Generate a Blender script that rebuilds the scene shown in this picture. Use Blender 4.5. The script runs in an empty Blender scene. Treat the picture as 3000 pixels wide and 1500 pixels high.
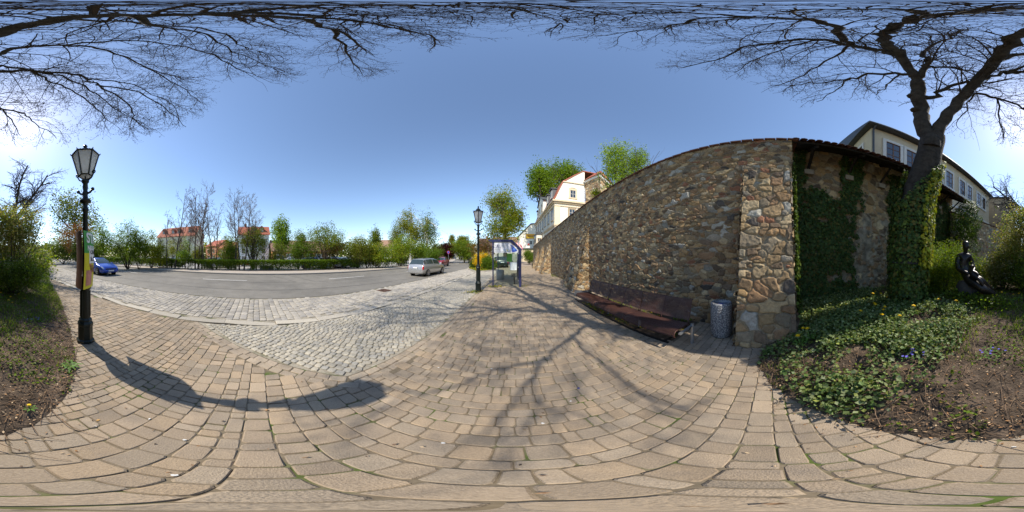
import bpy, math, random
import numpy as np
from mathutils import Vector, Matrix
R = math.radians
sc = bpy.context.scene
C = sc.collection

# ------------------------------------------------------------------ camera, world, sun
H = 1.6
cd = bpy.data.cameras.new("camera"); cam = bpy.data.objects.new("camera", cd); C.objects.link(cam)
cd.type = 'PANO'
try: cd.panorama_type = 'EQUIRECTANGULAR'
except Exception: pass
try: cd.cycles.panorama_type = 'EQUIRECTANGULAR'
except Exception: pass
cd.clip_start = 0.02; cd.clip_end = 3000
cam.location = (0, 0, H); cam.rotation_euler = (R(90), 0, 0)
sc.camera = cam
SUN_AZ, SUN_EL = -176.0, 47.5
w = bpy.data.worlds.new("World"); sc.world = w; w.use_nodes = True
nt = w.node_tree; bg = nt.nodes['Background']
sky = nt.nodes.new('ShaderNodeTexSky'); sky.sky_type = 'NISHITA'; sky.sun_disc = False
sky.sun_elevation = R(SUN_EL); sky.sun_rotation = R(SUN_AZ)
sky.altitude = 200; sky.air_density = 1.0; sky.dust_density = 0.3; sky.ozone_density = 1.9
nt.links.new(sky.outputs[0], bg.inputs[0]); bg.inputs[1].default_value = 0.15
sd = bpy.data.lights.new("sun", 'SUN'); sd.energy = 3.7; sd.angle = R(0.55); sd.color = (1.0, 0.93, 0.82)
sun = bpy.data.objects.new("sun", sd); C.objects.link(sun)
sv = Vector((math.sin(R(SUN_AZ))*math.cos(R(SUN_EL)), math.cos(R(SUN_AZ))*math.cos(R(SUN_EL)), math.sin(R(SUN_EL))))
sun.rotation_euler = sv.to_track_quat('Z', 'Y').to_euler()
sc.view_settings.view_transform = 'Standard'; sc.view_settings.look = 'None'
sc.view_settings.exposure = 0.71; sc.view_settings.gamma = 1.0
sc.cycles.max_bounces = 6; sc.cycles.transparent_max_bounces = 12

# ------------------------------------------------------------------ helpers
def P(u, v, d):
    a = R((u-1500)*.12); e = R((750-v)*.12)
    return Vector((d*math.sin(a), d*math.cos(a), H+d*math.tan(e)))
def PZ(u, v, z):
    e = R((750-v)*.12); return P(u, v, (z-H)/math.tan(e))
def G(u, d, z=0.0):
    a = R((u-1500)*.12); return Vector((d*math.sin(a), d*math.cos(a), z))

def tag(o, label=None, cat=None, group=None, kind=None):
    if label: o['label'] = label
    if cat: o['category'] = cat
    if group: o['group'] = group
    if kind: o['kind'] = kind
    return o
def thing(name, label, cat, loc=(0, 0, 0), rotz=0.0, group=None):
    o = bpy.data.objects.new(name, None); C.objects.link(o); o.empty_display_size = .2
    o.location = loc; o.rotation_euler = (0, 0, rotz)
    return tag(o, label, cat, group)
def par(o, p, world=False):
    if p is not None:
        o.parent = p
        if world:
            m = Matrix.Translation(p.location) @ p.rotation_euler.to_matrix().to_4x4()
            o.matrix_parent_inverse = m.inverted()
    return o
def copy_tree(o, parent=None):
    c = o.copy(); C.objects.link(c)
    if parent: c.parent = parent
    for ch in list(o.children): copy_tree(ch, c)
    return c
def np_mesh(name, V, polys, mat, parent=None, col=None, smooth=False, world=False):
    """V (N,3); polys: list of int arrays (M,k)"""
    V = np.asarray(V, dtype=np.float32)
    polys = [np.asarray(p, dtype=np.int32) for p in polys if len(p)]
    me = bpy.data.meshes.new(name)
    nl = sum(p.size for p in polys); nf = sum(len(p) for p in polys)
    me.vertices.add(len(V)); me.vertices.foreach_set('co', V.ravel())
    me.loops.add(nl); me.loops.foreach_set('vertex_index', np.concatenate([p.ravel() for p in polys]))
    sizes = np.concatenate([np.full(len(p), p.shape[1], dtype=np.int32) for p in polys])
    starts = np.zeros(nf, dtype=np.int32); starts[1:] = np.cumsum(sizes)[:-1]
    me.polygons.add(nf); me.polygons.foreach_set('loop_start', starts)
    try: me.polygons.foreach_set('loop_total', sizes)
    except Exception: pass
    me.polygons.foreach_set('use_smooth', np.full(nf, bool(smooth)))
    if col is not None:
        a = me.color_attributes.new('Col', 'FLOAT_COLOR', 'POINT')
        cc = np.ones((len(V), 4), dtype=np.float32); cc[:, :3] = col
        a.data.foreach_set('color', cc.ravel())
    me.update(calc_edges=True)
    if mat: me.materials.append(mat)
    o = bpy.data.objects.new(name, me); C.objects.link(o)
    par(o, parent, world)
    return o

class MB:
    def __init__(s): s.v = []; s.f = []; s.n = 0
    def add(s, vs, fs):
        b = s.n; s.v += [tuple(p) for p in vs]; s.n += len(vs)
        s.f += [tuple(i+b for i in f) for f in fs]; return s
    def box(s, x0, x1, y0, y1, z0, z1, M=None):
        vs = [Vector(p) for p in ((x0,y0,z0),(x1,y0,z0),(x1,y1,z0),(x0,y1,z0),(x0,y0,z1),(x1,y0,z1),(x1,y1,z1),(x0,y1,z1))]
        if M is not None: vs = [M @ p for p in vs]
        return s.add(vs, [(0,3,2,1),(4,5,6,7),(0,1,5,4),(1,2,6,5),(2,3,7,6),(3,0,4,7)])
    def bbox(s, x0, x1, y0, y1, z0, z1, b=.01, M=None):
        """box with chamfered vertical and top edges"""
        def ring(z, i): return [(x0+b+i*0, y0+i, z), (x1-b, y0+i, z), (x1-i, y0+b, z), (x1-i, y1-b, z), (x1-b, y1-i, z), (x0+b, y1-i, z), (x0+i, y1-b, z), (x0+i, y0+b, z)]
        vs = ring(z0, 0)+ring(z1-b, 0)+[(min(max(p[0], x0+b), x1-b), min(max(p[1], y0+b), y1-b), z1) for p in ring(z1, b)]
        vs = [Vector(p) for p in vs]
        if M is not None: vs = [M @ p for p in vs]
        fs = [tuple(range(7, -1, -1))]
        for k in (0, 8):
            for i in range(8):
                j = (i+1) % 8; fs.append((k+i, k+j, k+8+j, k+8+i))
        fs.append(tuple(range(16, 24)))
        return s.add(vs, fs)
    def prism(s, poly, z0, z1, M=None):
        n = len(poly)
        vs = [Vector((p[0], p[1], z0)) for p in poly]+[Vector((p[0], p[1], z1)) for p in poly]
        if M is not None: vs = [M @ p for p in vs]
        return s.add(vs, [tuple(range(n-1, -1, -1)), tuple(range(n, 2*n))]+[(i, (i+1) % n, n+(i+1) % n, n+i) for i in range(n)])
    def tube(s, pts, r, n=8, cap=True):
        pts = [Vector(p) for p in pts]; m = len(pts)
        if not hasattr(r, '__len__'): r = [r]*m
        t0 = (pts[1]-pts[0]).normalized(); up = Vector((0, 0, 1)) if abs(t0.z) < .9 else Vector((1, 0, 0))
        a = t0.cross(up).normalized(); vs = []
        for i in range(m):
            t = (pts[min(i+1, m-1)]-pts[max(i-1, 0)]).normalized()
            a = (a-t*a.dot(t)).normalized(); b = t.cross(a)
            for k in range(n):
                q = 2*math.pi*k/n; vs.append(pts[i]+(a*math.cos(q)+b*math.sin(q))*r[i])
        fs = [(i*n+k, i*n+(k+1) % n, (i+1)*n+(k+1) % n, (i+1)*n+k) for i in range(m-1) for k in range(n)]
        if cap: fs += [tuple(range(n-1, -1, -1)), tuple((m-1)*n+k for k in range(n))]
        return s.add(vs, fs)
    def lathe(s, prof, n=16, c=(0, 0, 0), ph=0.0, M=None):
        vs = []; m = len(prof)
        for r_, z in prof:
            for k in range(n):
                q = 2*math.pi*k/n+ph; vs.append(Vector((c[0]+r_*math.cos(q), c[1]+r_*math.sin(q), c[2]+z)))
        if M is not None: vs = [M @ p for p in vs]
        fs = [(i*n+k, i*n+(k+1) % n, (i+1)*n+(k+1) % n, (i+1)*n+k) for i in range(m-1) for k in range(n)]
        fs += [tuple(range(n-1, -1, -1)), tuple((m-1)*n+k for k in range(n))]
        return s.add(vs, fs)
    def sphere(s, c, r, n=10, m=7):
        rz = r if not hasattr(r, '__len__') else r[2]; rx = r if not hasattr(r, '__len__') else r[0]; ry = rx if not hasattr(r, '__len__') else r[1]
        vs = []
        for i in range(m+1):
            e = -math.pi/2+math.pi*i/m
            for k in range(n):
                q = 2*math.pi*k/n; vs.append((c[0]+rx*math.cos(e)*math.cos(q), c[1]+ry*math.cos(e)*math.sin(q), c[2]+rz*math.sin(e)))
        return s.add(vs, [(i*n+k, i*n+(k+1) % n, (i+1)*n+(k+1) % n, (i+1)*n+k) for i in range(m) for k in range(n)])
    def quad(s, a, b, c, d): return s.add([a, b, c, d], [(0, 1, 2, 3)])
    def build(s, name, mat, parent=None, smooth=False, world=False, bevel=0):
        me = bpy.data.meshes.new(name); me.from_pydata([tuple(p) for p in s.v], [], s.f); me.update()
        if smooth: me.polygons.foreach_set('use_smooth', [True]*len(me.polygons))
        if mat: me.materials.append(mat)
        o = bpy.data.objects.new(name, me); C.objects.link(o); par(o, parent, world)
        if bevel:
            b = o.modifiers.new('b', 'BEVEL'); b.width = bevel; b.segments = 2; b.limit_method = 'ANGLE'
        return o

def vnoise(x, y, seed=0):
    xi = np.floor(x).astype(np.int64); yi = np.floor(y).astype(np.int64); fx = x-xi; fy = y-yi
    fx = fx*fx*(3-2*fx); fy = fy*fy*(3-2*fy)
    h = lambda a, b: hsh(a, b, seed)
    return (h(xi, yi)*(1-fx)+h(xi+1, yi)*fx)*(1-fy)+(h(xi, yi+1)*(1-fx)+h(xi+1, yi+1)*fx)*fy
def hsh(a, b, s=0):
    n = (np.asarray(a, dtype=np.int64)*374761393+np.asarray(b, dtype=np.int64)*668265263+s*974634777) & 0xffffffff
    n = ((n ^ (n >> 13))*1274126177) & 0xffffffff
    n = ((n ^ (n >> 16))*2246822519) & 0xffffffff
    return ((n ^ (n >> 15)) & 0xffffff)/float(0xffffff)
def fbm(x, y, seed=0, o=4):
    t = 0; a = .5
    for k in range(o): t = t+a*vnoise(x*2**k, y*2**k, seed+k*7); a *= .5
    return t/(1-.5**o)

# ------------------------------------------------------------------ materials
def mat(name, col, rough=.7, metal=0, var=.15, scale=6, bump=.0, bscale=60, attr=False, spec=.3, coat=0, warp=None, col2=None, m2=(.45, .6), s2=2):
    m = bpy.data.materials.new(name); m.use_nodes = True; t = m.node_tree; b = t.nodes['Principled BSDF']
    N = t.nodes.new; L = t.links.new
    b.inputs['Roughness'].default_value = rough; b.inputs['Metallic'].default_value = metal
    b.inputs['Specular IOR Level'].default_value = spec
    if coat: b.inputs['Coat Weight'].default_value = coat; b.inputs['Coat Roughness'].default_value = .05
    tc = N('ShaderNodeTexCoord')
    if attr:
        a = N('ShaderNodeAttribute'); a.attribute_name = 'Col'; base = a.outputs['Color']
    else:
        a = N('ShaderNodeRGB'); a.outputs[0].default_value = (*col, 1); base = a.outputs[0]
    if col2 is not None:
        n2 = N('ShaderNodeTexNoise'); n2.inputs['Scale'].default_value = s2; n2.inputs['Detail'].default_value = 5; L(tc.outputs['Object'], n2.inputs['Vector'])
        mr = N('ShaderNodeMapRange'); mr.inputs[1].default_value = m2[0]; mr.inputs[2].default_value = m2[1]; L(n2.outputs[0], mr.inputs[0])
        mx = N('ShaderNodeMix'); mx.data_type = 'RGBA'; L(mr.outputs[0], mx.inputs[0]); L(base, mx.inputs[6]); mx.inputs[7].default_value = (*col2, 1); base = mx.outputs[2]
    if var:
        n = N('ShaderNodeTexNoise'); n.inputs['Scale'].default_value = scale; n.inputs['Detail'].default_value = 6; n.inputs['Roughness'].default_value = .65
        L(tc.outputs['Object'], n.inputs['Vector'])
        r_ = N('ShaderNodeMapRange'); r_.inputs[1].default_value = .3; r_.inputs[2].default_value = .7; r_.inputs[3].default_value = 1-var; r_.inputs[4].default_value = 1+var
        L(n.outputs[0], r_.inputs[0])
        mx = N('ShaderNodeVectorMath'); mx.operation = 'SCALE'; L(base, mx.inputs[0]); L(r_.outputs[0], mx.inputs['Scale']); base = mx.outputs[0]
    L(base, b.inputs['Base Color'])
    if bump:
        n = N('ShaderNodeTexNoise'); n.inputs['Scale'].default_value = bscale; n.inputs['Detail'].default_value = 6
        L(tc.outputs['Object'], n.inputs['Vector'])
        bp = N('ShaderNodeBump'); bp.inputs['Strength'].default_value = bump; bp.inputs['Distance'].default_value = .02
        L(n.outputs[0], bp.inputs['Height']); L(bp.outputs[0], b.inputs['Normal'])
    return m
def leafmat(name, transl=.4, rough=.45):
    m = bpy.data.materials.new(name); m.use_nodes = True; t = m.node_tree; b = t.nodes['Principled BSDF']; out = t.nodes['Material Output']
    a = t.nodes.new('ShaderNodeAttribute'); a.attribute_name = 'Col'
    b.inputs['Roughness'].default_value = rough; b.inputs['Specular IOR Level'].default_value = .18
    tr = t.nodes.new('ShaderNodeBsdfTranslucent'); mx = t.nodes.new('ShaderNodeMixShader'); mx.inputs[0].default_value = transl
    g = t.nodes.new('ShaderNodeMix'); g.data_type = 'RGBA'; g.blend_type = 'MULTIPLY'; g.inputs[0].default_value = 1; g.inputs[7].default_value = (1.7, 1.75, .6, 1)
    t.links.new(a.outputs['Color'], b.inputs['Base Color']); t.links.new(a.outputs['Color'], g.inputs[6]); t.links.new(g.outputs[2], tr.inputs[0])
    t.links.new(b.outputs[0], mx.inputs[1]); t.links.new(tr.outputs[0], mx.inputs[2]); t.links.new(mx.outputs[0], out.inputs[0])
    return m
def glassmat(name, col=(.02, .025, .03), rough=.05):
    return mat(name, col, rough, 0, 0, spec=.9)
M_leaf = leafmat('leaf_tissue', .45)
M_ivy = leafmat('ivy_leaf_tissue', .25, .5)
M_bark = mat('bark', (.075, .06, .045), .9, var=.4, scale=9, bump=.8, bscale=25)
M_bigbark = mat('dark_bark', (.05, .043, .036), .92, var=.45, scale=7, bump=1.0, bscale=18, spec=.15)
M_twig = mat('twig', (.06, .045, .035), .9, var=.2, spec=.15)
M_stone = mat('rubble_stone', (0, 0, 0), .85, attr=True, var=.22, scale=38, bump=.5, bscale=90)
M_paver = mat('concrete_paver', (0, 0, 0), .88, attr=True, var=.2, scale=110, bump=.4, bscale=160, col2=(.20, .165, .13), m2=(.48, .85), s2=3.5)
M_sett = mat('granite_sett', (0, 0, 0), .8, attr=True, var=.25, scale=90, bump=.3, bscale=140)
M_joint = mat('joint_sand', (.17, .135, .09), .95, var=.3, scale=30, col2=(.075, .105, .022), m2=(.53, .64), s2=2.6)
M_jointg = mat('joint_grit', (.30, .265, .205), .95, var=.3, scale=30, col2=(.12, .12, .06), m2=(.52, .65), s2=2)
M_iron = mat('cast_iron_green', (.012, .018, .016), .38, .3, var=.3, scale=14, bump=.1, bscale=60, spec=.5)
M_black = mat('black', (.01, .01, .011), .5, var=0)
M_rubber = mat('rubber', (.018, .018, .018), .8, var=.1)
M_steel = mat('galvanised_steel', (.42, .44, .46), .45, .8, var=.15)
M_white = mat('white_paint', (.75, .74, .7), .5, var=.04)
M_glassdark = glassmat('window_glass')
M_navy = mat('navy_paint', (.030, .036, .105), .38, .1, var=.1, spec=.5)
M_soil = mat('soil', (.075, .053, .035), .95, var=.5, scale=9, bump=1.0, bscale=40, col2=(.15, .105, .07), m2=(.45, .68), s2=5)
# ------------------------------------------------------------------ plan geometry
rng = np.random.default_rng(7); random.seed(5)
def inpoly(x, y, poly):
    ins = np.zeros(np.shape(x), bool); n = len(poly)
    for i in range(n):
        x0, y0 = poly[i]; x1, y1 = poly[(i+1) % n]
        c = (y0 > y) != (y1 > y)
        with np.errstate(divide='ignore', invalid='ignore'):
            xi = (x1-x0)*(y-y0)/(y1-y0)+x0
        ins ^= c & (x < xi)
    return ins
def pldist(x, y, pl):
    d = np.full(np.shape(x), 1e9)
    for (x0, y0), (x1, y1) in zip(pl[:-1], pl[1:]):
        dx, dy = x1-x0, y1-y0; t = np.clip(((x-x0)*dx+(y-y0)*dy)/(dx*dx+dy*dy), 0, 1)
        d = np.minimum(d, np.hypot(x-x0-t*dx, y-y0-t*dy))
    return d
BED = [(3.6, .02), (2.62, .0), (2.05, .16), (1.55, -.03), (1.06, -.34), (.49, -.62), (0, -.78), (-.24, -.95), (-.6, -1.3), (-1.01, -1.95), (-1.5, -3.3), (-2.17, -5.67), (-3.2, -10.2), (-5, -16), (-9, -30)]
BEDP = BED+[(14, -30), (14, .02)]
def bedz(x, y):
    x = np.asarray(x, float); y = np.asarray(y, float)
    d = pldist(x, y, BED); ins = inpoly(x, y, BEDP)
    rise = .52*(1-np.exp(-np.clip(d-.05, 0, 9)/1.35))
    f = np.clip((x+3.2)/3.2, .25, 1); rise = rise*f
    far = np.clip((-y-5)/6, 0, 1); rise = rise*(1-.75*far)
    n = (fbm(x*2.2+9, y*2.2, 3)-.5)*.12+(fbm(x*9, y*9, 5)-.5)*.05
    n = n*np.clip(d/.4, 0.15, 1)
    return np.where(ins, .012+rise+n, -.06)
def Z(x, y): return float(bedz(np.array([x]), np.array([y]))[0])

def sheet(name, pts, z, m, kind='structure', th=None, label=None):
    mb = MB()
    if th: mb.prism(pts, z-th, z)
    else: mb.add([(p[0], p[1], z) for p in pts], [tuple(range(len(pts)))])
    o = mb.build(name, m); tag(o, label, kind=kind); return o
def strip(name, A, B, z, m, th=None):
    mb = MB()
    n = len(A)
    mb.add([(p[0], p[1], z) for p in A]+[(p[0], p[1], z) for p in B], [(i, i+1, n+i+1, n+i) for i in range(n-1)])
    if th:
        mb.add([(p[0], p[1], z) for p in A]+[(p[0], p[1], z-th) for p in A], [(i+1, i, n+i, n+i+1) for i in range(n-1)])
        mb.add([(p[0], p[1], z) for p in B]+[(p[0], p[1], z-th) for p in B], [(i, i+1, n+i+1, n+i) for i in range(n-1)])
    o = mb.build(name, m); tag(o, kind='structure'); return o
def off(pl, d):
    out = []
    for i, p in enumerate(pl):
        a = Vector(pl[max(i-1, 0)]); b = Vector(pl[min(i+1, len(pl)-1)]); t = (b-a).normalized()
        out.append((p[0]-t.y*d, p[1]+t.x*d))
    return out

M_grass = mat('ground_grass', (.07, .095, .025), .95, var=.45, scale=3, bump=.6, bscale=30, col2=(.13, .11, .05), m2=(.45, .65), s2=.6)
M_lot = mat('pale_asphalt', (.30, .28, .25), .9, var=.15, scale=2, bump=.2, bscale=80)
M_walk = mat('pale_pavement', (.40, .345, .285), .9, var=.12, scale=3, bump=.2, bscale=90)
M_kerb = mat('kerb_stone', (.36, .33, .28), .85, var=.2, scale=12, bump=.3, bscale=70)
M_darkkerb = mat('dark_edging', (.1, .09, .08), .9, var=.2)
# asphalt
M_road = mat('asphalt', (.20, .182, .152), .78, var=.16, scale=1.3, bump=.35, bscale=250, spec=.4, col2=(.15, .137, .115), m2=(.4, .7), s2=.25)
M_tar = mat('tar_seam', (.03, .03, .03), .6, var=.2, scale=40)
M_line = mat('road_paint', (.62, .6, .56), .7, var=.22, scale=25)

g = MB().add([(-500, -500, -.16), (500, -500, -.16), (500, 500, -.16), (-500, 500, -.16)], [(0, 1, 2, 3)]).build('ground', M_grass); tag(g, kind='structure')
near = [(-19, -85), (-14.5, -62), (-11.8, -36.5), (-8.2, -20), (-6.5, -11), (-6.15, -4), (-5.98, 0), (-5.8, 4), (-5.85, 9), (-5.95, 13.5), (-5.75, 21), (-7.6, 34), (-12.5, 50), (-20, 70), (-30, 95)]
far = [(-27, -85), (-21.5, -62), (-18.6, -38), (-16.4, -18), (-14.75, -9.7), (-13.95, -3), (-13.7, 0), (-13.4, 4), (-13.15, 9), (-12.9, 13.5), (-12.5, 21), (-14.2, 36), (-19.5, 54), (-27, 74), (-37, 99)]
strip('road', near, far, 0.0, M_road)
strip('pavement', far, off(far, 2.45), .11, M_walk, th=.2)
strip('kerb', off(far, -.02), off(far, .16), .116, M_kerb, th=.2)
strip('pavement_edging', off(far, 2.45), off(far, 2.62), .17, M_darkkerb, th=.25)
strip('parking_lot', off(far, 3.6), [(-100, -85), (-100, -62), (-100, -38), (-100, -18), (-100, -9), (-100, -3), (-100, 0), (-100, 4), (-100, 9), (-100, 13.5), (-100, 21), (-100, 36), (-100, 54), (-100, 74), (-100, 99)], -.08, M_lot)
strip('verge', off(far, 2.62), off(far, 3.6), .04, M_soil, th=.3)
# gutter tone strips and tar seams
def ribbon(pts, wd, z, m, name):
    return strip(name, off(pts, wd/2), off(pts, -wd/2), z, m)
ribbon([(-8.9, -22), (-8.0, -8), (-7.75, -2.5), (-7.52, .4), (-7.23, 4.2), (-6.75, 9.2), (-6.4, 14)], .035, .004, M_tar, 'tar_seam')
ribbon([(-12.2, -26), (-10.9, -9), (-10.05, -2.5), (-9.75, 1.0), (-9.6, 2.45)], .035, .004, M_tar, 'tar_seam')
ribbon([(-9.35, 3.6), (-9.2, 7), (-8.9, 12), (-8.6, 20)], .035, .004, M_tar, 'tar_seam')
ribbon([(-13.3, 2.6), (-9.35, 3.6)], .03, .005, M_tar, 'tar_seam')
ribbon([(-13.3, 1.2), (-9.6, 2.45)], .03, .005, M_tar, 'tar_seam')
cen = [(a[0]*.42+b[0]*.58, a[1]*.42+b[1]*.58) for a, b in zip(near, far)]
mk = MB()
for y0 in (-40, -31, -22.3, -13, -3.6, 4.9, 13.2, 21.6, 30, 38.5, 47):
    ys = [p[1] for p in cen]; xs = [p[0] for p in cen]
    for k in range(3):
        a, b = y0+k, y0+k+1; xa, xb = np.interp(a, ys, xs), np.interp(b, ys, xs)
        mk.add([(xa-.06, a, .008), (xa+.06, a, .008), (xb+.06, b, .008), (xb-.06, b, .008)], [(0, 1, 2, 3)])
tag(mk.build('road_markings', M_line), kind='structure')
# path foundation sheets (joints)
sheet('path', [(-3.53, -40), (6, -40), (6, 46), (-1.5, 46), (-1.5, .93), (-3.53, -1.32)], -.0045, M_joint)
sheet('lay_by', [(-11.9, -36), (-3.75, -36), (-3.75, 15.8), (-5.7, 21), (-5.9, 21), (-5.95, 13.5), (-5.85, 9), (-5.8, 4), (-5.98, 0), (-6.15, -4), (-6.5, -11), (-8.2, -20)], -.012, M_jointg)
sheet('lay_by', [(-3.53, -1.32), (-1.5, .93), (-1.5, 46), (-1.6, 46), (-3.53, 15.8)], -.014, M_jointg)
# island
M_bedg = mat('planted_soil', (.09, .08, .035), .95, var=.4, scale=8, bump=.8, bscale=40, col2=(.12, .16, .02), m2=(.4, .55), s2=4)
ISL = [(-5.7, 21), (-5.0, 18.6), (-3.57, 15.9), (-2.9, 16.3), (-2.0, 17.6), (-2.0, 21), (-3.0, 27), (-7.4, 33)]
sheet('flower_bed', ISL, .09, M_bedg, th=.2)
ri = ISL[:5]; strip('kerb', ri, off(ri, -.14), .11, M_kerb, th=.2)

# ---------------- stones
def stones(name, mt, centers, sizes, angs, palette, gap=.010, z0=-.02, zt=.004, ch=.018, dome=.0, pvar=.12, kind='structure', rnd=None):
    n = len(centers); c = np.asarray(centers, float); s = np.asarray(sizes, float)/2-gap/2; a = np.asarray(angs, float)
    r = rnd if rnd is not None else np.random.default_rng(n)
    chv = np.clip(ch*(r.random((n, 8))*1.2+.4), .003, .05)
    hx, hy = s[:, 0:1], s[:, 1:2]
    k = chv
    # 8 ring pts per stone
    px = np.stack([-hx[:, 0]+k[:, 0], hx[:, 0]-k[:, 1], hx[:, 0], hx[:, 0], hx[:, 0]-k[:, 4], -hx[:, 0]+k[:, 5], -hx[:, 0], -hx[:, 0]], 1)
    py = np.stack([-hy[:, 0], -hy[:, 0], -hy[:, 0]+k[:, 2], hy[:, 0]-k[:, 3], hy[:, 0], hy[:, 0], hy[:, 0]-k[:, 6], -hy[:, 0]+k[:, 7]], 1)
    px = px+(r.random((n, 8))-.5)*.006; py = py+(r.random((n, 8))-.5)*.006
    ins = 1-.008/np.maximum(.02, np.hypot(px, py)); tx, ty = px*ins, py*ins
    tilt = (r.random((n, 2))-.5)*.012; base = zt+(r.random(n)-.5)*.005
    def rot(x, y): return c[:, 0:1]+x*np.cos(a)[:, None]-y*np.sin(a)[:, None], c[:, 1:2]+x*np.sin(a)[:, None]+y*np.cos(a)[:, None]
    X0, Y0 = rot(px, py); X1, Y1 = rot(tx, ty)
    z1 = base[:, None]+tilt[:, 0:1]*tx/.1+tilt[:, 1:2]*ty/.1*1.0
    V = np.concatenate([np.stack([X0, Y0, np.full_like(X0, z0)], 2), np.stack([X0, Y0, z1-.006], 2), np.stack([X1, Y1, z1], 2)], 1)
    CX, CY = rot(np.zeros((n, 1)), np.zeros((n, 1)))
    V = np.concatenate([V, np.stack([CX, CY, (base+dome)[:, None]], 2)], 1)  # 25 verts
    b = (np.arange(n)*25)[:, None]
    q = []
    for l in (0, 8):
        for i in range(8):
            j = (i+1) % 8; q.append(np.stack([b[:, 0]+l+i, b[:, 0]+l+j, b[:, 0]+l+8+j, b[:, 0]+l+8+i], 1))
    tri = [np.stack([b[:, 0]+16+i, b[:, 0]+16+(i+1) % 8, b[:, 0]+24], 1) for i in range(8)]
    pal = np.array(palette); col = pal[r.integers(0, len(pal), n)]*(1+(r.random((n, 1))-.5)*2*pvar)
    big = fbm(c[:, 0]*.6, c[:, 1]*.6, 11)[:, None]; col = col*(.85+.3*big)
    col = np.repeat(col[:, None, :], 25, 1).reshape(-1, 3)
    o = np_mesh(name, V.reshape(-1, 3), [np.concatenate(q), np.concatenate(tri)], mt, col=col)
    tag(o, kind=kind); return o
def courses(x0, x1, y0, y1, hs, ws, r, jit=.006):
    """running courses along x; returns centers, sizes"""
    cs = []; ss = []; y = y0; k = 0
    while y < y1:
        h = hs[int(r.integers(len(hs)))]; x = x0-r.random()*.2
        while x < x1:
            wv = ws[int(r.integers(len(ws)))]
            cs.append((x+wv/2, y+h/2)); ss.append((wv, h)); x += wv
        y += h; k += 1
    return np.array(cs), np.array(ss)
r1 = np.random.default_rng(3)
c, s = courses(-3.5, 5.0, -12, 26, (.10, .125, .155, .155), (.08, .12, .155, .185), r1)
PATHP = [(-3.44, -40), (6, -40), (6, 46), (-1.42, 46), (-1.42, .88), (-3.44, -1.36)]
# wavy courses
c[:, 1] += .02*np.sin(c[:, 0]*1.7+c[:, 1]*.5); c[:, 0] += .03*np.sin(c[:, 1]*1.1)
shr = .09
edgeL = pldist(c[:, 0], c[:, 1], [(-3.53, -1.32), (-1.5, .93), (-1.5, 46)])
k = inpoly(c[:, 0], c[:, 1], PATHP) & (edgeL > .235) & ((c[:, 0] < 3.55) | (c[:, 1] < 0)) & (bedz(c[:, 0]-.0, c[:, 1]) < .25)
benchbed = (c[:, 0] > 2.24) & (c[:, 0] < 3.5) & (c[:, 1] > 1.55) & (c[:, 1] < 5.3)
k &= ~benchbed
PAL_P = [(.33, .255, .178), (.305, .238, .168), (.35, .272, .19), (.285, .228, .165), (.34, .257, .172), (.31, .248, .18)]
stones('path_paving', M_paver, c[k], s[k], (r1.random(k.sum())-.5)*.03, PAL_P, gap=.0055, rnd=r1, ch=.014)
# border rows
bc = []; bs = []; ba = []
def brow(p, q, offd, ln, wd):
    p = Vector(p); q = Vector(q); t = (q-p).normalized(); n = Vector((t.y, -t.x)); L = (q-p).length; ang = math.atan2(t.y, t.x); x = 0
    while x < L:
        l = ln*random.choice((.8, 1, 1.15)); m = p+t*(x+l/2)+n*offd; bc.append((m.x, m.y)); bs.append((l, wd)); ba.append(ang); x += l
for o_ in (.07, .18): brow((-3.53, -1.32), (-1.5, .93), o_, .19, .112)
for o_ in (.07, .18): brow((-1.5, .93), (-1.5, 26), o_, .19, .112)
stones('path_paving', M_paver, bc, bs, ba, [(.36, .29, .21), (.33, .265, .195)], gap=.008, rnd=r1, ch=.012)
# lay-by big setts
c, s = courses(-9, -3.78, -20, 13, (.155, .17, .185), (.13, .17, .2, .23), r1)
xe = np.interp(c[:, 1], [p[1] for p in near], [p[0] for p in near])
k = (c[:, 0] > xe+.1) & (c[:, 0] < -3.86)
PAL_S = [(.36, .325, .27), (.39, .35, .29), (.33, .30, .255), (.375, .335, .27), (.30, .275, .24)]
stones('lay_by_setts', M_sett, c[k], s[k], (r1.random(k.sum())-.5)*.07, PAL_S, gap=.010, rnd=r1, dome=.008, ch=.022)
c, s = courses(-6, -1.5, 13, 21, (.155, .17, .185), (.13, .17, .2, .23), r1)
xe = np.interp(c[:, 1], [p[1] for p in near], [p[0] for p in near])
k = (c[:, 0] > xe+.1) & (c[:, 0] < -1.62) & ~inpoly(c[:, 0], c[:, 1], ISL)
k &= (c[:, 0] < -3.6) | (c[:, 1] > 15.9)
stones('lay_by_setts', M_sett, c[k], s[k], (r1.random(k.sum())-.5)*.07, PAL_S, gap=.010, rnd=r1, dome=.008, ch=.022)
# small setts in fanned diagonal rows
c, s = courses(-16, 16, -16, 16, (.092, .1, .108), (.085, .095, .105, .115), r1)
c[:, 1] += .10*np.sin(c[:, 0]*1.9)
A = R(38); c = np.stack([c[:, 0]*math.cos(A)-c[:, 1]*math.sin(A)-2.5, c[:, 0]*math.sin(A)+c[:, 1]*math.cos(A)+5.0], 1)
k = inpoly(c[:, 0], c[:, 1], [(-3.5, -1.2), (-1.55, .96), (-1.55, 15.9), (-3.48, 15.9)]) & (pldist(c[:, 0], c[:, 1], [(-3.53, -1.32), (-1.5, .93), (-1.5, 46)]) > .05)
stones('lay_by_setts', M_sett, c[k], s[k], A+(r1.random(k.sum())-.5)*.2, [(.355, .32, .255), (.39, .35, .275), (.335, .305, .25), (.30, .28, .24)], gap=.008, z0=-.012, rnd=r1, dome=.004, ch=.016)
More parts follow.
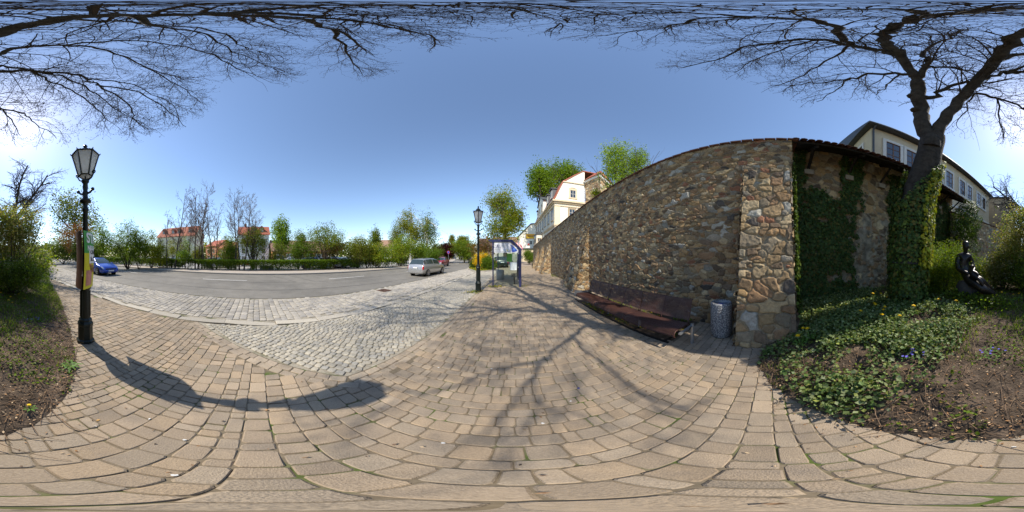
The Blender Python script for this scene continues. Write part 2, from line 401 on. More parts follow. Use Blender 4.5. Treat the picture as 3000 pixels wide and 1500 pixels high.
# flat granite kerb slabs
bc = []; bs = []; ba = []
y = -30
while y < 15.8:
    l = random.choice((.9, 1.0, 1.15)); bc.append((-3.655, y+l/2)); bs.append((l, .235)); ba.append(math.pi/2); y += l
stones('kerb_slabs', M_sett, bc, bs, ba, [(.42, .375, .30), (.39, .35, .285)], gap=.008, rnd=r1, ch=.008)
# far continuation of paving (too fine to see stone by stone)
sheet('path_far', [(-1.4, 26), (4.2, 26), (4.2, 46), (-1.4, 46)], .0, mat('far_paver', (.34, .27, .215), .9, var=.12, scale=6))
# drain grate
gr = thing('drain_grate', 'rusty iron gully grate set in the grey setts by the asphalt edge', 'grate', (-5.25, 5.25, .004), R(0))
gm = MB(); M_rust = mat('rusty_iron', (.13, .07, .045), .75, .3, var=.3, scale=30)
for (a, b, c_, d) in ((-.25, .25, -.25, -.2), (-.25, .25, .2, .25), (-.25, -.2, -.2, .2), (.2, .25, -.2, .2)): gm.box(a, b, c_, d, 0, .014)
gm.build('frame', M_rust, gr); gm = MB()
for i in range(6): gm.box(-.19+i*.068, -.15+i*.068, -.2, .2, 0, .012)
gm.build('grate_bars', M_rust, gr)
# edging rail by the bench bed
o = MB().box(2.19, 2.23, 1.55, 5.35, -.02, .03)
for yy in (1.62, 2.4, 3.5, 4.7): o.box(2.231, 2.7, yy, yy+.03, -.02, .025)
tag(o.build('metal_edging', M_black), 'thin black metal edging on the paving in front of the bench', 'edging')
# bench bed soil
sheet('bench_soil', [(2.235, 1.55), (3.5, 1.55), (3.5, 5.35), (2.235, 5.35)], .006, M_soil)

# ---------------- planting bed terrain
xs = np.concatenate([np.arange(-13, -4, .4), np.arange(-4, -2.2, .1), np.arange(-2.2, 4.6, .045), np.arange(4.6, 12, .6)])
ys = np.concatenate([np.arange(-30, -9, .5), np.arange(-9, -5, .12), np.arange(-5, .25, .045)])
XX, YY = np.meshgrid(xs, ys); ZZ = bedz(XX, YY)
V = np.stack([XX, YY, ZZ], 2).reshape(-1, 3); nx = len(xs); ny = len(ys)
ii = (np.arange(ny-1)[:, None]*nx+np.arange(nx-1)[None, :]).ravel()
F = np.stack([ii, ii+1, ii+1+nx, ii+nx], 1)
keep = V[F][:, :, 2].max(1) > -.05
o = np_mesh('bed_soil', V, [F[keep]], M_soil, smooth=True); tag(o, kind='structure')
# park lawn beyond the bed at the back
# ------------------------------------------------------------------ rubble stone walls
STP = np.array([(.29, .205, .12), (.34, .245, .14), (.24, .165, .10), (.40, .30, .18), (.18, .13, .09), (.31, .20, .11), (.37, .29, .19), (.25, .205, .15), (.15, .11, .08), (.34, .225, .115), (.43, .34, .22), (.27, .17, .10)])
STX = np.array([(.36, .35, .32), (.27, .13, .08), (.38, .37, .34), (.085, .075, .07), (.33, .29, .24), (.30, .26, .2), (.34, .33, .31)])
MORT = np.array((.36, .30, .215))
def stone_patch(name, f, W, Hh, res, cw, ch, seed, amp, parent, mort=MORT, xprob=.14, tone=1.0, mask=None, pw=2.9, warp=.8):
    nx = max(3, int(W/res)+1); ny = max(3, int(Hh/res)+1)
    s, t = np.meshgrid(np.linspace(0, W, nx), np.linspace(0, Hh, ny))
    n1 = fbm(s*3.1, t*3.1, seed+1, 3)-.5; n2 = fbm(s*3.1+40, t*3.1+7, seed+2, 3)-.5; n3 = fbm(s*14, t*14, seed+5, 2)-.5; n4 = fbm(s*14+9, t*14, seed+6, 2)-.5
    tw = t+.10*np.sin(s*.7+seed)*warp+.10*n2*warp+.028*n4+.25*ch*np.sin(t/ch*1.3+seed)
    sw = s+.16*n1*warp+.035*n3
    b = tw/ch; j0 = np.floor(b).astype(int)
    F1 = np.full(s.shape, 9.); F2 = np.full(s.shape, 9.); I1 = np.zeros(s.shape, int); J1 = I1.copy()
    DX = np.zeros(s.shape); DY = DX.copy()
    for dj in (-2, -1, 0, 1, 2):
        j = j0+dj; rowshift = hsh(j, 0, seed+3)*7; rw = cw*(.7+.7*hsh(j, 1, seed+4))
        a = sw/rw+rowshift; i0 = np.floor(a).astype(int)
        for di in (-2, -1, 0, 1, 2):
            i = i0+di
            px = (i+.5+(hsh(i, j, seed)-.5)*.75-a)*rw; py = (j+.5+(hsh(i, j, seed+9)-.5)*.7-b)*ch
            wt = .62+.85*hsh(i, j, seed+13)**1.5
            asp = .8+.6*hsh(i, j, seed+14)
            d = ((np.abs(px)/(cw*wt*asp))**pw+(np.abs(py+.35*px*(hsh(i, j, seed+15)-.5))/(ch*wt*1.05))**pw)**(1/pw)
            d = np.where(hsh(i, j, seed+21) < .14, 8., d)
            m1 = d < F1
            F2 = np.where(m1, F1, np.minimum(F2, d)); I1 = np.where(m1, i, I1); J1 = np.where(m1, j, J1)
            DX = np.where(m1, px, DX); DY = np.where(m1, py, DY); F1 = np.where(m1, d, F1)
    e = F2-F1
    rid = hsh(I1, J1, seed+30); r2 = hsh(I1, J1, seed+31); r3 = hsh(I1, J1, seed+32); r4 = hsh(I1, J1, seed+33)
    k = np.clip((e-.04)/.15, 0, 1); k = k*k*(3-2*k)
    h = amp*(k*(.55+.75*r2)+k*((r3-.5)*DX/cw+(r4-.5)*DY/ch)*.9+(fbm(s*22, t*22, seed+8, 3)-.5)*.55*k+(fbm(s*9, t*9, seed+12, 2)-.5)*.3)
    ip = (rid*len(STP)*.999).astype(int); col = STP[ip]
    x = r4 < xprob; col = np.where(x[..., None], STX[(r2*len(STX)*.999).astype(int)], col)
    col = col*(.62+.72*r3[..., None])*(.75+.5*fbm(s*18, t*26, seed+41, 3)[..., None])
    stain = fbm(s*.9, t*.9, seed+50, 3)[..., None]; col = col*(.72+.56*stain)
    mk = np.clip((e-.03)/.07, 0, 1)[..., None]
    deep = .55+.45*np.clip((e-.0)/.04, 0, 1)[..., None]
    col = (mort*(.7+.5*fbm(s*12, t*12, seed+60, 2))[..., None]*deep)*(1-mk)+col*mk
    if mask is not None:
        mm = mask(s, t)[..., None]; pl = np.array((.27, .24, .19))*(.15+1.6*fbm(s*7, t*7, seed+70, 4))[..., None]
        col = col*(1-mm)+pl*mm; h = h*(1-mm[..., 0])+amp*(.7+1.6*(fbm(s*8, t*8, seed+71, 4)-.5))*mm[..., 0]
    col = col*tone*np.array((1.02, .975, .86))
    Pp, N = f(s, t)
    V = (Pp+N*h[..., None]).reshape(-1, 3)
    ii = (np.arange(ny-1)[:, None]*nx+np.arange(nx-1)[None, :]).ravel()
    F = np.stack([ii, ii+1, ii+1+nx, ii+nx], 1)
    return np_mesh(name, V, [F], M_stone, parent, col=col.reshape(-1, 3), smooth=True, world=True)
def planef(p0, p1, zt0, zt1, z0=-.05, lean=0.0, nflip=1):
    """vertical(ish) wall face from p0 to p1 (plan), top height varying; t in 0..Hmax scaled"""
    p0 = np.array(p0, float); p1 = np.array(p1, float); L = np.hypot(*(p1-p0)); d = (p1-p0)/L; n = np.array((-d[1], d[0]))*nflip
    Hm = max(zt0, zt1)-z0
    def f(s, t):
        zt = zt0+(zt1-zt0)*s/L; z = np.minimum(z0+t, zt)
        q = p0+d*s[..., None]-n*(lean*z)[..., None]
        return np.concatenate([q, z[..., None]], -1), np.array((n[0], n[1], 0.))
    return f, L, Hm
WTOP = lambda y: 4.56-.056*(y+.45)
WX = 3.42
wall = thing('stone_wall', 'tall brown rubble stone retaining wall running behind the long bench', 'wall', (WX, 10, 0))
# main wall facing -x ; from y=24 to y=-.5 so that s runs along
for y0, y1, res, tg in ((4.0, -.5, .0135, 1), (11.0, 4.0, .022, 2), (26.0, 11.0, .04, 3)):
    f, L, Hm = planef((WX, y1), (WX, y0), WTOP(y1), WTOP(y0), nflip=1)
    off_ = y1+.5
    g2 = (lambda ff: (lambda s, t: ff(s, t)))(f)
    def fs(s, t, f=f): return f(s, t)
    stone_patch('wall_face', fs, L, Hm, res, .15, .078, 100+tg, .027, wall)
# buttress generator: prism with sloping front
def buttress(yc, wd, proj, ztop, res, seed, z1=.0, cw=.2, ch=.13, splay=0.05):
    y0, y1 = yc-wd/2, yc+wd/2; x0 = WX-proj
    L = math.hypot(proj, ztop)
    def front(s, t):
        k = np.clip(t/L, 0, 1); x = x0+proj*k**1.0+.02; z = ztop*k-.03
        y = yc+(s-wd/2)*(1-splay*k)
        return np.stack([x, y, z], -1), np.array((-ztop/L, 0, proj/L))
    stone_patch('buttress', front, wd, L, res, cw, ch, seed, .037, wall, pw=4.5, warp=.35)
    for sg, ye in ((-1, y0), (1, y1)):
        def side(s, t, sg=sg, ye=ye):
            k = np.clip(t/ztop, 0, 1); xf = x0+proj*k
            x = xf+(WX+.05-xf)*(s/(proj)); y = ye-sg*splay*wd/2*k
            return np.stack([x, y, np.clip(t, 0, ztop)-.03], -1), np.array((0., float(sg), 0.))
        stone_patch('buttress_side', side, proj, ztop, res, cw, ch, seed+5+sg, .04, wall, pw=4.5, warp=.35)
buttress(.03, .98, .92, 3.85, .0125, 31, cw=.21, ch=.155)
buttress(7.4, 1.5, .82, 3.1, .018, 41, cw=.19, ch=.11)
buttress(14.6, 1.1, .95, 2.9, .03, 51)
buttress(17.6, 1.0, .9, 2.8, .035, 61)
buttress(21.0, 1.0, .8, 2.7, .045, 71)
# end face of the main wall (towards -y), and solid core + top
f, L, Hm = planef((WX+1.05, -.5), (WX, -.5), WTOP(-.5), WTOP(-.5), nflip=1)
stone_patch('wall_end', f, L, Hm, .02, .17, .10, 81, .03, wall)
mbk = MB().prism([(WX+.03, -.47), (5.0, -.47), (5.0, 26), (WX+.03, 26)], -.1, 3.0); mbk.build('wall_core', mat('wall_core', (.2, .15, .1), .9), wall, world=True)
# tiled coping along the main wall
M_tile = mat('old_roof_tile', (.16, .075, .05), .85, var=.35, scale=9, bump=.3)
M_tilered = mat('red_roof_tile', (.34, .105, .062), .8, var=.16, scale=1.2, bump=.5, bscale=9)
mc = MB(); y = 26.0
while y > -.5:
    zt = WTOP(y); r_ = random.uniform(-.008, .008)
    mc.box(WX-.07+r_, WX+.7, y-.235, y-.008, zt+.0+r_, zt+.035+r_, None); y -= .24
mc.build('coping_tiles', M_tile, wall, world=True)
# second wall under a lean-to roof with ivy
W2 = 4.42
wall2 = thing('stone_wall', 'shaded stone wall with patches of old plaster under a tiled lean-to roof', 'wall', (W2, -4, 0))
def W2x(y): return W2-.0*y if y > -7 else W2
f, L, Hm = planef((W2-.35, -8.6), (W2, -.45), 5.15, 5.15, nflip=1)
def plaster(s, t):
    n = fbm(s*1.6+3, t*1.6, 91, 4)-.5
    n2 = fbm(s*7+3, t*7, 93, 3)-.5
    return np.clip((2.6-t+n*2.2)/.12, 0, 1)*np.clip((n*7+n2*9+.95), 0, 1)
stone_patch('wall_face', f, L, Hm, .022, .21, .15, 300, .04, wall2, mask=plaster, xprob=.03)
# lean-to roof
rf = thing('lean_to_roof', 'dark timber lean-to roof with ragged red tile edge along the ivy wall', 'roof', (W2, -4, 4.6))
M_darkwood = mat('dark_timber', (.022, .017, .013), .85, var=.3, scale=10)
pa, pb = Vector((3.42, -.5, 4.56)), Vector((3.0, -8.6, 4.62))
up = Vector((1.75, 0, .92)).normalized(); ln = (pb-pa).length; dr = (pb-pa).normalized(); nrm = up.cross(dr).normalized(); nrm = nrm if nrm.z > 0 else -nrm
rb = MB()
for (a, b) in ((0, ln),):
    p = [pa+dr*a+up*.03, pa+dr*b+up*.03, pa+dr*b+up*2.0, pa+dr*a+up*2.0]
    q = [x-nrm*.05 for x in p]; rb.add(p+q, [(0, 1, 2, 3), (7, 6, 5, 4), (0, 4, 5, 1), (1, 5, 6, 2), (2, 6, 7, 3), (3, 7, 4, 0)])
rb.build('boarding', M_darkwood, rf, world=True)
rt = MB(); n_ = int(ln/.17)
for i in range(n_):
    for j in range(9):
        o_ = pa+dr*(i*.17+.085)+up*(-.06+j*.21+random.uniform(-.012, .012))+nrm*(.012+.012*random.random())
        e1 = o_+up*.26+nrm*.0; hw = .082
        vs = []
        for tt, pp in ((0, o_+nrm*.025), (1, e1)):
            for k_ in range(5):
                th_ = math.pi*k_/4; vs.append(pp+dr*(-math.cos(th_)*hw)+nrm*(math.sin(th_)*.035))
        vs += [v_-nrm*.014 for v_ in vs[:5]]
        rt.add(vs, [(k_, k_+1, 6+k_, 5+k_) for k_ in range(4)]+[(10+k_, 11+k_, k_+1, k_) for k_ in range(4)])
rt.build('roof_tiles', M_tile, rf, world=True)
for i in range(7):
    a0 = .6+i*1.2; b_ = MB(); base = pa+dr*a0
    xw = W2-.35*(a0/ln)
    for (q0, q1, rr) in ((base+up*.08-nrm*.09, base+up*1.7-nrm*.09, .055), (Vector((xw, base.y, 4.2)), base+up*.45-nrm*.12, .045)):
        b_.tube([q0, q1], rr, 4)
    b_.build('bracket', M_darkwood, rf, world=True)
    bb = MB().box(xw-.16, xw+.05, base.y-.13, base.y+.13, 4.02, 4.18); bb.build('corbel_stone', mat('corbel', (.3, .24, .17), .9), wall2, world=True)
# third wall, sunlit, further along
wall3 = thing('stone_wall', 'distant stretch of stone wall beside the beige building behind the shrubs', 'wall', (3, -12, 0))
f, L, Hm = planef((.4, -21), (3.9, -8.0), 4.05, 4.0, nflip=1)
stone_patch('wall_face', f, L, Hm, .05, .2, .13, 400, .04, wall3, tone=1.15)
m_ = MB(); d_ = Vector((3.5, 13, 0)).normalized()
for i in range(54):
    q = Vector((.4, -21, 4.05))+d_*(i*.25); nn = Vector((-d_.y, d_.x, 0))
    m_.prism([tuple((q+nn*.08).xy), tuple((q+d_*.235+nn*.08).xy), tuple((q+d_*.235-nn*.5).xy), tuple((q-nn*.5).xy)], 4.05, 4.09)
m_.build('coping_tiles', M_tile, wall3, world=True)

# ------------------------------------------------------------------ buildings
M_cream = mat('cream_render', (.80, .745, .63), .85, var=.05, scale=3, bump=.1)
M_creamtrim = mat('ochre_trim', (.66, .53, .36), .8, var=.05)
M_beige = mat('beige_render', (.60, .50, .34), .9, var=.07, scale=2, bump=.15, bscale=50)
M_frame = mat('window_frame_paint', (.66, .63, .56), .6, var=.03)
M_brownwood = mat('brown_window_wood', (.16, .075, .035), .55, var=.15)
M_slate = mat('zinc_roof', (.09, .095, .10), .55, .3, var=.2)
M_stonetrim = mat('sandstone', (.40, .31, .20), .85, var=.1)
def window(parent, O, X, N, w_, h_, trim=.1, tmat=None, fmat=None, mull=(1, 2), depth=.12, proud=.03, name='window', arch=False):
    """O centre point on wall, X unit along wall, N outward"""
    Zv = Vector((0, 0, 1)); tmat = tmat or M_frame; fmat = fmat or M_frame
    def bxp(mb, x0, x1, z0, z1, n0, n1):
        M = Matrix(((X.x, -N.x, 0, O.x), (X.y, -N.y, 0, O.y), (0, 0, 1, O.z), (0, 0, 0, 1)))
        mb.box(x0, x1, -n1, -n0, z0, z1, M)
    a = MB()
    if trim:
        bxp(a, -w_/2-trim, -w_/2, -h_/2, h_/2, -.02, proud+.03); bxp(a, w_/2, w_/2+trim, -h_/2, h_/2, -.02, proud+.03)
        bxp(a, -w_/2-trim, w_/2+trim, h_/2, h_/2+trim*(1.6 if arch else 1), -.02, proud+.034); bxp(a, -w_/2-trim*1.3, w_/2+trim*1.3, -h_/2-trim, -h_/2, -.02, proud+.06)
        if arch:
            M = Matrix(((X.x, -N.x, 0, O.x), (X.y, -N.y, 0, O.y), (0, 0, 1, O.z), (0, 0, 0, 1)))
            n_ = 8
            for k_ in range(n_):
                q0, q1 = math.pi*k_/n_, math.pi*(k_+1)/n_
                for (ra, rb_) in ((w_/2, w_/2+trim),):
                    vs = []
                    for yy in (.02, -proud-.03):
                        for (rr, qq) in ((ra, q0), (rb_, q0), (rb_, q1), (ra, q1)): vs.append(M @ Vector((rr*math.cos(qq), yy, h_/2+trim*1.2+rr*.45*math.sin(qq))))
                    a.add(vs, [(4, 5, 6, 7), (0, 3, 2, 1), (0, 1, 5, 4), (1, 2, 6, 5), (2, 3, 7, 6), (3, 0, 4, 7)])
    else: bxp(a, -w_/2-.03, w_/2+.03, -h_/2-.04, -h_/2, -.02, .04)
    wo = a.build(name, tmat, parent, world=True)
    gmb = MB(); bxp(gmb, -w_/2, w_/2, -h_/2, h_/2, -.05, proud*.4+.004); gmb.build('pane', M_glassdark, wo)
    s_ = MB(); b_ = .05
    bxp(s_, -w_/2, -w_/2+b_, -h_/2, h_/2, 0, proud*.4+.02); bxp(s_, w_/2-b_, w_/2, -h_/2, h_/2, 0, proud*.4+.02)
    for i in range(1, mull[0]+1): xx = -w_/2+w_*i/(mull[0]+1); bxp(s_, xx-.03, xx+.03, -h_/2, h_/2, 0, proud*.4+.022)
    for j in range(0, mull[1]+2): zz = -h_/2+h_*j/(mull[1]+1); bxp(s_, -w_/2, w_/2, zz-.022, zz+.022, 0, proud*.4+.018)
    s_.build('frame', fmat, wo)
    return wo

# --- beige building above the ivy wall
bb = thing('building', 'long beige rendered building with brown windows and zinc roof above the ivy wall', 'building', (6.3, -4.65, 0))
A0 = Vector((6.3, -4.65, 0)); A1 = Vector((4.4, -20.1, 0)); dv = (A1-A0).normalized(); nv = Vector((dv.y, -dv.x, 0)); nv = nv if nv.x < 0 else -nv; LB = (A1-A0).length
mb = MB(); bk = -nv*9
pp = [A0, A1, A1+bk, A0+bk]; mb.prism([(p.x, p.y) for p in pp][::-1], 1.0, 9.45); mb.build('wall', M_beige, bb, world=True)
# roof: low pitched, with overhang and gutter
ov = .35; rA = A0+nv*ov-dv*ov; rB = A1+nv*ov+dv*ov; rC = rB+bk*.55; rD = rA+bk*.55
mb = MB()
vs = [Vector((rA.x, rA.y, 9.5)), Vector((rB.x, rB.y, 9.5)), Vector((rB.x, rB.y, 9.62)), Vector((rA.x, rA.y, 9.62)), Vector((rC.x, rC.y, 11.2)), Vector((rD.x, rD.y, 11.2)), Vector((rC.x, rC.y, 9.5)), Vector((rD.x, rD.y, 9.5))]
mb.add(vs, [(0, 1, 2, 3), (3, 2, 4, 5), (0, 7, 6, 1), (0, 3, 5, 7), (1, 6, 4, 2), (7, 5, 4, 6)])
mb.build('roof', M_slate, bb, world=True)
MB().tube([rA+Vector((0, 0, 9.52))+nv*.05, rB+Vector((0, 0, 9.52))+nv*.05], .075, 8).build('gutter', M_slate, bb, world=True)
mb = MB(); q = A0+nv*.1+dv*.05
mb.tube([q+nv*.25+Vector((0, 0, 9.45)), q+Vector((0, 0, 9.2)), q+Vector((0, 0, 1.5))], .055, 8).build('downpipe', M_slate, bb, world=True)
for t_ in (.082, .17, .324, .417, .549, .639, .781, .875):
    o_ = A0+dv*(t_*LB)+nv*.0+Vector((0, 0, 7.85)); window(bb, o_, -dv, nv, .92, 1.45, trim=.2, tmat=M_frame, fmat=M_brownwood, mull=(1, 2), proud=.05)
# white string course
mb = MB(); M_ = Matrix(((dv.x, nv.x, 0, A0.x), (dv.y, nv.y, 0, A0.y), (0, 0, 1, 0), (0, 0, 0, 1)))
mb.box(0, LB, 0, .06, 5.6, 5.8, M_); mb.build('string_course', M_frame, bb, world=True)
o_ = A0-nv*1.4+Vector((0, 0, 7.85)); window(bb, o_-dv*.0, -nv, -dv, .9, 1.4, trim=.18, fmat=M_brownwood)
mb = MB(); mb.box(.2+2.2, .2+2.75, .35, .75, 6.95, 7.55, None)
tag(MB().bbox(5.0, 5.45, -5.15, -4.75, 5.75, 6.35, .03).build('air_vent', mat('vent_grey', (.2, .23, .28), .5)), 'small grey box vent poking up behind the tiled lean-to roof', 'vent')
# tan block and red block beyond
tb = thing('building', 'plain tan flat-roofed block at the far end of the beige building', 'building', (3, -26, 0))
mb = MB(); c0 = G(2897, 22.5); c1 = G(2953, 22.5); c2 = G(2972, 26)
bkv = Vector((5, -3, 0))
mb.prism([(c0.x, c0.y), (c1.x, c1.y), (c2.x, c2.y), (c2.x+6, c2.y-2), (c0.x+6, c0.y+2)], 0, 9.9); mb.build('wall', mat('tan_render', (.50, .39, .25), .9, var=.05), tb, world=True)
mb = MB(); mb.prism([(c0.x-.2, c0.y+.2), (c1.x-.2, c1.y+.25), (c2.x-.25, c2.y), (c2.x+6, c2.y-2.2), (c0.x+6.2, c0.y+2.2)], 9.9, 10.05); mb.build('roof', M_slate, tb, world=True)
dd = (c2-c1).normalized(); n3 = Vector((-dd.y, dd.x, 0)); n3 = n3 if n3.x < 0 else -n3
window(tb, c1.lerp(c2, .42)+Vector((0, 0, 7.3)), dd, n3, .9, 1.5, trim=.08)
window(tb, c1.lerp(c2, .8)+Vector((0, 0, 7.3)), dd, n3, .9, 1.5, trim=.08)
mb = MB(); q0 = c1+n3*.02; q1 = c2+n3*.02
mb.add([q0+Vector((0, 0, 4.4)), q1+Vector((0, 0, 4.4)), q1+n3*.5+Vector((0, 0, 4.4)), q0+n3*.5+Vector((0, 0, 4.4)), q0+Vector((0, 0, 5.2)), q1+Vector((0, 0, 5.2)), q1+n3*.5+Vector((0, 0, 5.2)), q0+n3*.5+Vector((0, 0, 5.2))], [(0, 3, 2, 1), (4, 5, 6, 7), (0, 1, 5, 4), (1, 2, 6, 5), (2, 3, 7, 6), (3, 0, 4, 7)])
mb.build('balcony', M_white, tb, world=True)
rbk = thing('building', 'small red painted block between the tan block and the bright sky', 'building', (1, -30, 0))
c0 = G(2966, 32); c1 = G(2988, 32); mb = MB(); mb.prism([(c1.x, c1.y), (c0.x, c0.y), (c0.x, c0.y-6), (c1.x, c1.y-6)], 0, 7.0)
mb.build('wall', mat('red_render', (.42, .07, .05), .85, var=.05), rbk, world=True)
mb = MB(); mb.prism([(c1.x-.2, c1.y+.2), (c0.x+.2, c0.y+.2), (c0.x+.2, c0.y-6.2), (c1.x-.2, c1.y-6.2)], 7.0, 7.2); mb.build('roof', M_slate, rbk, world=True)

# --- white mansion north
wh = thing('mansion', 'cream white mansion with red mansard roof and ochre cornices above the stone wall', 'house', (6.6, 24.5, 0))
X0, Y0, Y1, XR = 6.6, 24.6, 46.0, 11.75
EV = 10.75; MS = 14.4; RG = 17.2; xm = X0+1.3
mb = MB(); mb.box(X0, XR, Y0, Y1, 2.2, EV)
# south gable polygon
gp = [(X0, EV), (XR, EV), (XR, RG), (XR-.35, RG), (xm+.1, MS), (X0+.35, EV+.9)]
def gable(y, flip=False, th=.35):
    vs = [(p[0], y, p[1]) for p in gp]+[(p[0], y+th, p[1]) for p in gp]; n_ = len(gp)
    mb.add(vs, [tuple(range(n_)), tuple(range(2*n_-1, n_-1, -1))]+[(i, n_+i, n_+(i+1) % n_, (i+1) % n_) for i in range(n_)])
gable(Y0+.003); gable(Y1-.36)
mb.build('wall', M_cream, wh, world=True)
mb = MB()
pr = [(X0-.28, EV+.05), (X0+.15, EV+.9), (X0+.6, MS-1.6), (xm, MS), (XR-.3, RG), (XR+3.5, RG+.1), (XR+3.5, RG-.1), (XR-.3, RG-.16), (xm+.1, MS-.2), (X0+.75, MS-1.7), (X0+.3, EV+.8), (X0-.1, EV+.02)]
vs = [(p[0], Y0-.12, p[1]) for p in pr]+[(p[0], Y1+.1, p[1]) for p in pr]; n_ = len(pr)
mb.add(vs, [(i, (i+1) % n_, n_+(i+1) % n_, n_+i)[::-1] for i in range(n_)]+[tuple(range(n_-1, -1, -1)), tuple(range(n_, 2*n_))])
mb.build('roof', M_tilered, wh, world=True)
def hb(z0, z1, pj, m=M_creamtrim, nm='cornice', south=True, west=True):
    b = MB()
    if west: b.box(X0-pj, X0+.002, Y0-pj, Y1, z0, z1)
    if south: b.box(X0+.004, XR, Y0-pj, Y0+.002, z0, z1)
    b.build(nm, m, wh, world=True)
hb(EV-.55, EV-.3, .22); hb(EV-.3, EV-.02, .42); hb(EV-1.05, EV-.9, .1); hb(6.4, 6.7, .16); hb(6.2, 6.4, .07); hb(3.1, 3.3, .08)
b = MB(); b.box(xm+.05, XR, Y0-.14, Y0, MS-.2, MS-.02); b.build('cornice', M_creamtrim, wh, world=True)
M_pil = mat('pale_yellow_pilaster', (.78, .68, .46), .85, var=.04)
b = MB(); b.box(X0-.05, X0+.9, Y0-.045, Y0, 6.7, EV-1.05); b.build('pilaster', M_pil, wh, world=True)
S = Vector((0, -1, 0)); Wn = Vector((-1, 0, 0)); EX = Vector((1, 0, 0)); EY = Vector((0, -1, 0))
window(wh, Vector((9.5, Y0, 8.45)), EX, S, .95, 1.75, trim=.24, tmat=M_stonetrim, mull=(1, 2), proud=.04)
window(wh, Vector((9.65, Y0, 12.15)), EX, S, .95, 1.35, trim=.22, tmat=M_creamtrim, mull=(1, 1), proud=.04, arch=True)
for y in (26.2, 29.0, 31.8, 34.6, 37.4, 40.2, 43.0):
    window(wh, Vector((X0, y, 8.5)), EY, Wn, .95, 1.9, trim=.18, tmat=M_stonetrim, mull=(1, 2))
for y in (26.2, 29.0, 31.8, 40.4, 43.2):
    window(wh, Vector((X0, y, 4.7)), EY, Wn, .95, 1.8, trim=.18, tmat=M_stonetrim, mull=(1, 2))
# pediment bay on west side
b = MB(); b.box(X0-.25, X0+2.5, 33.0, 39.0, EV-.02, 13.6)
b.add([(X0-.25, 33.0, 13.6), (X0-.25, 39, 13.6), (X0-.25, 36, 15.2), (X0+2.5, 33, 13.6), (X0+2.5, 39, 13.6), (X0+2.5, 36, 15.2)], [(0, 2, 1), (3, 4, 5), (0, 3, 5, 2), (1, 2, 5, 4)])
b.build('gabled_dormer', M_cream, wh, world=True)
b = MB(); b.add([(X0-.5, 32.7, 13.55), (X0-.5, 36, 15.35), (X0+2.6, 36, 15.35), (X0+2.6, 32.7, 13.55), (X0-.5, 39.3, 13.55), (X0+2.6, 39.3, 13.55)], [(0, 1, 2, 3), (1, 4, 5, 2)])
o_ = b.build('dormer_roof', M_slate, wh, world=True); m2 = o_.modifiers.new('s', 'SOLIDIFY'); m2.thickness = .15
for y in (34.4, 37.6): window(wh, Vector((X0-.25, y, 12.2)), EY, Wn, .8, 1.5, trim=.14, tmat=M_creamtrim)
for y in (27.0, 30.2, 42.0):
    b = MB(); b.box(X0+.05, X0+1.6, y-.65, y+.65, 11.6, 13.5); d = b.build('dormer', M_slate, wh, world=True)
    b = MB(); b.box(X0-.2, X0+1.7, y-.8, y+.8, 13.5, 13.65); b.build('dormer_roof', M_slate, wh, world=True)
    window(wh, Vector((X0+.05, y, 12.5)), EY, Wn, .85, 1.3, trim=.08)
# bay window
b = MB(); b.box(X0-1.3, X0-.002, 35, 39, 2.2, 6.3); b.build('bay', M_cream, wh, world=True)
b = MB(); b.box(X0-1.45, X0, 34.85, 39.15, 6.3, 6.5); b.box(X0-1.1, X0, 35.2, 38.8, 6.5, 6.9); b.build('bay_roof', M_slate, wh, world=True)
for y in (36, 38): window(wh, Vector((X0-1.3, y, 4.5)), EY, Wn, .9, 1.9, trim=.12, tmat=M_stonetrim)
window(wh, Vector((X0-.65, 35, 4.5)), EX, S, .7, 1.9, trim=.12, tmat=M_stonetrim)
b = MB(); b.tube([(X0-.3, 33.2, EV-.3), (X0-.12, 33.2, EV-.9), (X0-.12, 33.2, 2.2)], .07, 6); b.build('downpipe', mat('pale_pipe', (.6, .58, .53), .5), wh, world=True); b = MB(); b.tube([(X0-.3, 44, EV-.3), (X0-.12, 44, EV-.9), (X0-.12, 44, 2.2)], .07, 6)
b.build('downpipe', mat('pale_pipe', (.6, .58, .53), .5), wh, world=True)
b = MB(); b.box(X0+.3, X0+.34, 33, 39, 15.5, 15.6); 
# plinth wall of rubble under the mansion
pw = thing('stone_wall', 'low rubble plinth wall beneath the cream mansion at the path side', 'wall', (5.2, 36, 0))
f, L, Hm = planef((5.15, 25), (5.15, 46.5), 2.6, 2.5, nflip=1); stone_patch('wall_face', f, L, Hm, .08, .3, .18, 600, .05, pw)
MB().box(5.2, 6.7, 24.7, 46.4, -.1, 2.45).build('wall_core', mat('terrace', (.2, .16, .11), .9), pw, world=True)

# --- stone tower house behind
tw = thing('tower_house', 'rough stone tower house with pale cornice and red roof right of the mansion', 'house', (14, 26, 0))
a_ = P(1715, 560, 27); bq = P(1758, 560, 24.5); cq = P(1800, 560, 30)
f, L, Hm = planef((a_.x, a_.y), (bq.x, bq.y), 14.6, 14.6, z0=3, nflip=-1)
stone_patch('wall_face', f, L, Hm, .09, .45, .28, 700, .05, tw, tone=1.35)
f, L, Hm = planef((bq.x, bq.y), (cq.x, cq.y), 14.6, 14.6, z0=3, nflip=-1)
stone_patch('wall_face', f, L, Hm, .09, .45, .28, 710, .05, tw, tone=1.5)
pol = [(a_.x, a_.y), (bq.x, bq.y), (cq.x, cq.y), (a_.x+cq.x-bq.x, a_.y+cq.y-bq.y)]
cx_, cy_ = sum(p[0] for p in pol)/4, sum(p[1] for p in pol)/4
sc_ = lambda k_: [(cx_+(p[0]-cx_)*k_, cy_+(p[1]-cy_)*k_) for p in pol]
MB().prism(sc_(.97)[::-1] if False else sc_(.97), 0, 14.6).build('wall_core', mat('tower_core', (.28, .22, .15), .9), tw, world=True)
MB().prism(sc_(1.05), 14.55, 15.05).build('cornice', M_frame, tw, world=True)
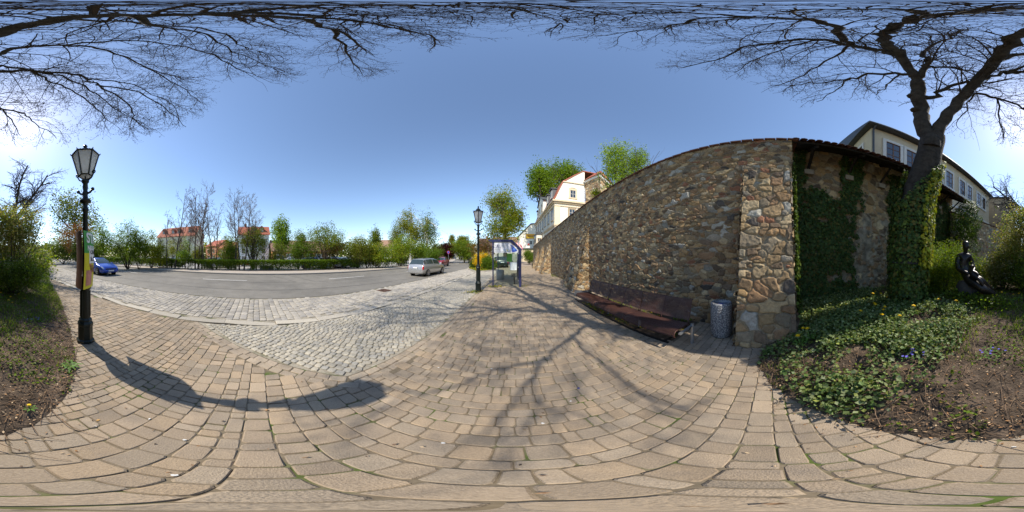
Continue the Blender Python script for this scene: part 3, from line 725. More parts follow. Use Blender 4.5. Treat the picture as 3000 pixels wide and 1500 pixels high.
b = MB(); vs = [(p[0], p[1], 15.05) for p in sc_(1.12)]+[(p[0], p[1], 17.2) for p in sc_(.35)]
b.add(vs, [(0, 1, 2, 3), (4, 5, 6, 7)]+[(i, (i+1) % 4, 4+(i+1) % 4, 4+i) for i in range(4)]); b.build('roof', M_tilered, tw, world=True)
dxy = Vector((bq.x-a_.x, bq.y-a_.y, 0)).normalized(); nn_ = Vector((dxy.y, -dxy.x, 0)); nn_ = nn_ if nn_.y < 0 else -nn_
window(tw, Vector((a_.x, a_.y, 0)).lerp(Vector((bq.x, bq.y, 0)), .4)+Vector((0, 0, P(1730, 560, 26).z)), dxy, nn_, .8, 1.6, trim=.12, tmat=M_stonetrim)

# --- generic gabled house
def house(label, loc, rotz, W, D, ev, rg, wm, rm, wins=(), side=(), dorm=(), chim=(), z0=-.2, cat='house', dw=.95, dh=1.5, ww=.95, hh=1.4, gab_along=True, trim=.12, group=None):
    h = thing('house', label, cat, loc, rotz, group)
    b = MB(); b.box(0, W, 0, D, z0, ev)
    b.add([(0, 0, ev), (0, D, ev), (0, D/2, rg), (W, 0, ev), (W, D, ev), (W, D/2, rg)], [(0, 2, 1), (3, 4, 5)])
    b.build('wall', wm, h)
    b = MB(); o_ = .35; sl = (rg-ev)/(D/2); t_ = .16
    for sg in (0, 1):
        y0_, y1_ = (-o_, D/2) if sg == 0 else (D+o_, D/2); z0_ = ev-o_*sl
        vs = [(-o_, y0_, z0_), (W+o_, y0_, z0_), (W+o_, y1_, rg), (-o_, y1_, rg)]; vs += [(p[0], p[1], p[2]+t_) for p in vs]
        b.add(vs, [(0, 1, 2, 3), (4, 5, 6, 7), (0, 1, 5, 4), (1, 2, 6, 5), (2, 3, 7, 6), (3, 0, 4, 7)])
    ro = b.build('roof', rm, h)
    for x in chim:
        c_ = MB().box(x-.35, x+.35, D/2-.3, D/2+.3, rg-.4, rg+1.0); c_.box(x-.42, x+.42, D/2-.37, D/2+.37, rg+1.0, rg+1.12)
        c_.build('chimney', mat('brick_chimney', (.3, .11, .07), .9), ro)
    Mh = Matrix.Translation(loc) @ Matrix.Rotation(rotz, 4, 'Z'); R3 = Mh.to_3x3()
    for (x, z) in wins: window(h, Mh @ Vector((x, 0, z)), R3 @ Vector((1, 0, 0)), R3 @ Vector((0, -1, 0)), ww, hh, trim=trim)
    for (y, z, sd_) in side: window(h, Mh @ Vector((0 if sd_ < 0 else W, y, z)), R3 @ Vector((0, -1 if sd_ < 0 else 1, 0)), R3 @ Vector((sd_, 0, 0)), ww, hh, trim=trim)
    for x in dorm:
        yb = D*.13; zb = ev+yb*sl-.1; b = MB()
        b.box(x-dw/2-.15, x+dw/2+.15, yb, D*.42, zb, zb+dh); dn = b.build('dormer', rm, h)
        b = MB(); zz = zb+dh
        b.add([(x-dw/2-.35, yb-.2, zz-.05), (x, yb-.2, zz+.75), (x+dw/2+.35, yb-.2, zz-.05), (x-dw/2-.35, D*.45, zz-.05), (x, D*.45, zz+.75), (x+dw/2+.35, D*.45, zz-.05)], [(0, 2, 1), (0, 1, 4, 3), (1, 2, 5, 4), (3, 4, 5)])
        b.build('dormer_roof', rm, h)
        window(h, Mh @ Vector((x, yb, zb+dh*.52)), R3 @ Vector((1, 0, 0)), R3 @ Vector((0, -1, 0)), dw*.85, dh*.75, trim=.06)
    return h
M_grn = mat('pale_green_render', (.58, .57, .42), .9, var=.05)
M_wht = mat('white_render', (.70, .71, .69), .9, var=.05)
M_pink = mat('salmon_render', (.62, .30, .19), .9, var=.05)
M_sal = mat('apricot_render', (.68, .42, .24), .9, var=.05)
M_redroof2 = mat('weathered_red_tiles', (.38, .14, .085), .85, var=.15, scale=1.0, bump=.4, bscale=8)
M_brroof = mat('brown_tiles', (.25, .15, .10), .9, var=.2, scale=1)
# house facing +x: local -y -> world +x : rotz = 90deg ; local x -> world +y
house('pale green three-storey house with dormered red roof behind the bare trees', (-51.3, -35.5, 0), R(90), 15.3, 9.5, 8.8, 12.6, M_grn, M_redroof2,
      wins=[(x, z) for x in (1.6, 4.4, 7.2, 10.0, 13.2) for z in (6.7, 3.6, .9)], side=[(2.5, 6.7, 1), (6.5, 6.7, 1), (2.5, 3.6, 1), (5, 10.2, 1)], dorm=(2.2, 6.2, 8.6, 13.0), chim=())
house('white house with bright red roof and brick chimney behind green shrubs', (-50, -5.4, 0), R(90), 9.4, 9, 8.3, 11.3, M_wht, M_tilered,
      wins=[(x, z) for x in (1.5, 4.6, 7.8) for z in (6.2, 3.2, .8)], side=[], dorm=(4.6, 7.2), chim=(1.9,))
house('small salmon pink house with low gable between the two big houses', tuple(G(603, 70)), R(52), 8, 9, 5.6, 8.2, M_pink, M_tilered, wins=[(2, 3.6), (5.5, 3.6), (2, 1), (5.5, 1)], side=[(3, 4, -1)])
house('apricot coloured house with steep gable half hidden by shrubs', tuple(G(640, 62)), R(60), 6, 8, 4.4, 6.8, M_sal, M_redroof2, wins=[(2, 2.6), (4.4, 2.6)])
house('long low brown-roofed market hall with orange front beside the car park', (-46, 4.6, 0), R(90), 17, 10, 3.1, 6.4, mat('orange_front', (.42, .2, .07), .85, var=.15), M_brroof, wins=[(x, 1.5) for x in (2, 5, 8, 11, 14)], ww=1.6, hh=1.2)
house('tiny salmon gabled house above the market hall roof', tuple(G(832, 60)), R(70), 4, 6, 5.2, 7.4, M_pink, M_redroof2, wins=[(2, 4)])
house('white gabled house with brown roof far behind the shrubs', tuple(G(1100, 78)), R(28), 8.2, 8, 5.5, 9.4, M_wht, M_brroof, wins=[(2.5, 3.5), (5.5, 3.5)], side=[(4, 6, -1)])
house('distant white house with scarlet roof above the clipped round tree', tuple(G(1322, 92)), R(20), 9, 8, 5.6, 8.6, M_wht, M_tilered, wins=[(2.5, 4), (6, 4)])
house('distant orange-roofed house behind the dark red maple', tuple(G(1268, 85)), R(20), 10, 8, 3.6, 5.2, M_sal, M_redroof2, wins=[(3, 2.5)])
house('distant grey gabled town house with brick red chimney behind the shelter', tuple(G(1404, 62)), R(10), 10, 9, 5.4, 8.6, mat('grey_render', (.5, .46, .42), .9, var=.05), mat('dark_tiles', (.14, .09, .08), .9, var=.2), wins=[(x, z) for x in (2, 4.5, 7) for z in (4.2, 1.8)], chim=(3, 6))
house('pale town house with grey roof closing the street beyond the shelter', tuple(G(1446, 66)), R(0), 12, 9, 6.4, 9.6, M_cream, M_brroof, wins=[(x, z) for x in (2, 5, 8, 11) for z in (5.0, 2.2)])
# cafe house with south gable, sign, flags
cf = thing('cafe', 'cream gabled cafe house with orange sign and dark slate roof beyond the mansion', 'building', (2.5, 54, 0))
b = MB(); b.box(2.3, 8.8, 54, 66, 0, 8.3); b.add([(2.3, 54, 8.3), (8.8, 54, 8.3), (8.8, 54, 12.6), (6.2, 54, 12.2), (4.4, 54, 10.4), (2.3, 66, 8.3), (8.8, 66, 8.3), (8.8, 66, 12.6), (6.2, 66, 12.2), (4.4, 66, 10.4)], [(0, 1, 2, 3, 4), (9, 8, 7, 6, 5)])
b.build('wall', M_cream, cf, world=True)
b = MB(); vs = []
for y in (53.7, 66.3): vs += [(1.9, y, 8.2), (4.3, y, 10.7), (6.2, y, 12.6), (9, y, 12.9)]
b.add(vs, [(0, 1, 5, 4), (1, 2, 6, 5), (2, 3, 7, 6)]); o_ = b.build('roof', mat('black_slate', (.05, .05, .055), .7, var=.2), cf, world=True); m2 = o_.modifiers.new('s', 'SOLIDIFY'); m2.thickness = .25
for x in (6.3, 7.6): window(cf, Vector((x, 54, 6.1)), EX, S, .9, 1.1, trim=.1)
for y in (56, 58.5, 61): window(cf, Vector((2.3, y, 5.7)), EY, Wn, .9, 1.7, trim=.1)
b = MB(); b.prism([(1.7, 51.2), (3.2, 49.2), (8.5, 49.2), (8.5, 53.99), (1.7, 53.99)], -.1, 3.7); b.build('annexe', M_creamtrim, cf, world=True)
b = MB(); b.prism([(1.4, 51.1), (3.1, 48.9), (8.6, 48.9), (8.6, 54.02), (1.4, 54.02)], 3.7, 4.0); b.build('annexe_roof', M_slate, cf, world=True)
b = MB(); b.box(4.2, 5.4, 49.0, 49.15, 4.0, 4.7); b.build('parapet', M_white, cf, world=True)
def text(name, body, size, m, parent, M, extrude=.004, align='CENTER', world=True, sx=1.0, bold=0.0):
    cu = bpy.data.curves.new(name, 'FONT'); cu.body = body; cu.size = size; cu.extrude = extrude; cu.align_x = align; cu.align_y = 'CENTER'; cu.offset = bold
    to = bpy.data.objects.new(name, cu); C.objects.link(to); dg = bpy.context.evaluated_depsgraph_get()
    me = bpy.data.meshes.new_from_object(to.evaluated_get(dg)); bpy.data.objects.remove(to)
    me.transform(M @ Matrix.Diagonal((sx, 1, 1, 1))); me.materials.clear(); me.materials.append(m)
    o = bpy.data.objects.new(name, me); C.objects.link(o); par(o, parent, world); return o
MS_ = lambda x, y, z: Matrix.Translation((x, y, z)) @ Matrix.Rotation(R(90), 4, 'X')      # faces -y
M_dred = mat('dark_red_letters', (.12, .02, .02), .6, var=0)
sg = thing('cafe_sign', 'orange and yellow sign board with dark lettering on the cafe gable', 'sign', (6.6, 53.9, 8.2))
MB().box(4.6, 8.5, 53.86, 53.98, 7.4, 9.0).build('board', mat('orange_sign', (.85, .42, .06), .5, var=.1, scale=1), sg, world=True)
MB().box(4.6, 8.5, 53.835, 53.859, 7.62, 7.9).build('stripe', mat('yellow_stripe', (.85, .6, .03), .5), sg, world=True)
text('lettering', 'Kaffeehaus', .62, M_dred, sg, MS_(6.6, 53.83, 8.25), .01)
ic = thing('ice_cream_cone', 'giant ice cream cone figure on the flat roof in front of the cafe', 'advert figure', (5.1, 50, 4.0))
MB().lathe([(.02, 0), (.28, 1.0), (.3, 1.05)], 12).build('cone', mat('wafer', (.6, .3, .1), .7), ic, smooth=True)
b = MB(); b.sphere((0, 0, 1.2), .3); b.build('red_scoop', mat('red_ice', (.6, .03, .03), .5), ic, smooth=True)
b = MB(); b.sphere((.05, 0, 1.55), .28); b.lathe([(.24, 1.6), (.1, 1.95), (0.01, 2.15)], 10); b.build('white_scoop', M_white, ic, smooth=True)
for i, (u_, cc) in enumerate(((1526, (.45, .05, .12)), (1519, (.5, .1, .1)))):
    p = P(u_, 712, 47-2*i); fl = thing('flag', ('magenta and white flag hanging from a slanting pole at the cafe', 'red and white flag behind the magenta one at the cafe')[i], 'flag', tuple(p))
    MB().tube([(.9, 1.8, -2.2), (-.6, 0, .8)], .04, 6).build('pole', M_steel, fl)
    b = MB(); vs = []
    for a in range(7):
        for c_ in range(5): vs.append((-.5+a*.17+.06*math.sin(c_*2), .08*math.sin(a*1.5+c_), .5-a*.30-c_*.25))
    b.add(vs, [(a*5+c_, a*5+c_+1, a*5+c_+6, a*5+c_+5) for a in range(6) for c_ in range(4)]); b.build('cloth', mat('flag_cloth', cc, .8, col2=(.7, .6, .6), m2=(.5, .55), s2=3), fl)
# ------------------------------------------------------------------ vegetation toolkit
class Tub:
    """many thin branches in one mesh"""
    def __init__(s): s.V = []; s.F = {}; s.n = 0
    def add(s, pts, rad, n=4):
        pts = np.asarray(pts, float); m = len(pts)
        T = np.empty_like(pts); T[1:-1] = pts[2:]-pts[:-2]; T[0] = pts[1]-pts[0]; T[-1] = pts[-1]-pts[-2]
        T /= np.maximum(1e-9, np.linalg.norm(T, axis=1))[:, None]
        a = np.cross(T, np.where(np.abs(T[:, 2:3]) < .9, np.array([[0, 0, 1.]]), np.array([[1., 0, 0]]))); a /= np.maximum(1e-9, np.linalg.norm(a, axis=1))[:, None]
        for i in range(1, m):
            v = a[i-1]-T[i]*np.dot(a[i-1], T[i]); l = np.linalg.norm(v); a[i] = v/l if l > 1e-6 else a[i]
        b = np.cross(T, a); q = 2*np.pi*np.arange(n)/n
        ring = pts[:, None, :]+(a[:, None, :]*np.cos(q)[None, :, None]+b[:, None, :]*np.sin(q)[None, :, None])*np.asarray(rad)[:, None, None]
        s.V.append(ring.reshape(-1, 3))
        i, k = np.meshgrid(np.arange(m-1), np.arange(n), indexing='ij'); k2 = (k+1) % n
        f = np.stack([i*n+k, i*n+k2, (i+1)*n+k2, (i+1)*n+k], -1).reshape(-1, 4)+s.n
        s.F.setdefault(4, []).append(f); s.n += m*n
    def blob(s, p, r):
        o = np.array([(1, 0, 0), (-.5, .87, 0), (-.5, -.87, 0), (0, 0, 1.6), (0, 0, -1.3)])*r+np.asarray(p)
        s.V.append(o); f = np.array([(0, 1, 3), (1, 2, 3), (2, 0, 3), (1, 0, 4), (2, 1, 4), (0, 2, 4)])+s.n
        s.F.setdefault(3, []).append(f); s.n += 5
    def build(s, name, mt, parent=None, world=False, smooth=True):
        return np_mesh(name, np.concatenate(s.V), [np.concatenate(v) for v in s.F.values()], mt, parent, smooth=smooth, world=world)
def branch(T, p, d, L, r, lv, rg, par_, tips, depth=0):
    """recursive wandering branch"""
    pr = par_[lv]; ns = pr['seg']; st = L/ns; pts = [np.array(p, float)]; d = np.array(d, float); d /= np.linalg.norm(d); rad = [r]; dirs = [d.copy()]
    for i in range(ns):
        t = (i+1)/ns
        d = d+rg.normal(0, pr['wan'], 3); d[2] += pr['trop0']*(1-t)+pr['trop1']*t; d /= np.linalg.norm(d)
        pts.append(pts[-1]+d*st); rad.append(r*(1-t*pr['tap'])); dirs.append(d.copy())
    T.add(pts, rad, pr['n'])
    if lv+1 < len(par_):
        nx_ = par_[lv+1]; nc = pr['kids']; nc = int(nc*L/pr['ref']+rg.random())
        for k in range(max(1, nc)):
            t = pr['k0']+(1-pr['k0'])*(k+rg.random())/max(1, nc); t = min(t, .98); fi = t*ns; i = int(fi); fr = fi-i
            q = pts[i]*(1-fr)+pts[i+1]*fr; dd = dirs[i]
            ax = np.cross(dd, rg.normal(0, 1, 3)); ax /= np.linalg.norm(ax)+1e-9
            an = R(pr['ang'])*(.7+.6*rg.random()); nd = dd*math.cos(an)+ax*math.sin(an); nd[2] += pr.get('up', 0)
            l2 = L*pr['rat']*(.6+.7*rg.random())*(1-.45*t)
            if pr.get('test') and not pr['test'](q, nd, l2): continue
            branch(T, q, nd, l2, max(nx_['rmin'], rad[i]*pr['rr']), lv+1, rg, par_, tips, depth+1)
    else: tips.append((pts[-1], dirs[-1]))
    if lv+1 < len(par_) and len(par_) > 2 and lv > 0: pass
    return pts
def leaves(cent, n_per, spread, size, cols, rg, colw=None, up=.35, shape=0, cvar=.25, asp=.75):
    """leaf quads around cluster centres; returns V, F, col"""
    cent = np.asarray(cent); nC = len(cent); N = nC*n_per
    ci = np.repeat(np.arange(nC), n_per)
    off_ = rg.normal(0, 1, (N, 3))*np.asarray(spread); c = cent[ci]+off_
    nrm = rg.normal(0, 1, (N, 3)); nrm[:, 2] = np.abs(nrm[:, 2])*1.0+up; nrm /= np.linalg.norm(nrm, axis=1)[:, None]
    a = np.cross(nrm, rg.normal(0, 1, (N, 3))); a /= np.linalg.norm(a, axis=1)[:, None]+1e-9; b = np.cross(nrm, a)
    s = (size*(.6+.8*rg.random(N)))[:, None]; w_ = s*asp
    P0 = c-a*s*.5; P1 = c+b*w_*.5+nrm*s*.08; P2 = c+a*s*.5; P3 = c-b*w_*.5+nrm*s*.08
    V = np.stack([P0, P1, P2, P3], 1).reshape(-1, 3); F = np.arange(4*N).reshape(-1, 4)
    cols = np.asarray(cols); cc = rg.choice(len(cols), nC, p=colw); base = cols[cc]*(1+(rg.random((nC, 1))-.5)*cvar*2)
    col = base[ci]*(1+(rg.random((N, 1))-.5)*.5)
    return V, F, np.repeat(col, 4, 0)
def blobpts(blobs, n, rg, shell=.55, lump=.25, seed=0):
    """random points in a union of ellipsoids (cx,cy,cz,rx,ry,rz)"""
    vol = np.array([b[3]*b[4]*b[5] for b in blobs])**.8; vol /= vol.sum(); out = []
    for b, k in zip(blobs, (vol*n).astype(int)+1):
        d = rg.normal(0, 1, (k, 3)); d /= np.linalg.norm(d, axis=1)[:, None]
        rr = (shell+(1-shell)*rg.random(k))**.7*(1+lump*(fbm(d[:, 0]*2.4+d[:, 2]*3+seed*3.1+50, d[:, 1]*2.4+d[:, 2]*2+50, seed, 3)-.5)*2.4)
        q = rg.random(k) < .25; rr[q] *= rg.random(q.sum())
        out.append(np.array(b[:3])+d*rr[:, None]*np.array(b[3:6]))
    return np.concatenate(out)
GR = dict(dark=[(.04, .07, .018), (.055, .09, .022), (.07, .105, .028)], mid=[(.08, .14, .022), (.10, .17, .025), (.065, .12, .02)], yel=[(.17, .21, .025), (.14, .20, .025), (.19, .21, .03)],
          bright=[(.10, .18, .02), (.09, .16, .02), (.13, .205, .025)], olive=[(.115, .14, .03), (.095, .12, .028), (.135, .155, .04)], copper=[(.17, .06, .025), (.13, .05, .022), (.2, .085, .03)],
          maroon=[(.055, .012, .014), (.07, .018, .018), (.04, .01, .012)], orange=[(.24, .12, .045), (.18, .1, .05), (.14, .12, .035), (.3, .13, .03)], forsy=[(.75, .50, .01), (.62, .42, .02), (.16, .2, .03)],
          mag=[(.19, .19, .08), (.13, .17, .045), (.34, .32, .25), (.11, .14, .035), (.22, .17, .08)], brown=[(.15, .09, .045), (.12, .075, .04), (.1, .1, .03)])
for _k in GR:
    if _k not in ('copper', 'maroon', 'forsy', 'orange', 'mag', 'brown'): GR[_k] = [(c_[0]*1.38, c_[1]*1.2, c_[2]*.85) for c_ in GR[_k]]
PB = [dict(seg=7, wan=.10, trop0=.0, trop1=.06, tap=.7, n=7, kids=7, ref=1, k0=.3, ang=42, rat=.5, rr=.5, rmin=.01, up=.15),
      dict(seg=5, wan=.16, trop0=.05, trop1=.05, tap=.8, n=5, kids=5, ref=1, k0=.25, ang=42, rat=.5, rr=.5, rmin=.008, up=.1),
      dict(seg=4, wan=.2, trop0=.0, trop1=.0, tap=.85, n=3, kids=0, ref=1, k0=.2, ang=40, rat=.5, rr=.5, rmin=.006)]
def bush(name, label, cat, loc, blobs, ncl, nper, spread, size, cols, seed, stems=6, stem_h=1.0, stem_r=.03, colw=None, group=None, shell=.5, lump=.3, crown='foliage', trunkname='stems', mt=None, tree_trunk=None, bark=None, smooth=False, asp=.75):
    rg = np.random.default_rng(seed)
    t = thing(name, label, cat, tuple(loc), 0, group)
    pts = blobpts(blobs, ncl, rg, shell, lump, seed); pts = pts[pts[:, 2] > .03]
    V, F, col = leaves(pts, nper, spread, size, cols, rg, colw, asp=asp)
    np_mesh(crown, V, [F], mt or M_leaf, t, col=col)
    T = Tub(); tips = []
    zt = max(b[2]+b[5]*.5 for b in blobs)
    if tree_trunk:
        h_, r_ = tree_trunk; lean = rg.normal(0, .03, 2)
        top = np.array((lean[0]*h_, lean[1]*h_, h_)); mid = top*.5+np.append(rg.normal(0, .04*h_, 2), 0)
        T.add([(0, 0, -.1), (0, 0, .15), mid, top], [r_*1.5, r_*1.1, r_, r_*.85], 9)
        for k in range(stems):
            b = blobs[int(rg.integers(len(blobs)))]; tgt = np.array(b[:3])+rg.normal(0, .45, 3)*np.array(b[3:6]); s0 = top*(.6+.4*rg.random()); dd = tgt-s0; L = np.linalg.norm(dd)
            branch(T, s0, dd, L*1.05, r_*.5, 0, rg, [dict(PB[0], kids=4/max(L, .5)*1.0, ref=1), dict(PB[1], kids=2.2)], tips)
    else:
        for k in range(stems):
            b = blobs[int(rg.integers(len(blobs)))]; s0 = np.array((rg.normal(0, .012), rg.normal(0, .012), -.08)); tgt = np.array(b[:3])+rg.normal(0, .4, 3)*np.array(b[3:6]); dd = tgt-s0; L = np.linalg.norm(dd)
            branch(T, s0, dd, L*1.1, stem_r, 0, rg, [dict(PB[0], kids=3/max(L, .4), ref=1, n=5), dict(PB[1], kids=2, n=3)], tips)
    T.build(trunkname, bark or M_bark, t)
    return t

# ------------------------------------------------------------------ the big bare tree
BT = P(2662, 800, 3.95)
big = thing('bare_tree', 'huge dark bare chestnut tree forking above the ivy with budding twigs overhead', 'tree', (BT.x, BT.y, 0))
VL_U = [0, 100, 250, 400, 480, 550, 620, 680, 750, 830, 930, 1000, 1060, 1120, 1250, 1400, 1500, 1600, 1700, 1850, 1960, 2060, 2150, 2250, 2330, 2400, 2500, 2620, 2700, 2750, 2850, 2950, 3000]
VL_V = [420, 425, 415, 415, 405, 360, 320, 225, 215, 250, 250, 190, 250, 220, 190, 170, 115, 100, 130, 150, 210, 240, 225, 260, 300, 325, 290, 300, 335, 385, 400, 425, 420]
def crown_ok(q, slack=0):
    x, y, z = q; d = math.hypot(x, y); v = 750-math.degrees(math.atan2(z-H, d))/.12; u = (1500+math.degrees(math.atan2(x, y))/.12) % 3000
    return v < np.interp(u, VL_U, VL_V)+slack
def t_ok(q, d, L): return crown_ok(q+d/np.linalg.norm(d)*L*.9, 8)
limbs = [
 # (list of (u,v,z)), r0, r1
 ([(2660, 770, .35), (2664, 700, 1.9), (2676, 600, 2.9), (2700, 520, 3.8), (2719, 466, 4.25), (2735, 400, 5.05)], .36, .31, 'd'),
 ([(2728, 430, 4.6), (2712, 385, 5.3), (2697, 330, 6.3), (2690, 270, 7.2), (2690, 240, 7.8)], .23, .16, 0),
 ([(2690, 240, 7.8), (2655, 185, 8.8), (2620, 140, 9.4), (2585, 118, 9.9), (2600, 95, 10.3), (2635, 70, 10.7), (2728, 46, 11.1), (2850, 33, 11.5), (3060, 26, 11.9), (3350, 32, 12.2), (3700, 42, 12.4)], .14, .04, 1),
 ([(2692, 240, 7.8), (2703, 205, 8.4), (2714, 186, 8.9), (2706, 158, 9.8), (2725, 135, 10.8), (2790, 108, 11.8)], .11, .03, 1),
 ([(2680, 225, 8.0), (2641, 217, 8.1), (2572, 217, 8.4), (2494, 229, 8.7), (2416, 241, 8.8), (2340, 250, 8.8)], .08, .02, 1),
 ([(2635, 160, 9.2), (2591, 148, 9.6), (2494, 132, 10.2), (2397, 115, 10.9), (2300, 120, 11.2), (2221, 133, 11.4), (2097, 174, 11.2), (2000, 197, 11.0)], .11, .02, 1),
 ([(2494, 132, 10.2), (2478, 112, 10.4), (2440, 75, 11), (2330, 54, 11.5), (2205, 51, 12), (2066, 54, 12.3), (1942, 81, 12.5), (1780, 103, 12.5)], .09, .02, 1),
 ([(2205, 51, 12), (2060, 40, 12.4), (1900, 40, 12.7), (1740, 45, 12.8), (1640, 70, 12.8)], .05, .015, 1),
 ([(2735, 415, 4.9), (2760, 365, 5.7), (2797, 311, 6.6), (2855, 248, 7.6), (2906, 186, 8.4), (2950, 140, 8.8), (2999, 101, 9.1), (3070, 72, 9.4), (3210, 53, 9.7), (3384, 45, 10), (3594, 42, 10.4), (3800, 49, 10.8), (3875, 59, 11.1), (3980, 87, 11.5), (4049, 129, 11.9)], .21, .03, 1),
 ([(3594, 42, 10.4), (3800, 40, 10.9), (3950, 50, 11.4), (4080, 68, 11.9), (4200, 90, 12.3), (4285, 113, 12.6)], .08, .025, 1),
 ([(3594, 42, 10.4), (3760, 26, 11.4), (4000, 18, 12.2), (4300, 16, 12.8), (4500, 30, 13.2)], .06, .02, 1),
 ([(2906, 190, 8.3), (2950, 170, 8.7), (3000, 154, 9.1), (3070, 139, 9.7), (3210, 134, 10.1), (3314, 147, 10.4), (3419, 195, 10.3), (3520, 225, 10.0)], .10, .02, 1),
 ([(3190, 135, 10.1), (3330, 120, 10.6), (3480, 125, 11), (3600, 155, 11.2), (3720, 190, 11.2)], .05, .015, 1),
 ([(2870, 235, 7.8), (2920, 222, 8.2), (3000, 195, 8.7), (3087, 206, 8.6), (3150, 235, 8.3), (3210, 265, 8.0), (3272, 307, 7.6), (3307, 345, 7.2)], .07, .015, 1),
 ([(2950, 215, 8.4), (3000, 211, 8.5), (3157, 210, 8.6), (3230, 224, 8.6), (3279, 248, 8.4), (3374, 307, 8.0), (3391, 342, 7.7)], .08, .02, 1),
 ([(3250, 232, 8.5), (3330, 235, 8.6), (3420, 260, 8.4), (3520, 320, 8.0)], .04, .012, 1),
 ([(2820, 290, 6.9), (2855, 273, 7.2), (2921, 287, 7.2), (2999, 316, 6.9), (3070, 332, 6.8), (3105, 363, 6.4), (3168, 405, 6.0)], .065, .012, 1),
 ([(2700, 290, 6.9), (2740, 278, 7.2), (2785, 252, 7.6), (2843, 240, 7.9)], .10, .06, 1),
 ([(2700, 200, 8.5), (2760, 196, 8.9), (2830, 205, 9.0), (2880, 215, 9.0)], .06, .02, 1),
 ([(2728, 46, 11.1), (2650, 30, 11.4), (2450, 28, 11.8), (2250, 30, 12.2), (2000, 22, 12.6)], .06, .02, 1),
 ([(3200, 54, 9.7), (3350, 62, 10.2), (3500, 75, 10.7), (3640, 92, 11.1), (3700, 130, 11.3), (3760, 150, 11.4)], .05, .015, 1),
 ([(3384, 45, 10), (3480, 80, 10.6), (3600, 100, 11.0), (3680, 150, 11.2), (3800, 200, 11.0)], .05, .015, 1),
 ([(3087, 206, 8.6), (3180, 225, 8.5), (3260, 262, 8.2), (3340, 320, 7.8), (3430, 380, 7.3)], .05, .012, 1),
 ([(3279, 248, 8.4), (3400, 270, 8.3), (3500, 330, 7.9), (3540, 370, 7.6)], .04, .012, 1),
 ([(2999, 316, 6.9), (3030, 350, 6.5), (3060, 400, 6.0)], .04, .012, 1), ([(3419, 195, 10.3), (3520, 250, 9.8), (3590, 300, 9.2)], .035, .012, 1),
 ([(3600, 155, 11.2), (3700, 200, 10.8), (3760, 225, 10.5)], .035, .012, 1), ([(3980, 87, 11.5), (4010, 150, 11.2), (4060, 215, 10.6)], .05, .012, 1),
 ([(2494, 229, 8.7), (2450, 260, 8.2), (2400, 300, 7.6)], .035, .012, 1), ([(2641, 217, 8.1), (2600, 250, 7.6), (2560, 280, 7.2)], .035, .012, 1),
 ([(2494, 132, 10.2), (2420, 180, 9.8), (2330, 230, 9.2), (2260, 250, 8.8)], .045, .012, 1), ([(2397, 115, 10.9), (2250, 160, 10.6), (2150, 212, 10)], .04, .012, 1),
 ([(2855, 273, 7.2), (2830, 320, 6.6), (2800, 370, 6.2)], .035, .012, 1), ([(2921, 287, 7.2), (2930, 350, 6.5), (2940, 410, 5.9)], .035, .012, 1),
]
PBIG = [dict(seg=7, wan=.19, trop0=-.02, trop1=.02, tap=.72, n=5, kids=3.0, ref=.55, k0=.12, ang=46, rat=.46, rr=.5, rmin=.0065, test=t_ok),
        dict(seg=5, wan=.17, trop0=-.05, trop1=.06, tap=.7, n=4, kids=3.3, ref=.42, k0=.12, ang=46, rat=.55, rr=.6, rmin=.0045, test=t_ok),
        dict(seg=5, wan=.22, trop0=-.10, trop1=.18, tap=.5, n=3, kids=0, ref=.3, k0=.2, ang=40, rat=.6, rr=.6, rmin=.0036)]
T1 = Tub(); T2 = Tub(); T3 = Tub(); rg = np.random.default_rng(11); tips = []
for li, (pl, r0, r1_, mode) in enumerate(limbs):
    if mode == 'd': pts = [np.array(P(u, v, 3.95)) for u, v, z in pl]
    else: pts = [np.array(PZ(u, v, z)) for u, v, z in pl]
    # smooth subdivision (catmull-rom)
    q = []
    for i in range(len(pts)-1):
        p0, p1, p2, p3 = pts[max(i-1, 0)], pts[i], pts[i+1], pts[min(i+2, len(pts)-1)]
        for k in range(4):
            t = k/4; q.append(.5*((2*p1)+(-p0+p2)*t+(2*p0-5*p1+4*p2-p3)*t*t+(-p0+3*p1-3*p2+p3)*t**3))
    q.append(pts[-1]); q = np.array(q)
    if mode != 'd': q[1:] += rg.normal(0, min(.035, r1_+.02), (len(q)-1, 3))
    rr = np.linspace(r0, r1_, len(q))*(.86 if mode == 1 else 1)
    if mode == 'd': rr[:4] *= np.array((1.45, 1.25, 1.12, 1.04)); rr += rg.normal(0, .012, len(rr))
    (T1 if mode == 'd' or li in (1, 8) else T2).add(q, rr, 14 if r0 > .2 else 8)
    if mode == 1:
        seg = np.linalg.norm(np.diff(q, axis=0), axis=1); cum = np.concatenate([[0], np.cumsum(seg)]); Lt = cum[-1]
        x = Lt*.14+.2
        while x < Lt:
            i = min(np.searchsorted(cum, x)-1, len(q)-2); f_ = (x-cum[i])/max(seg[i], 1e-6); pp = q[i]*(1-f_)+q[i+1]*f_; d = (q[i+1]-q[i])/max(seg[i], 1e-6)
            ax = rg.normal(0, 1, 3); ax[2] *= .55; ax -= d*np.dot(ax, d); ax /= np.linalg.norm(ax)
            an = R(50)*(.7+.6*rg.random()); nd = d*math.cos(an)+ax*math.sin(an)
            L = (1.0+1.5*rg.random())*(1-.35*x/Lt)
            if t_ok(pp, nd, L): branch(T3, pp, nd, L, max(.010, min(.022, rr[i]*.34)), 0, rg, PBIG, tips)
            x += .125+.11*rg.random()
        for k in range(4):
            d = q[-1]-q[-3]; nd = d/np.linalg.norm(d)+rg.normal(0, .4, 3)
            if t_ok(q[-1], nd, 1.0): branch(T3, q[-1], nd, .8+.4*rg.random(), max(.01, r1_*.8), 0, rg, PBIG, tips)
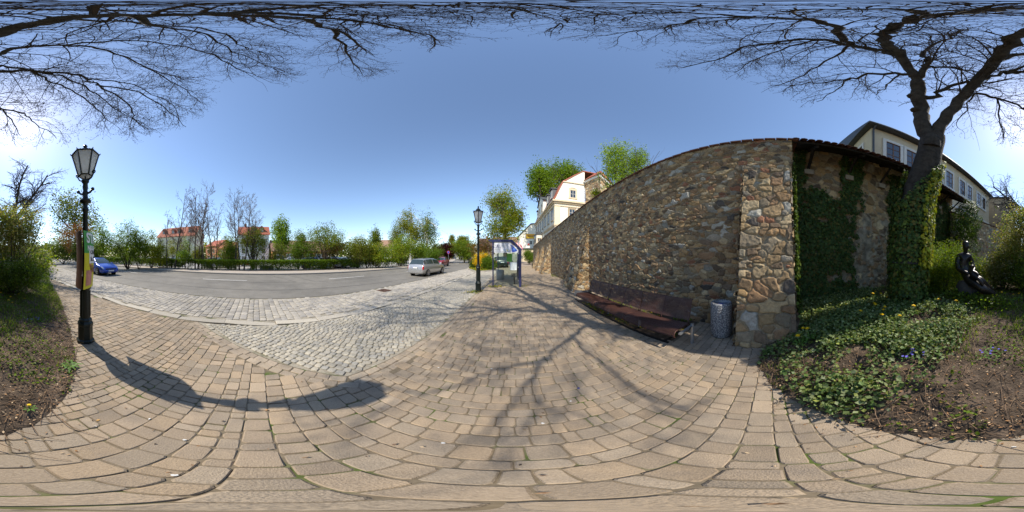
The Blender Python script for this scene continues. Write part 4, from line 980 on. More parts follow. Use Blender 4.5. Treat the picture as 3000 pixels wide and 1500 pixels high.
# knots on the trunk
for (u, v, z, r_) in ((2672, 281, 7.0, .13), (2680, 322, 6.3, .12)):
    p = PZ(u, v, z); b_ = MB(); b_.sphere(tuple(p), (r_, r_, r_*.7), 8, 6); b_.build('burr', M_bigbark, big, smooth=True, world=True)
for p, d in tips:
    T3.blob(p, .010+.008*rg.random())
T1.build('trunk', M_bigbark, big, world=True)
T2.build('limbs', M_bigbark, big, world=True)
o = T3.build('twigs', M_twig, big, world=True, smooth=False)
print('big tree twig verts', len(o.data.vertices), 'tips', len(tips))
# ------------------------------------------------------------------ street furniture
def lamp_parts(t):
    # base
    b = MB(); b.lathe([(.20, 0), (.20, .05), (.165, .07)], 8, ph=R(22.5)); b.build('foot_plate', M_iron, t)
    b = MB(); b.lathe([(.165, .05), (.16, .34), (.172, .36), (.172, .40), (.14, .44), (.15, .47), (.118, .50)], 8, ph=R(22.5)); b.build('pedestal', M_iron, t)
    b = MB(); prof = [(.108, .5), (.104, 1.02), (.125, 1.05), (.125, 1.09), (.09, 1.14)]
    b.lathe(prof, 16)
    for k in range(8):
        q = 2*math.pi*k/8; b.tube([(.108*math.cos(q), .108*math.sin(q), .52), (.104*math.cos(q), .104*math.sin(q), 1.0)], .016, 5)
    b.build('shaft', M_iron, t, smooth=False)
    b = MB(); b.lathe([(.085, 1.1), (.10, 1.15), (.075, 1.2), (.06, 1.26), (.056, 1.55), (.066, 1.57), (.066, 1.6), (.055, 1.62), (.05, 2.38), (.064, 2.4), (.064, 2.44), (.05, 2.46), (.048, 2.52), (.068, 2.545), (.115, 2.56), (.12, 2.585), (.085, 2.61), (.058, 2.64), (.05, 2.7), (.062, 2.74), (.046, 2.78), (.056, 2.84), (.05, 2.93), (.075, 2.96), (.08, 3.0), (.05, 3.02)], 16)
    b.build('pole', M_iron, t, smooth=True)
    b = MB()
    for s_ in (-1, 1):
        b.tube([(-.04*s_, 0, 2.70), (.04*s_, 0, 2.72), (.10*s_, 0, 2.74), (.13*s_, 0, 2.78)], .02, 6); b.sphere((.145*s_, 0, 2.79), .034, 8, 6)
    b.build('ladder_bar', M_iron, t, smooth=True)
    b = MB()
    for k in range(2):
        s_ = 1 if k else -1
        b.tube([(0, 0, 2.98), (.06*s_, 0, 2.99), (.12*s_, 0, 3.03), (.155*s_, 0, 3.1), (.16*s_, 0, 3.17)], .013, 6)
        b.tube([(.165*s_+.028*math.cos(q)*s_, 0, 3.15+.035*math.sin(q)) for q in np.linspace(0, 2*math.pi, 11)], .010, 6)
    b.build('scroll_bracket', M_iron, t, smooth=True)
    MB().tube([(0, 0, 2.98), (0, 0, 3.16)], .014, 6).build('gas_pipe', M_iron, t)
    # lantern hexagonal
    zb, zt, rb, rt = 3.09, 3.60, .118, .232
    ln = MB()
    for k in range(6):
        q = 2*math.pi*k/6+R(30); q2 = q+math.pi/3
        a0 = Vector((rb*math.cos(q), rb*math.sin(q), zb)); a1 = Vector((rt*math.cos(q), rt*math.sin(q), zt)); b0 = Vector((rb*math.cos(q2), rb*math.sin(q2), zb)); b1 = Vector((rt*math.cos(q2), rt*math.sin(q2), zt))
        ln.tube([a0, a1], .015, 5); ln.tube([a0, b0], .014, 5); ln.tube([a1, b1], .017, 5)
        ln.tube([a1, a1*1.06+Vector((0, 0, .0))-Vector((0, 0, a1.z*.06-.0)), Vector((a1.x*1.13, a1.y*1.13, zt+.035))], [.016, .014, .005], 5)
        for j in range(1, 5):
            m_ = a1.lerp(b1, j/5); ln.sphere((m_.x, m_.y, zt+.014), .013, 5, 4)
    lo = ln.build('lantern_frame', M_iron, t)
    rf_ = MB(); rf_.lathe([(rt*.97, zt-.004), (rt*.55, zt+.06), (.11, zt+.10), (.085, zt+.13), (.06, zt+.15), (.03, zt+.17), (.022, zt+.185), (.035, zt+.205), (.04, zt+.235), (.022, zt+.27), (.004, zt+.285)], 6, ph=R(30)); rf_.build('lantern_roof', M_iron, t)
    for k in range(6):
        q = 2*math.pi*k/6+R(30); q2 = q+math.pi/3; i_ = .96
        vs = [(rb*i_*math.cos(q), rb*i_*math.sin(q), zb+.01), (rb*i_*math.cos(q2), rb*i_*math.sin(q2), zb+.01), (rt*i_*math.cos(q2), rt*i_*math.sin(q2), zt-.01), (rt*i_*math.cos(q), rt*i_*math.sin(q), zt-.01)]
        g_ = MB().add(vs, [(0, 1, 2, 3)]).build('glass_pane', M_frost, lo)
    MB().lathe([(rb*.93, zb-.004), (rb*.9, zb+.004)], 6, ph=R(30)).build('bottom_glass', M_frost, lo)
M_frost = bpy.data.materials.new('hammered_glass'); M_frost.use_nodes = True; _t = M_frost.node_tree; _b = _t.nodes['Principled BSDF']
_b.inputs['Base Color'].default_value = (.72, .74, .74, 1); _b.inputs['Roughness'].default_value = .3; _tr = _t.nodes.new('ShaderNodeBsdfTranslucent'); _tr.inputs[0].default_value = (.78, .8, .8, 1); _mx = _t.nodes.new('ShaderNodeMixShader'); _mx.inputs[0].default_value = .65
_vo = _t.nodes.new('ShaderNodeTexVoronoi'); _vo.inputs['Scale'].default_value = 90; _bp = _t.nodes.new('ShaderNodeBump'); _bp.inputs['Strength'].default_value = .6; _t.links.new(_vo.outputs[0], _bp.inputs['Height']); _t.links.new(_bp.outputs[0], _b.inputs['Normal'])
_t.links.new(_b.outputs[0], _mx.inputs[1]); _t.links.new(_tr.outputs[0], _mx.inputs[2]); _t.links.new(_mx.outputs[0], _t.nodes['Material Output'].inputs[0])
LP = G(250, 2.80)
lamp = thing('street_lamp', 'tall dark iron lantern post with election style placards tied round it', 'street lamp', tuple(LP), R(-62), 'old style lantern posts')
lamp['label'] = 'near black iron lantern post with two placards tied round it'
lamp_parts(lamp)
for _o in lamp.children:
    if _o.name.split('.')[0] in ('foot_plate', 'pedestal', 'shaft'): _o.data.transform(Matrix.Diagonal((.80, .80, 1, 1)))
    if _o.name.split('.')[0] == 'pole': _o.data.transform(Matrix.Diagonal((.88, .88, 1, 1)))
lamp2 = copy_tree(lamp); lamp2.location = (-1.48, 7.05, 0); lamp2.rotation_euler = (0, 0, R(12)); lamp2['label'] = 'green black iron lantern post standing just before the blue bus shelter'
# placards: local frame along sight direction
def placard(name, label, off_side, ang, curve, front, z0=1.07, z1=2.0, w_=.6):
    sd_ = Vector((math.sin(R((250-1500)*.12)), math.cos(R((250-1500)*.12)), 0)); rt_ = Vector((sd_.y, -sd_.x, 0))   # right as seen from the camera
    t = thing(name, label, 'placard', (LP.x+rt_.x*off_side, LP.y+rt_.y*off_side, 0), 0)
    dr_ = (sd_*math.cos(R(ang))+rt_*math.sin(R(ang))).normalized(); nr = Vector((dr_.y, -dr_.x, 0))  # to the right side
    def pt(s, z, o=0.0):
        k = s/w_-.5; return dr_*(k*w_)+nr*(curve*(1-4*k*k)+o+.02*math.sin((z-z0)*3.2))+Vector((0, 0, z))
    def surf(s0, s1, za, zb, o, th, m, nm, parent=t):
        b = MB(); nx, nz = 8, 6; vs = []
        for oo in (o, o+th):
            for j in range(nz+1):
                for i in range(nx+1): vs.append(pt(s0+(s1-s0)*i/nx, za+(zb-za)*j/nz, oo))
        N_ = (nx+1)*(nz+1); fs = []
        for j in range(nz):
            for i in range(nx):
                a = j*(nx+1)+i; fs += [(a, a+1, a+nx+2, a+nx+1), (N_+a, N_+a+nx+1, N_+a+nx+2, N_+a+1)]
        for j in range(nz): a = j*(nx+1); c_ = a+nx; fs += [(a, a+nx+1, N_+a+nx+1, N_+a), (c_, N_+c_, N_+c_+nx+1, c_+nx+1)]
        for i in range(nx): a = i; c_ = nz*(nx+1)+i; fs += [(a, N_+a, N_+a+1, a+1), (c_, c_+1, N_+c_+1, N_+c_)]
        b.add(vs, fs); return b.build(nm, m, parent, smooth=False)
    if not front:
        surf(0, w_, z0, z1, 0, .006, mat('hardboard', (.11, .05, .028), .6, var=.2, scale=3), 'board')
    else:
        gm_ = mat('poster_green', (.07, .30, .05), .5, var=.05); ym = mat('poster_yellow', (.62, .55, .02), .5, var=.05, scale=3, col2=(.45, .2, .05), m2=(.58, .62), s2=4)
        surf(0, w_, z0, z1, -.006, .005, mat('hardboard', (.11, .05, .028), .6, var=.2), 'board')
        surf(0, w_, z0+.62*(z1-z0), z1, .0, .002, gm_, 'green_print'); surf(0, w_, z0, z0+.62*(z1-z0), .0, .002, ym, 'yellow_print')
        surf(.14, w_-.03, z0+.44*(z1-z0), z0+.70*(z1-z0), .003, .002, M_white, 'white_box')
        surf(.05, .26, z0+.05, z0+.30, .003, .002, mat('poster_pink', (.5, .22, .16), .6, var=.3, scale=12), 'picture')
        # lettering bent on to the poster: near edge of board is s=0 (left for the reader)
        def tx(body, s, z, size, m, sx=1.0, bold=0):
            cu = bpy.data.curves.new('lettering', 'FONT'); cu.body = body; cu.size = size; cu.extrude = .001; cu.align_y = 'CENTER'; cu.offset = bold
            to = bpy.data.objects.new('lettering', cu); C.objects.link(to); dg = bpy.context.evaluated_depsgraph_get(); me = bpy.data.meshes.new_from_object(to.evaluated_get(dg)); bpy.data.objects.remove(to)
            for v in me.vertices:
                p_ = pt(s+v.co.x*sx, z+v.co.y, .007+v.co.z); v.co = p_
            me.materials.clear(); me.materials.append(m); o = bpy.data.objects.new('lettering', me); C.objects.link(o); o.parent = t
        M_blk = mat('black_print', (.015, .015, .015), .6, var=0)
        tx('STA', .06, z1-.115, .22, M_white, 1.05, .008); tx('NEUGE', .08, z1-.275, .11, M_white, 1.0, .004)
        tx('OSTER', .17, z0+.615*(z1-z0)+.02, .10, M_blk, 1.05, .002); tx('Sa. 23.', .18, z0+.515*(z1-z0), .10, M_blk, 1.0, .002)
        tx('Vol', .17, z0+.33*(z1-z0), .17, mat('maroon_print', (.2, .05, .07), .6, var=0), 1.1, .003)
    b = MB(); b.tube([(-rt_.x*off_side*1.0, -rt_.y*off_side, 1.3), pt(w_/2, 1.3)], .004, 4); b.build('cable_tie', M_black, t)
    return t
placard('placard', 'bare brown hardboard back of a placard left of the near lamp post', -.115, -9, -.05, False)
placard('placard', 'green and yellow placard with white lettering right of the near lamp post', .05, 16, .055, True)

# ---- bus shelter
sh = thing('bus_shelter', 'dark blue steel bus shelter with glass panels, slanted corner and advertising panel', 'bus shelter', (-.3, 8.3, 0))
D_ = 3.05
def shel_frame(y):
    b = MB()
    b.box(-.70, -.64, y-.03, y+.03, 0, 2.33); b.build('post', M_navy, sh)
    b = MB(); b.box(.655, .775, y-.04, y+.04, 0, 1.90); b.build('post', M_navy, sh)
    b = MB(); b.add([(-.90, y-.04, 2.44), (.30, y-.04, 2.44), (.775, y-.04, 1.97), (.775, y-.04, 1.9), (.655, y-.04, 1.9), (.22, y-.04, 2.32), (-.70, y-.04, 2.32), (-.90, y-.04, 2.38)]+[(-.90, y+.04, 2.44), (.30, y+.04, 2.44), (.775, y+.04, 1.97), (.775, y+.04, 1.9), (.655, y+.04, 1.9), (.22, y+.04, 2.32), (-.70, y+.04, 2.32), (-.90, y+.04, 2.38)],
          [(0, 1, 6, 7), (1, 5, 6), (1, 2, 5), (2, 3, 4, 5), (8, 15, 14, 9), (9, 14, 13), (9, 13, 10), (10, 13, 12, 11)]+[(i, 8+i, 8+(i+1) % 8, (i+1) % 8) for i in range(8)])
    b.build('roof_beam', M_navy, sh)
shel_frame(0); shel_frame(D_)
b = MB(); b.box(-.88, -.80, .045, D_-.045, 2.36, 2.43); b.build('roof_edge', M_navy, sh)
M_sglass = bpy.data.materials.new('clear_glass'); M_sglass.use_nodes = True; _t = M_sglass.node_tree
_tp = _t.nodes.new('ShaderNodeBsdfTransparent'); _tp.inputs[0].default_value = (.91, .955, .94, 1); _gl = _t.nodes.new('ShaderNodeBsdfGlossy'); _gl.inputs['Roughness'].default_value = .03; _mx = _t.nodes.new('ShaderNodeMixShader'); _mx.inputs[0].default_value = .05
_t.links.new(_tp.outputs[0], _mx.inputs[1]); _t.links.new(_gl.outputs[0], _mx.inputs[2]); _t.links.new(_mx.outputs[0], _t.nodes['Material Output'].inputs[0])
M_sroof = mat('smoked_roof_sheet', (.10, .11, .12), .3, var=.05)
b = MB(); b.box(-.80, .30, .045, D_-.045, 2.405, 2.425); b.build('roof_sheet', M_sroof, sh)
for y in (0, D_): MB().box(-.635, .65, y-.004, y+.004, .12, 1.76 if y == 0 else 2.3).build('side_glass', M_sglass, sh)
for k in range(2):
    y0 = .06+k*(D_-.1)/2; MB().box(.70, .708, y0, y0+D_/2-.1, .12, 1.9).build('back_glass', M_sglass, sh)
MB().box(.69, .72, D_/2-.03, D_/2+.03, .0, 1.95).build('post', M_navy, sh)
pan = MB(); pan.prism([(-.61, 1.77), (.62, 1.77), (.62, 1.92), (.60, 1.94), (.20, 2.28), (-.61, 2.28)], -.012, .012, Matrix.Rotation(R(90), 4, 'X')); po = pan.build('advert_panel', mat('panel_white', (.72, .73, .76), .35, var=.03), sh)
M_ink = mat('navy_ink', (.02, .02, .12), .5, var=0); M_grey = mat('grey_ink', (.28, .3, .3), .6, var=0)
def flat(poly, y, m, nm='print'):
    b = MB().add([(p[0], y, p[1]) for p in poly], [tuple(range(len(poly)))]); return b.build(nm, m, po)
eye = [(-.44+.10*math.cos(q), 2.13+.055*math.sin(q)*abs(math.sin(q))**.3) for q in np.linspace(0, 2*math.pi, 25)[:-1]]; eyi = [(-.44+(x+.44)*.86, 2.13+(z-2.13)*.78) for x, z in eye]
b = MB(); n_ = len(eye); b.add([(p[0], -.0135, p[1]) for p in eye+eyi], [(i, (i+1) % n_, n_+(i+1) % n_, n_+i) for i in range(n_)]); b.build('eye_outline', M_ink, po)
flat([(-.44+.032*math.cos(q), 2.13+.036*math.sin(q)) for q in np.linspace(0, 2*math.pi, 17)[:-1]], -.014, M_ink, 'eye_pupil'); flat([(-.428+.012*math.cos(q), 2.143+.012*math.sin(q)) for q in np.linspace(0, 2*math.pi, 9)[:-1]], -.0145, M_white, 'eye_glint')
text('lettering', 'HANKE', .115, M_ink, po, Matrix.Translation((-.44, -.0145, 2.03)) @ Matrix.Rotation(R(90), 4, 'X'), .001, world=False)
for i, (z, x1) in enumerate(((2.24, .15), (2.20, .12), (2.15, .10), (2.11, .10), (2.06, .17))): flat([(-.24, z-.006), (x1, z-.006), (x1, z+.006), (-.24, z+.006)], -.0136, M_grey, 'text_line')
for i, z in enumerate((1.96, 1.93, 1.90)): flat([(-.57, z-.004), (-.30, z-.004), (-.30, z+.004), (-.57, z+.004)], -.0136, M_grey, 'text_line')
flat([(-.57, 1.815), (.2, 1.815), (.2, 1.828), (-.57, 1.828)], -.0136, M_grey, 'text_line')
flat([(.30, 1.80), (.42, 1.81), (.52, 1.84), (.565, 1.875), (.48, 2.0), (.33, 2.12), (.20, 2.18), (.26, 2.08), (.29, 1.96)], -.0137, mat('poster_blue', (.01, .06, .45), .4, var=.1), 'blue_shape')
text('lettering', '1a', .13, M_white, po, Matrix.Translation((.30, -.0146, 2.07)) @ Matrix.Rotation(R(90), 4, 'X'), .001, world=False)
for z in (1.90, 1.945, 1.985): flat([(.33, z-.008), (.49, z-.008), (.47, z+.006), (.33, z+.006)], -.0146, mat('pale_blue', (.3, .5, .8), .5, var=0), 'text_line')
flat([(-.14, 1.885), (-.04, 1.885), (-.04, 1.92), (-.14, 1.92)], -.0136, mat('cyan', (.05, .35, .6), .5, var=0), 'cyan_patch')
flat([(.03, 1.86), (.10, 1.86), (.10, 1.93), (.03, 1.93)], -.0136, mat('pale_yellow', (.7, .65, .25), .5, var=0), 'yellow_patch')
# posted papers, stickers
for nm, x0, x1, z0, z1, y, m in (('green_notice', -.06, .31, 1.2, 1.78, D_-.01, mat('green_paper', (.30, .66, .12), .6, var=.05)), ('grey_notice', .33, .64, 1.2, 1.78, D_-.01, mat('grey_paper', (.42, .45, .36), .6, var=.08)), ('white_notice', .20, .54, .88, 1.28, -.01, mat('white_paper', (.78, .85, .82), .5, var=.03))):
    MB().box(x0, x1, y-.002, y+.002, z0, z1).build(nm, m, sh)
for x, z in ((-.35, 1.55), (-.05, 1.55), (-.2, .95), (.12, .98)):
    MB().add([(x-.05, D_-.012, z), (x, D_-.012, z-.05), (x+.05, D_-.012, z), (x, D_-.012, z+.05)], [(0, 1, 2, 3)]).build('sticker', mat('frosted', (.6, .62, .58), .6, var=0), sh)
for z in (.3, 1.0, 1.7):
    MB().box(.60, .654, -.02, .02, z, z+.05).build('glass_clamp', M_steel, sh)
bw = thing('shelter_bench', 'small wire seat bench inside the blue bus shelter', 'bench', (.13, 9.9, 0))
b = MB()
for i in range(9): b.tube([(-.16+i*.04, -.9, .45), (-.16+i*.04, .9, .45)], .006, 4)
for i in range(7): b.tube([(.2, -.9, .5+i*.05), (.2, .9, .5+i*.05)], .006, 4)
for j in range(13): b.tube([(-.17, -.9+j*.15, .445), (.18, -.9+j*.15, .445), (.205, -.9+j*.15, .82)], .006, 4)
b.build('wire_seat', M_black, bw)
for y in (-.8, 0, .8): MB().box(-.02, .03, y-.03, y+.03, 0, .45).build('leg', M_black, bw)
M_aggr = mat('exposed_aggregate', (.34, .34, .33), .85, var=.3, scale=45, bump=.6, bscale=45, col2=(.11, .11, .12), m2=(.44, .54), s2=50)
M_conc = mat('grey_concrete', (.30, .30, .28), .9, var=.15, scale=10, bump=.3)
pl = thing('concrete_planter', 'round grey concrete tub standing inside the bus shelter at the back', 'planter', (-.80, 11.0, 0))
MB().lathe([(.24, 0), (.25, .02), (.27, .62), (.24, .65), (.21, .65), (.2, .5)], 20).build('tub', M_conc, pl, smooth=True)
MB().lathe([(.205, .49), (.2, .56)], 16).build('filling', M_soil, pl)
# ---- long bench
bn = thing('long_bench', 'long dark brown wire mesh bench of three joined sections by the stone wall', 'bench', (2.2, 3.0, 0))
M_bench = mat('brown_powder_coat', (.085, .04, .03), .42, .2, var=.2, spec=.4)
seatp = [(-.205, .31), (-.23, .325), (-.24, .36), (-.225, .40), (-.19, .42), (-.1, .425), (.0, .415), (.1, .405), (.18, .405), (.22, .41)]
backp = [(.205, .47), (.235, .52), (.26, .6), (.28, .68), (.30, .76), (.315, .80), (.345, .825), (.375, .81)]
def resample(pl, step):
    out = [Vector(pl[0])]; acc = 0
    pts = [Vector(p) for p in pl]
    for a, c_ in zip(pts[:-1], pts[1:]):
        L = (c_-a).length; t = step-acc
        while t < L: out.append(a+(c_-a)*(t/L)); t += step
        acc = (acc+L) % step
    return out
for s_ in range(3):
    y0, y1 = -1.72+s_*1.16, -1.72+s_*1.16+1.12
    for nm, pf in (('seat', seatp), ('backrest', backp)):
        b = Tub(); prf = resample(pf, .0165)
        for p in prf: b.add([(p[0], y0, p[1]), (p[0], (y0+y1)/2, p[1]-.002), (p[0], y1, p[1])], [.0048]*3, 4)
        y = y0
        while y <= y1+.001: b.add([(p[0], y, p[1]+.002) for p in pf], [.0035]*len(pf), 3); y += .0172
        b.build(nm, M_bench, bn, smooth=False)
    for y in (y0, (y0+y1)/2, y1):
        b = MB(); b.tube([(p[0]+.004, y, p[1]-.009) for p in seatp], .011, 6); b.build('seat_rib', M_bench, bn, smooth=True)
        b = MB(); b.tube([(.20, y, .40), (.20, y, .45)]+[(p[0]+.008, y, p[1]-.003) for p in backp], .011, 6); b.build('back_rib', M_bench, bn, smooth=True)
for y in (-1.78, -.56, .60, 1.79):
    b = MB(); b.tube([(.23, y, -.02), (.23, y, .40)], .032, 10); b.box(-.18, .26, y-.02, y+.02, .355, .385); b.build('post', M_steel, bn)
b = MB(); b.add([(-.26, 1.80, .36), (.36, 1.80, .36), (.36, 1.80, .43), (-.26, 1.80, .50), (-.26, 1.81, .36), (.36, 1.81, .36), (.36, 1.81, .43), (-.26, 1.81, .5)], [(0, 1, 2, 3), (4, 7, 6, 5), (0, 4, 5, 1), (1, 5, 6, 2), (2, 6, 7, 3), (3, 7, 4, 0)]); b.build('end_plate', M_steel, bn)
MB().box(.10, .16, -1.8, 1.8, .345, .375).build('seat_beam', M_black, bn)
# ---- litter bin
bi = thing('litter_bin', 'round pebble dashed concrete litter bin tucked beside the stone buttress', 'litter bin', (2.93, .86, 0))
MB().lathe([(.175, 0), (.185, .03), (.205, .1), (.205, .66), (.2, .70), (.185, .72), (.16, .72), (.155, .66), (.155, .3), (.0, .3)], 28).build('body', M_aggr, bi, smooth=True)
MB().lathe([(.150, .3), (.152, .68), (.15, .70), (.147, .68), (.14, .3)], 20).build('liner', M_steel, bi)
rb_ = thing('rubbish_bag', 'blue and red crumpled rubbish poking up inside the concrete litter bin', 'rubbish', (2.93, .86, .62))
b = MB(); b.sphere((0, .02, 0), (.11, .1, .06), 9, 6); o_ = b.build('blue_wrapper', mat('blue_plastic', (.03, .07, .4), .35, var=.3, scale=30, bump=.8, bscale=20), rb_)
b = MB(); b.sphere((-.03, -.06, .03), (.05, .04, .035), 8, 5); b.build('red_wrapper', mat('red_plastic', (.5, .03, .02), .35, var=.2), rb_)
# second distant bench on the path by the far wall
b2 = thing('log_bench', 'low dark bench far up the path beside the last buttress', 'bench', (3.25, 24.6, 0))
MB().bbox(-.2, .2, -.8, .8, .35, .42, .01).build('seat', M_darkwood, b2); 
for y in (-.6, .6): MB().box(-.15, .15, y-.05, y+.05, 0, .35).build('leg', M_darkwood, b2)

# ------------------------------------------------------------------ cars
M_tyre = M_rubber; M_rim = mat('alloy', (.45, .45, .46), .35, .7, var=.05); M_carglass = mat('car_glass', (.03, .045, .045), .04, var=0, spec=.9)
M_redl = mat('tail_lamp_red', (.5, .01, .008), .2, var=0); M_head = mat('headlamp', (.55, .57, .6), .12, .4, var=0, spec=.8); M_plast = mat('dark_plastic', (.02, .02, .022), .6, var=0); M_plate = mat('number_plate', (.7, .7, .66), .5, var=0); M_pblue = mat('plate_blue', (.01, .05, .4), .5, var=0)
ST = dict(
 estate=(4.45, [(-2.22, .34, .56, .58, .70, .60), (-2.18, .26, .78, .82, .80, .66), (-2.10, .24, .96, 1.0, .83, .70), (-1.98, .22, .99, 1.22, .84, .66), (-1.80, .20, 1.0, 1.44, .85, .60), (-1.45, .20, 1.0, 1.50, .86, .58), (-.7, .20, .99, 1.53, .87, .58), (.1, .20, .97, 1.52, .87, .58), (.55, .20, .96, 1.43, .87, .60), (.95, .20, .95, 1.20, .87, .66), (1.3, .2, .93, .98, .86, .74), (1.7, .2, .84, .89, .85, .70), (2.0, .22, .72, .77, .81, .62), (2.16, .26, .58, .62, .76, .58), (2.22, .34, .48, .5, .66, .5)]),
 hatch=(4.3, [(-2.12, .34, .56, .58, .70, .60), (-2.08, .26, .80, .84, .80, .68), (-2.0, .24, .98, 1.03, .83, .70), (-1.75, .22, 1.0, 1.24, .84, .64), (-1.4, .20, 1.0, 1.40, .85, .58), (-.7, .20, .97, 1.46, .87, .57), (.0, .20, .95, 1.45, .87, .57), (.4, .20, .94, 1.36, .87, .60), (.85, .20, .93, 1.14, .87, .66), (1.15, .2, .91, .96, .86, .74), (1.6, .2, .82, .87, .85, .70), (1.95, .22, .70, .75, .81, .62), (2.12, .26, .58, .62, .76, .58), (2.18, .34, .48, .5, .66, .5)]),
 van=(4.9, [(-2.42, .36, .6, .62, .80, .72), (-2.40, .28, 1.0, 1.1, .88, .82), (-2.36, .26, 1.05, 1.6, .90, .84), (-2.25, .24, 1.1, 1.92, .92, .82), (-1.2, .22, 1.1, 1.97, .93, .82), (.3, .22, 1.1, 1.97, .93, .82), (.9, .22, 1.08, 1.86, .93, .80), (1.4, .22, 1.05, 1.5, .92, .78), (1.8, .22, 1.0, 1.1, .9, .76), (2.2, .24, .85, .92, .86, .7), (2.4, .28, .62, .66, .8, .66), (2.46, .36, .5, .52, .7, .6)]))
def car(label, kind, paint, loc, rotz, cat='car', group=None, name='car', detail=True):
    L_, st = ST[kind]; t = thing(name, label, cat, tuple(loc), rotz, group)
    ring = []
    for (x, zb, zl, zt, wb, wt) in st:
        gh = zt-zl
        ring.append([(0, zb), (wb*.82, zb), (wb*.97, zb+.08), (wb, zb+(zl-zb)*.5), (wb*.975, zl-.03), (wb*.95, zl), (wb*.95+(wt-wb*.95)*.55, zl+gh*.55), (wt+.02, zt-.045), (wt*.86, zt-.008), (0, zt+.012)])
    nr = 10; ns = len(st)
    def S(i, j, sg=1, o=0.0):
        i0 = min(int(i), ns-2); fi = i-i0; j0 = min(int(j), nr-2); fj = j-j0
        def g(a, b_): return Vector((st[a][0], ring[a][b_][0]*sg, ring[a][b_][1]))
        p = (g(i0, j0)*(1-fj)+g(i0, j0+1)*fj)*(1-fi)+(g(i0+1, j0)*(1-fj)+g(i0+1, j0+1)*fj)*fi
        if o:
            c_ = Vector((p.x*.6, 0, .7)); p = p+(p-c_).normalized()*o
        return p
    b = MB(); vs = []; K = 2*nr-2
    for i in range(ns):
        for j in range(nr): vs.append(S(i, j, 1))
        for j in range(nr-2, 0, -1): vs.append(S(i, j, -1))
    fs = [(i*K+j, i*K+(j+1) % K, (i+1)*K+(j+1) % K, (i+1)*K+j) for i in range(ns-1) for j in range(K)]+[tuple(range(K-1, -1, -1)), tuple((ns-1)*K+j for j in range(K))]
    b.add(vs, fs); b.build('body', paint, t, smooth=True)
    def patch(nm, i0, i1, j0, j1, m, sg=1, o=.008, n=5):
        b = MB(); vs = [S(i0+(i1-i0)*a/n, j0+(j1-j0)*c_/3, sg, o) for a in range(n+1) for c_ in range(4)]
        b.add(vs, [(a*4+c_, a*4+c_+1, (a+1)*4+c_+1, (a+1)*4+c_) for a in range(n) for c_ in range(3)]); return b.build(nm, m, t, smooth=True)
    def across(nm, i0, i1, frac, m, o=.008):
        b = MB(); n = 4; vs = []
        for a in range(n+1):
            i = i0+(i1-i0)*a/n
            for k in range(-4, 5):
                j = 9-abs(k)/4*frac; vs.append(S(i, j, 1 if k >= 0 else -1, o))
        b.add(vs, [(a*9+k, a*9+k+1, (a+1)*9+k+1, (a+1)*9+k) for a in range(n) for k in range(8)]); return b.build(nm, m, t, smooth=True)
    if kind == 'estate': wi = [(3.4, 4.7), (4.85, 6.35), (6.5, 8.7)]; ws = (7.95, 9.9); rw = (2.15, 3.95)
    elif kind == 'hatch': wi = [(3.6, 4.7), (4.85, 5.85), (6.0, 8.0)]; ws = (7.0, 8.95); rw = (2.15, 3.9)
    else: wi = [(3.3, 3.9), (4.05, 4.9), (5.1, 7.2)]; ws = (6.1, 7.9); rw = (1.6, 2.8)
    for sg in (1, -1):
        for (a, c_) in wi: patch('side_window', a, c_, 5.25, 6.85, M_carglass, sg)
    across('windscreen', ws[0], ws[1], 2.2, M_carglass); across('rear_window', rw[0], rw[1], 2.2, M_carglass)
    for sg in (1, -1):
        patch('headlight', ns-3.2, ns-1.75, 4.05, 6.2, M_head, sg, .012); patch('taillight', .75, 2.15 if kind != 'van' else 1.9, 3.3, 5.3, M_redl, sg, .012)
        patch('sill', 3, ns-4, 1.1, 1.9, M_plast, sg, .006)
        p = S(ws[1]-.6, 5.6, sg); b = MB(); b.bbox(p.x-.06, p.x+.06, p.y-.02 if sg > 0 else p.y-.16, p.y+.16 if sg > 0 else p.y+.02, p.z-.06, p.z+.06, .02); b.build('mirror', paint, t)
    x0 = st[0][0]; x1 = st[-1][0]
    b = MB(); b.box(x0-.035, x0+.03, -.26, .26, .70, .81); b.build('number_plate', M_plate, t); MB().box(x0-.037, x0-.03, .205, .255, .705, .805).build('plate_band', M_pblue, t)
    b = MB(); b.box(x1-.03, x1+.025, -.26, .26, .36, .46); b.build('number_plate', M_plate, t)
    b = MB(); b.bbox(x1-.12, x1+.01, -.5, .5, .50, .60, .02); b.build('grille', M_plast, t)
    wx = (st[0][0]+.80, st[-1][0]-.86)
    for x in wx:
        for sg in (1, -1):
            wb = .86 if kind != 'van' else .92; yb = wb*sg
            Mw = Matrix.Translation((x, yb-.02*sg, .315)) @ Matrix.Rotation(R(-90*sg), 4, 'X')
            b = MB(); b.lathe([(.37, -.12), (.37, .012), (.0, .012)], 20, M=Mw); b.build('wheel_arch', M_black, t)
            b = MB(); b.lathe([(.22, -.1), (.30, -.09), (.315, -.05), (.315, .03), (.30, .055), (.235, .06), (.22, .03)], 20, M=Mw); w_ = b.build('tyre', M_tyre, t, smooth=True)
            b = MB(); b.lathe([(.225, .0), (.225, .05), (.20, .045), (.19, .02), (.05, .02), (.045, .05), (0, .055)], 20, M=Mw)
            for k in range(6):
                q = k*math.pi/3; M2 = Mw @ Matrix.Rotation(q, 4, 'Z'); b.box(.03, .21, -.022, .022, .02, .052, M2)
            b.build('rim', M_rim, w_)
    return t
def paint(n, c, metal=.2): return mat(n, c, .28, metal, var=.0, spec=.5, coat=.8)
c1_ = car('silver estate car seen from behind driving on the near lane', 'estate', paint('silver_paint', (.42, .42, .415), .55), (-6.98, 12.35, 0), R(88), group='cars on the road'); c1_.scale = (.88, .9, .92)
b = MB()
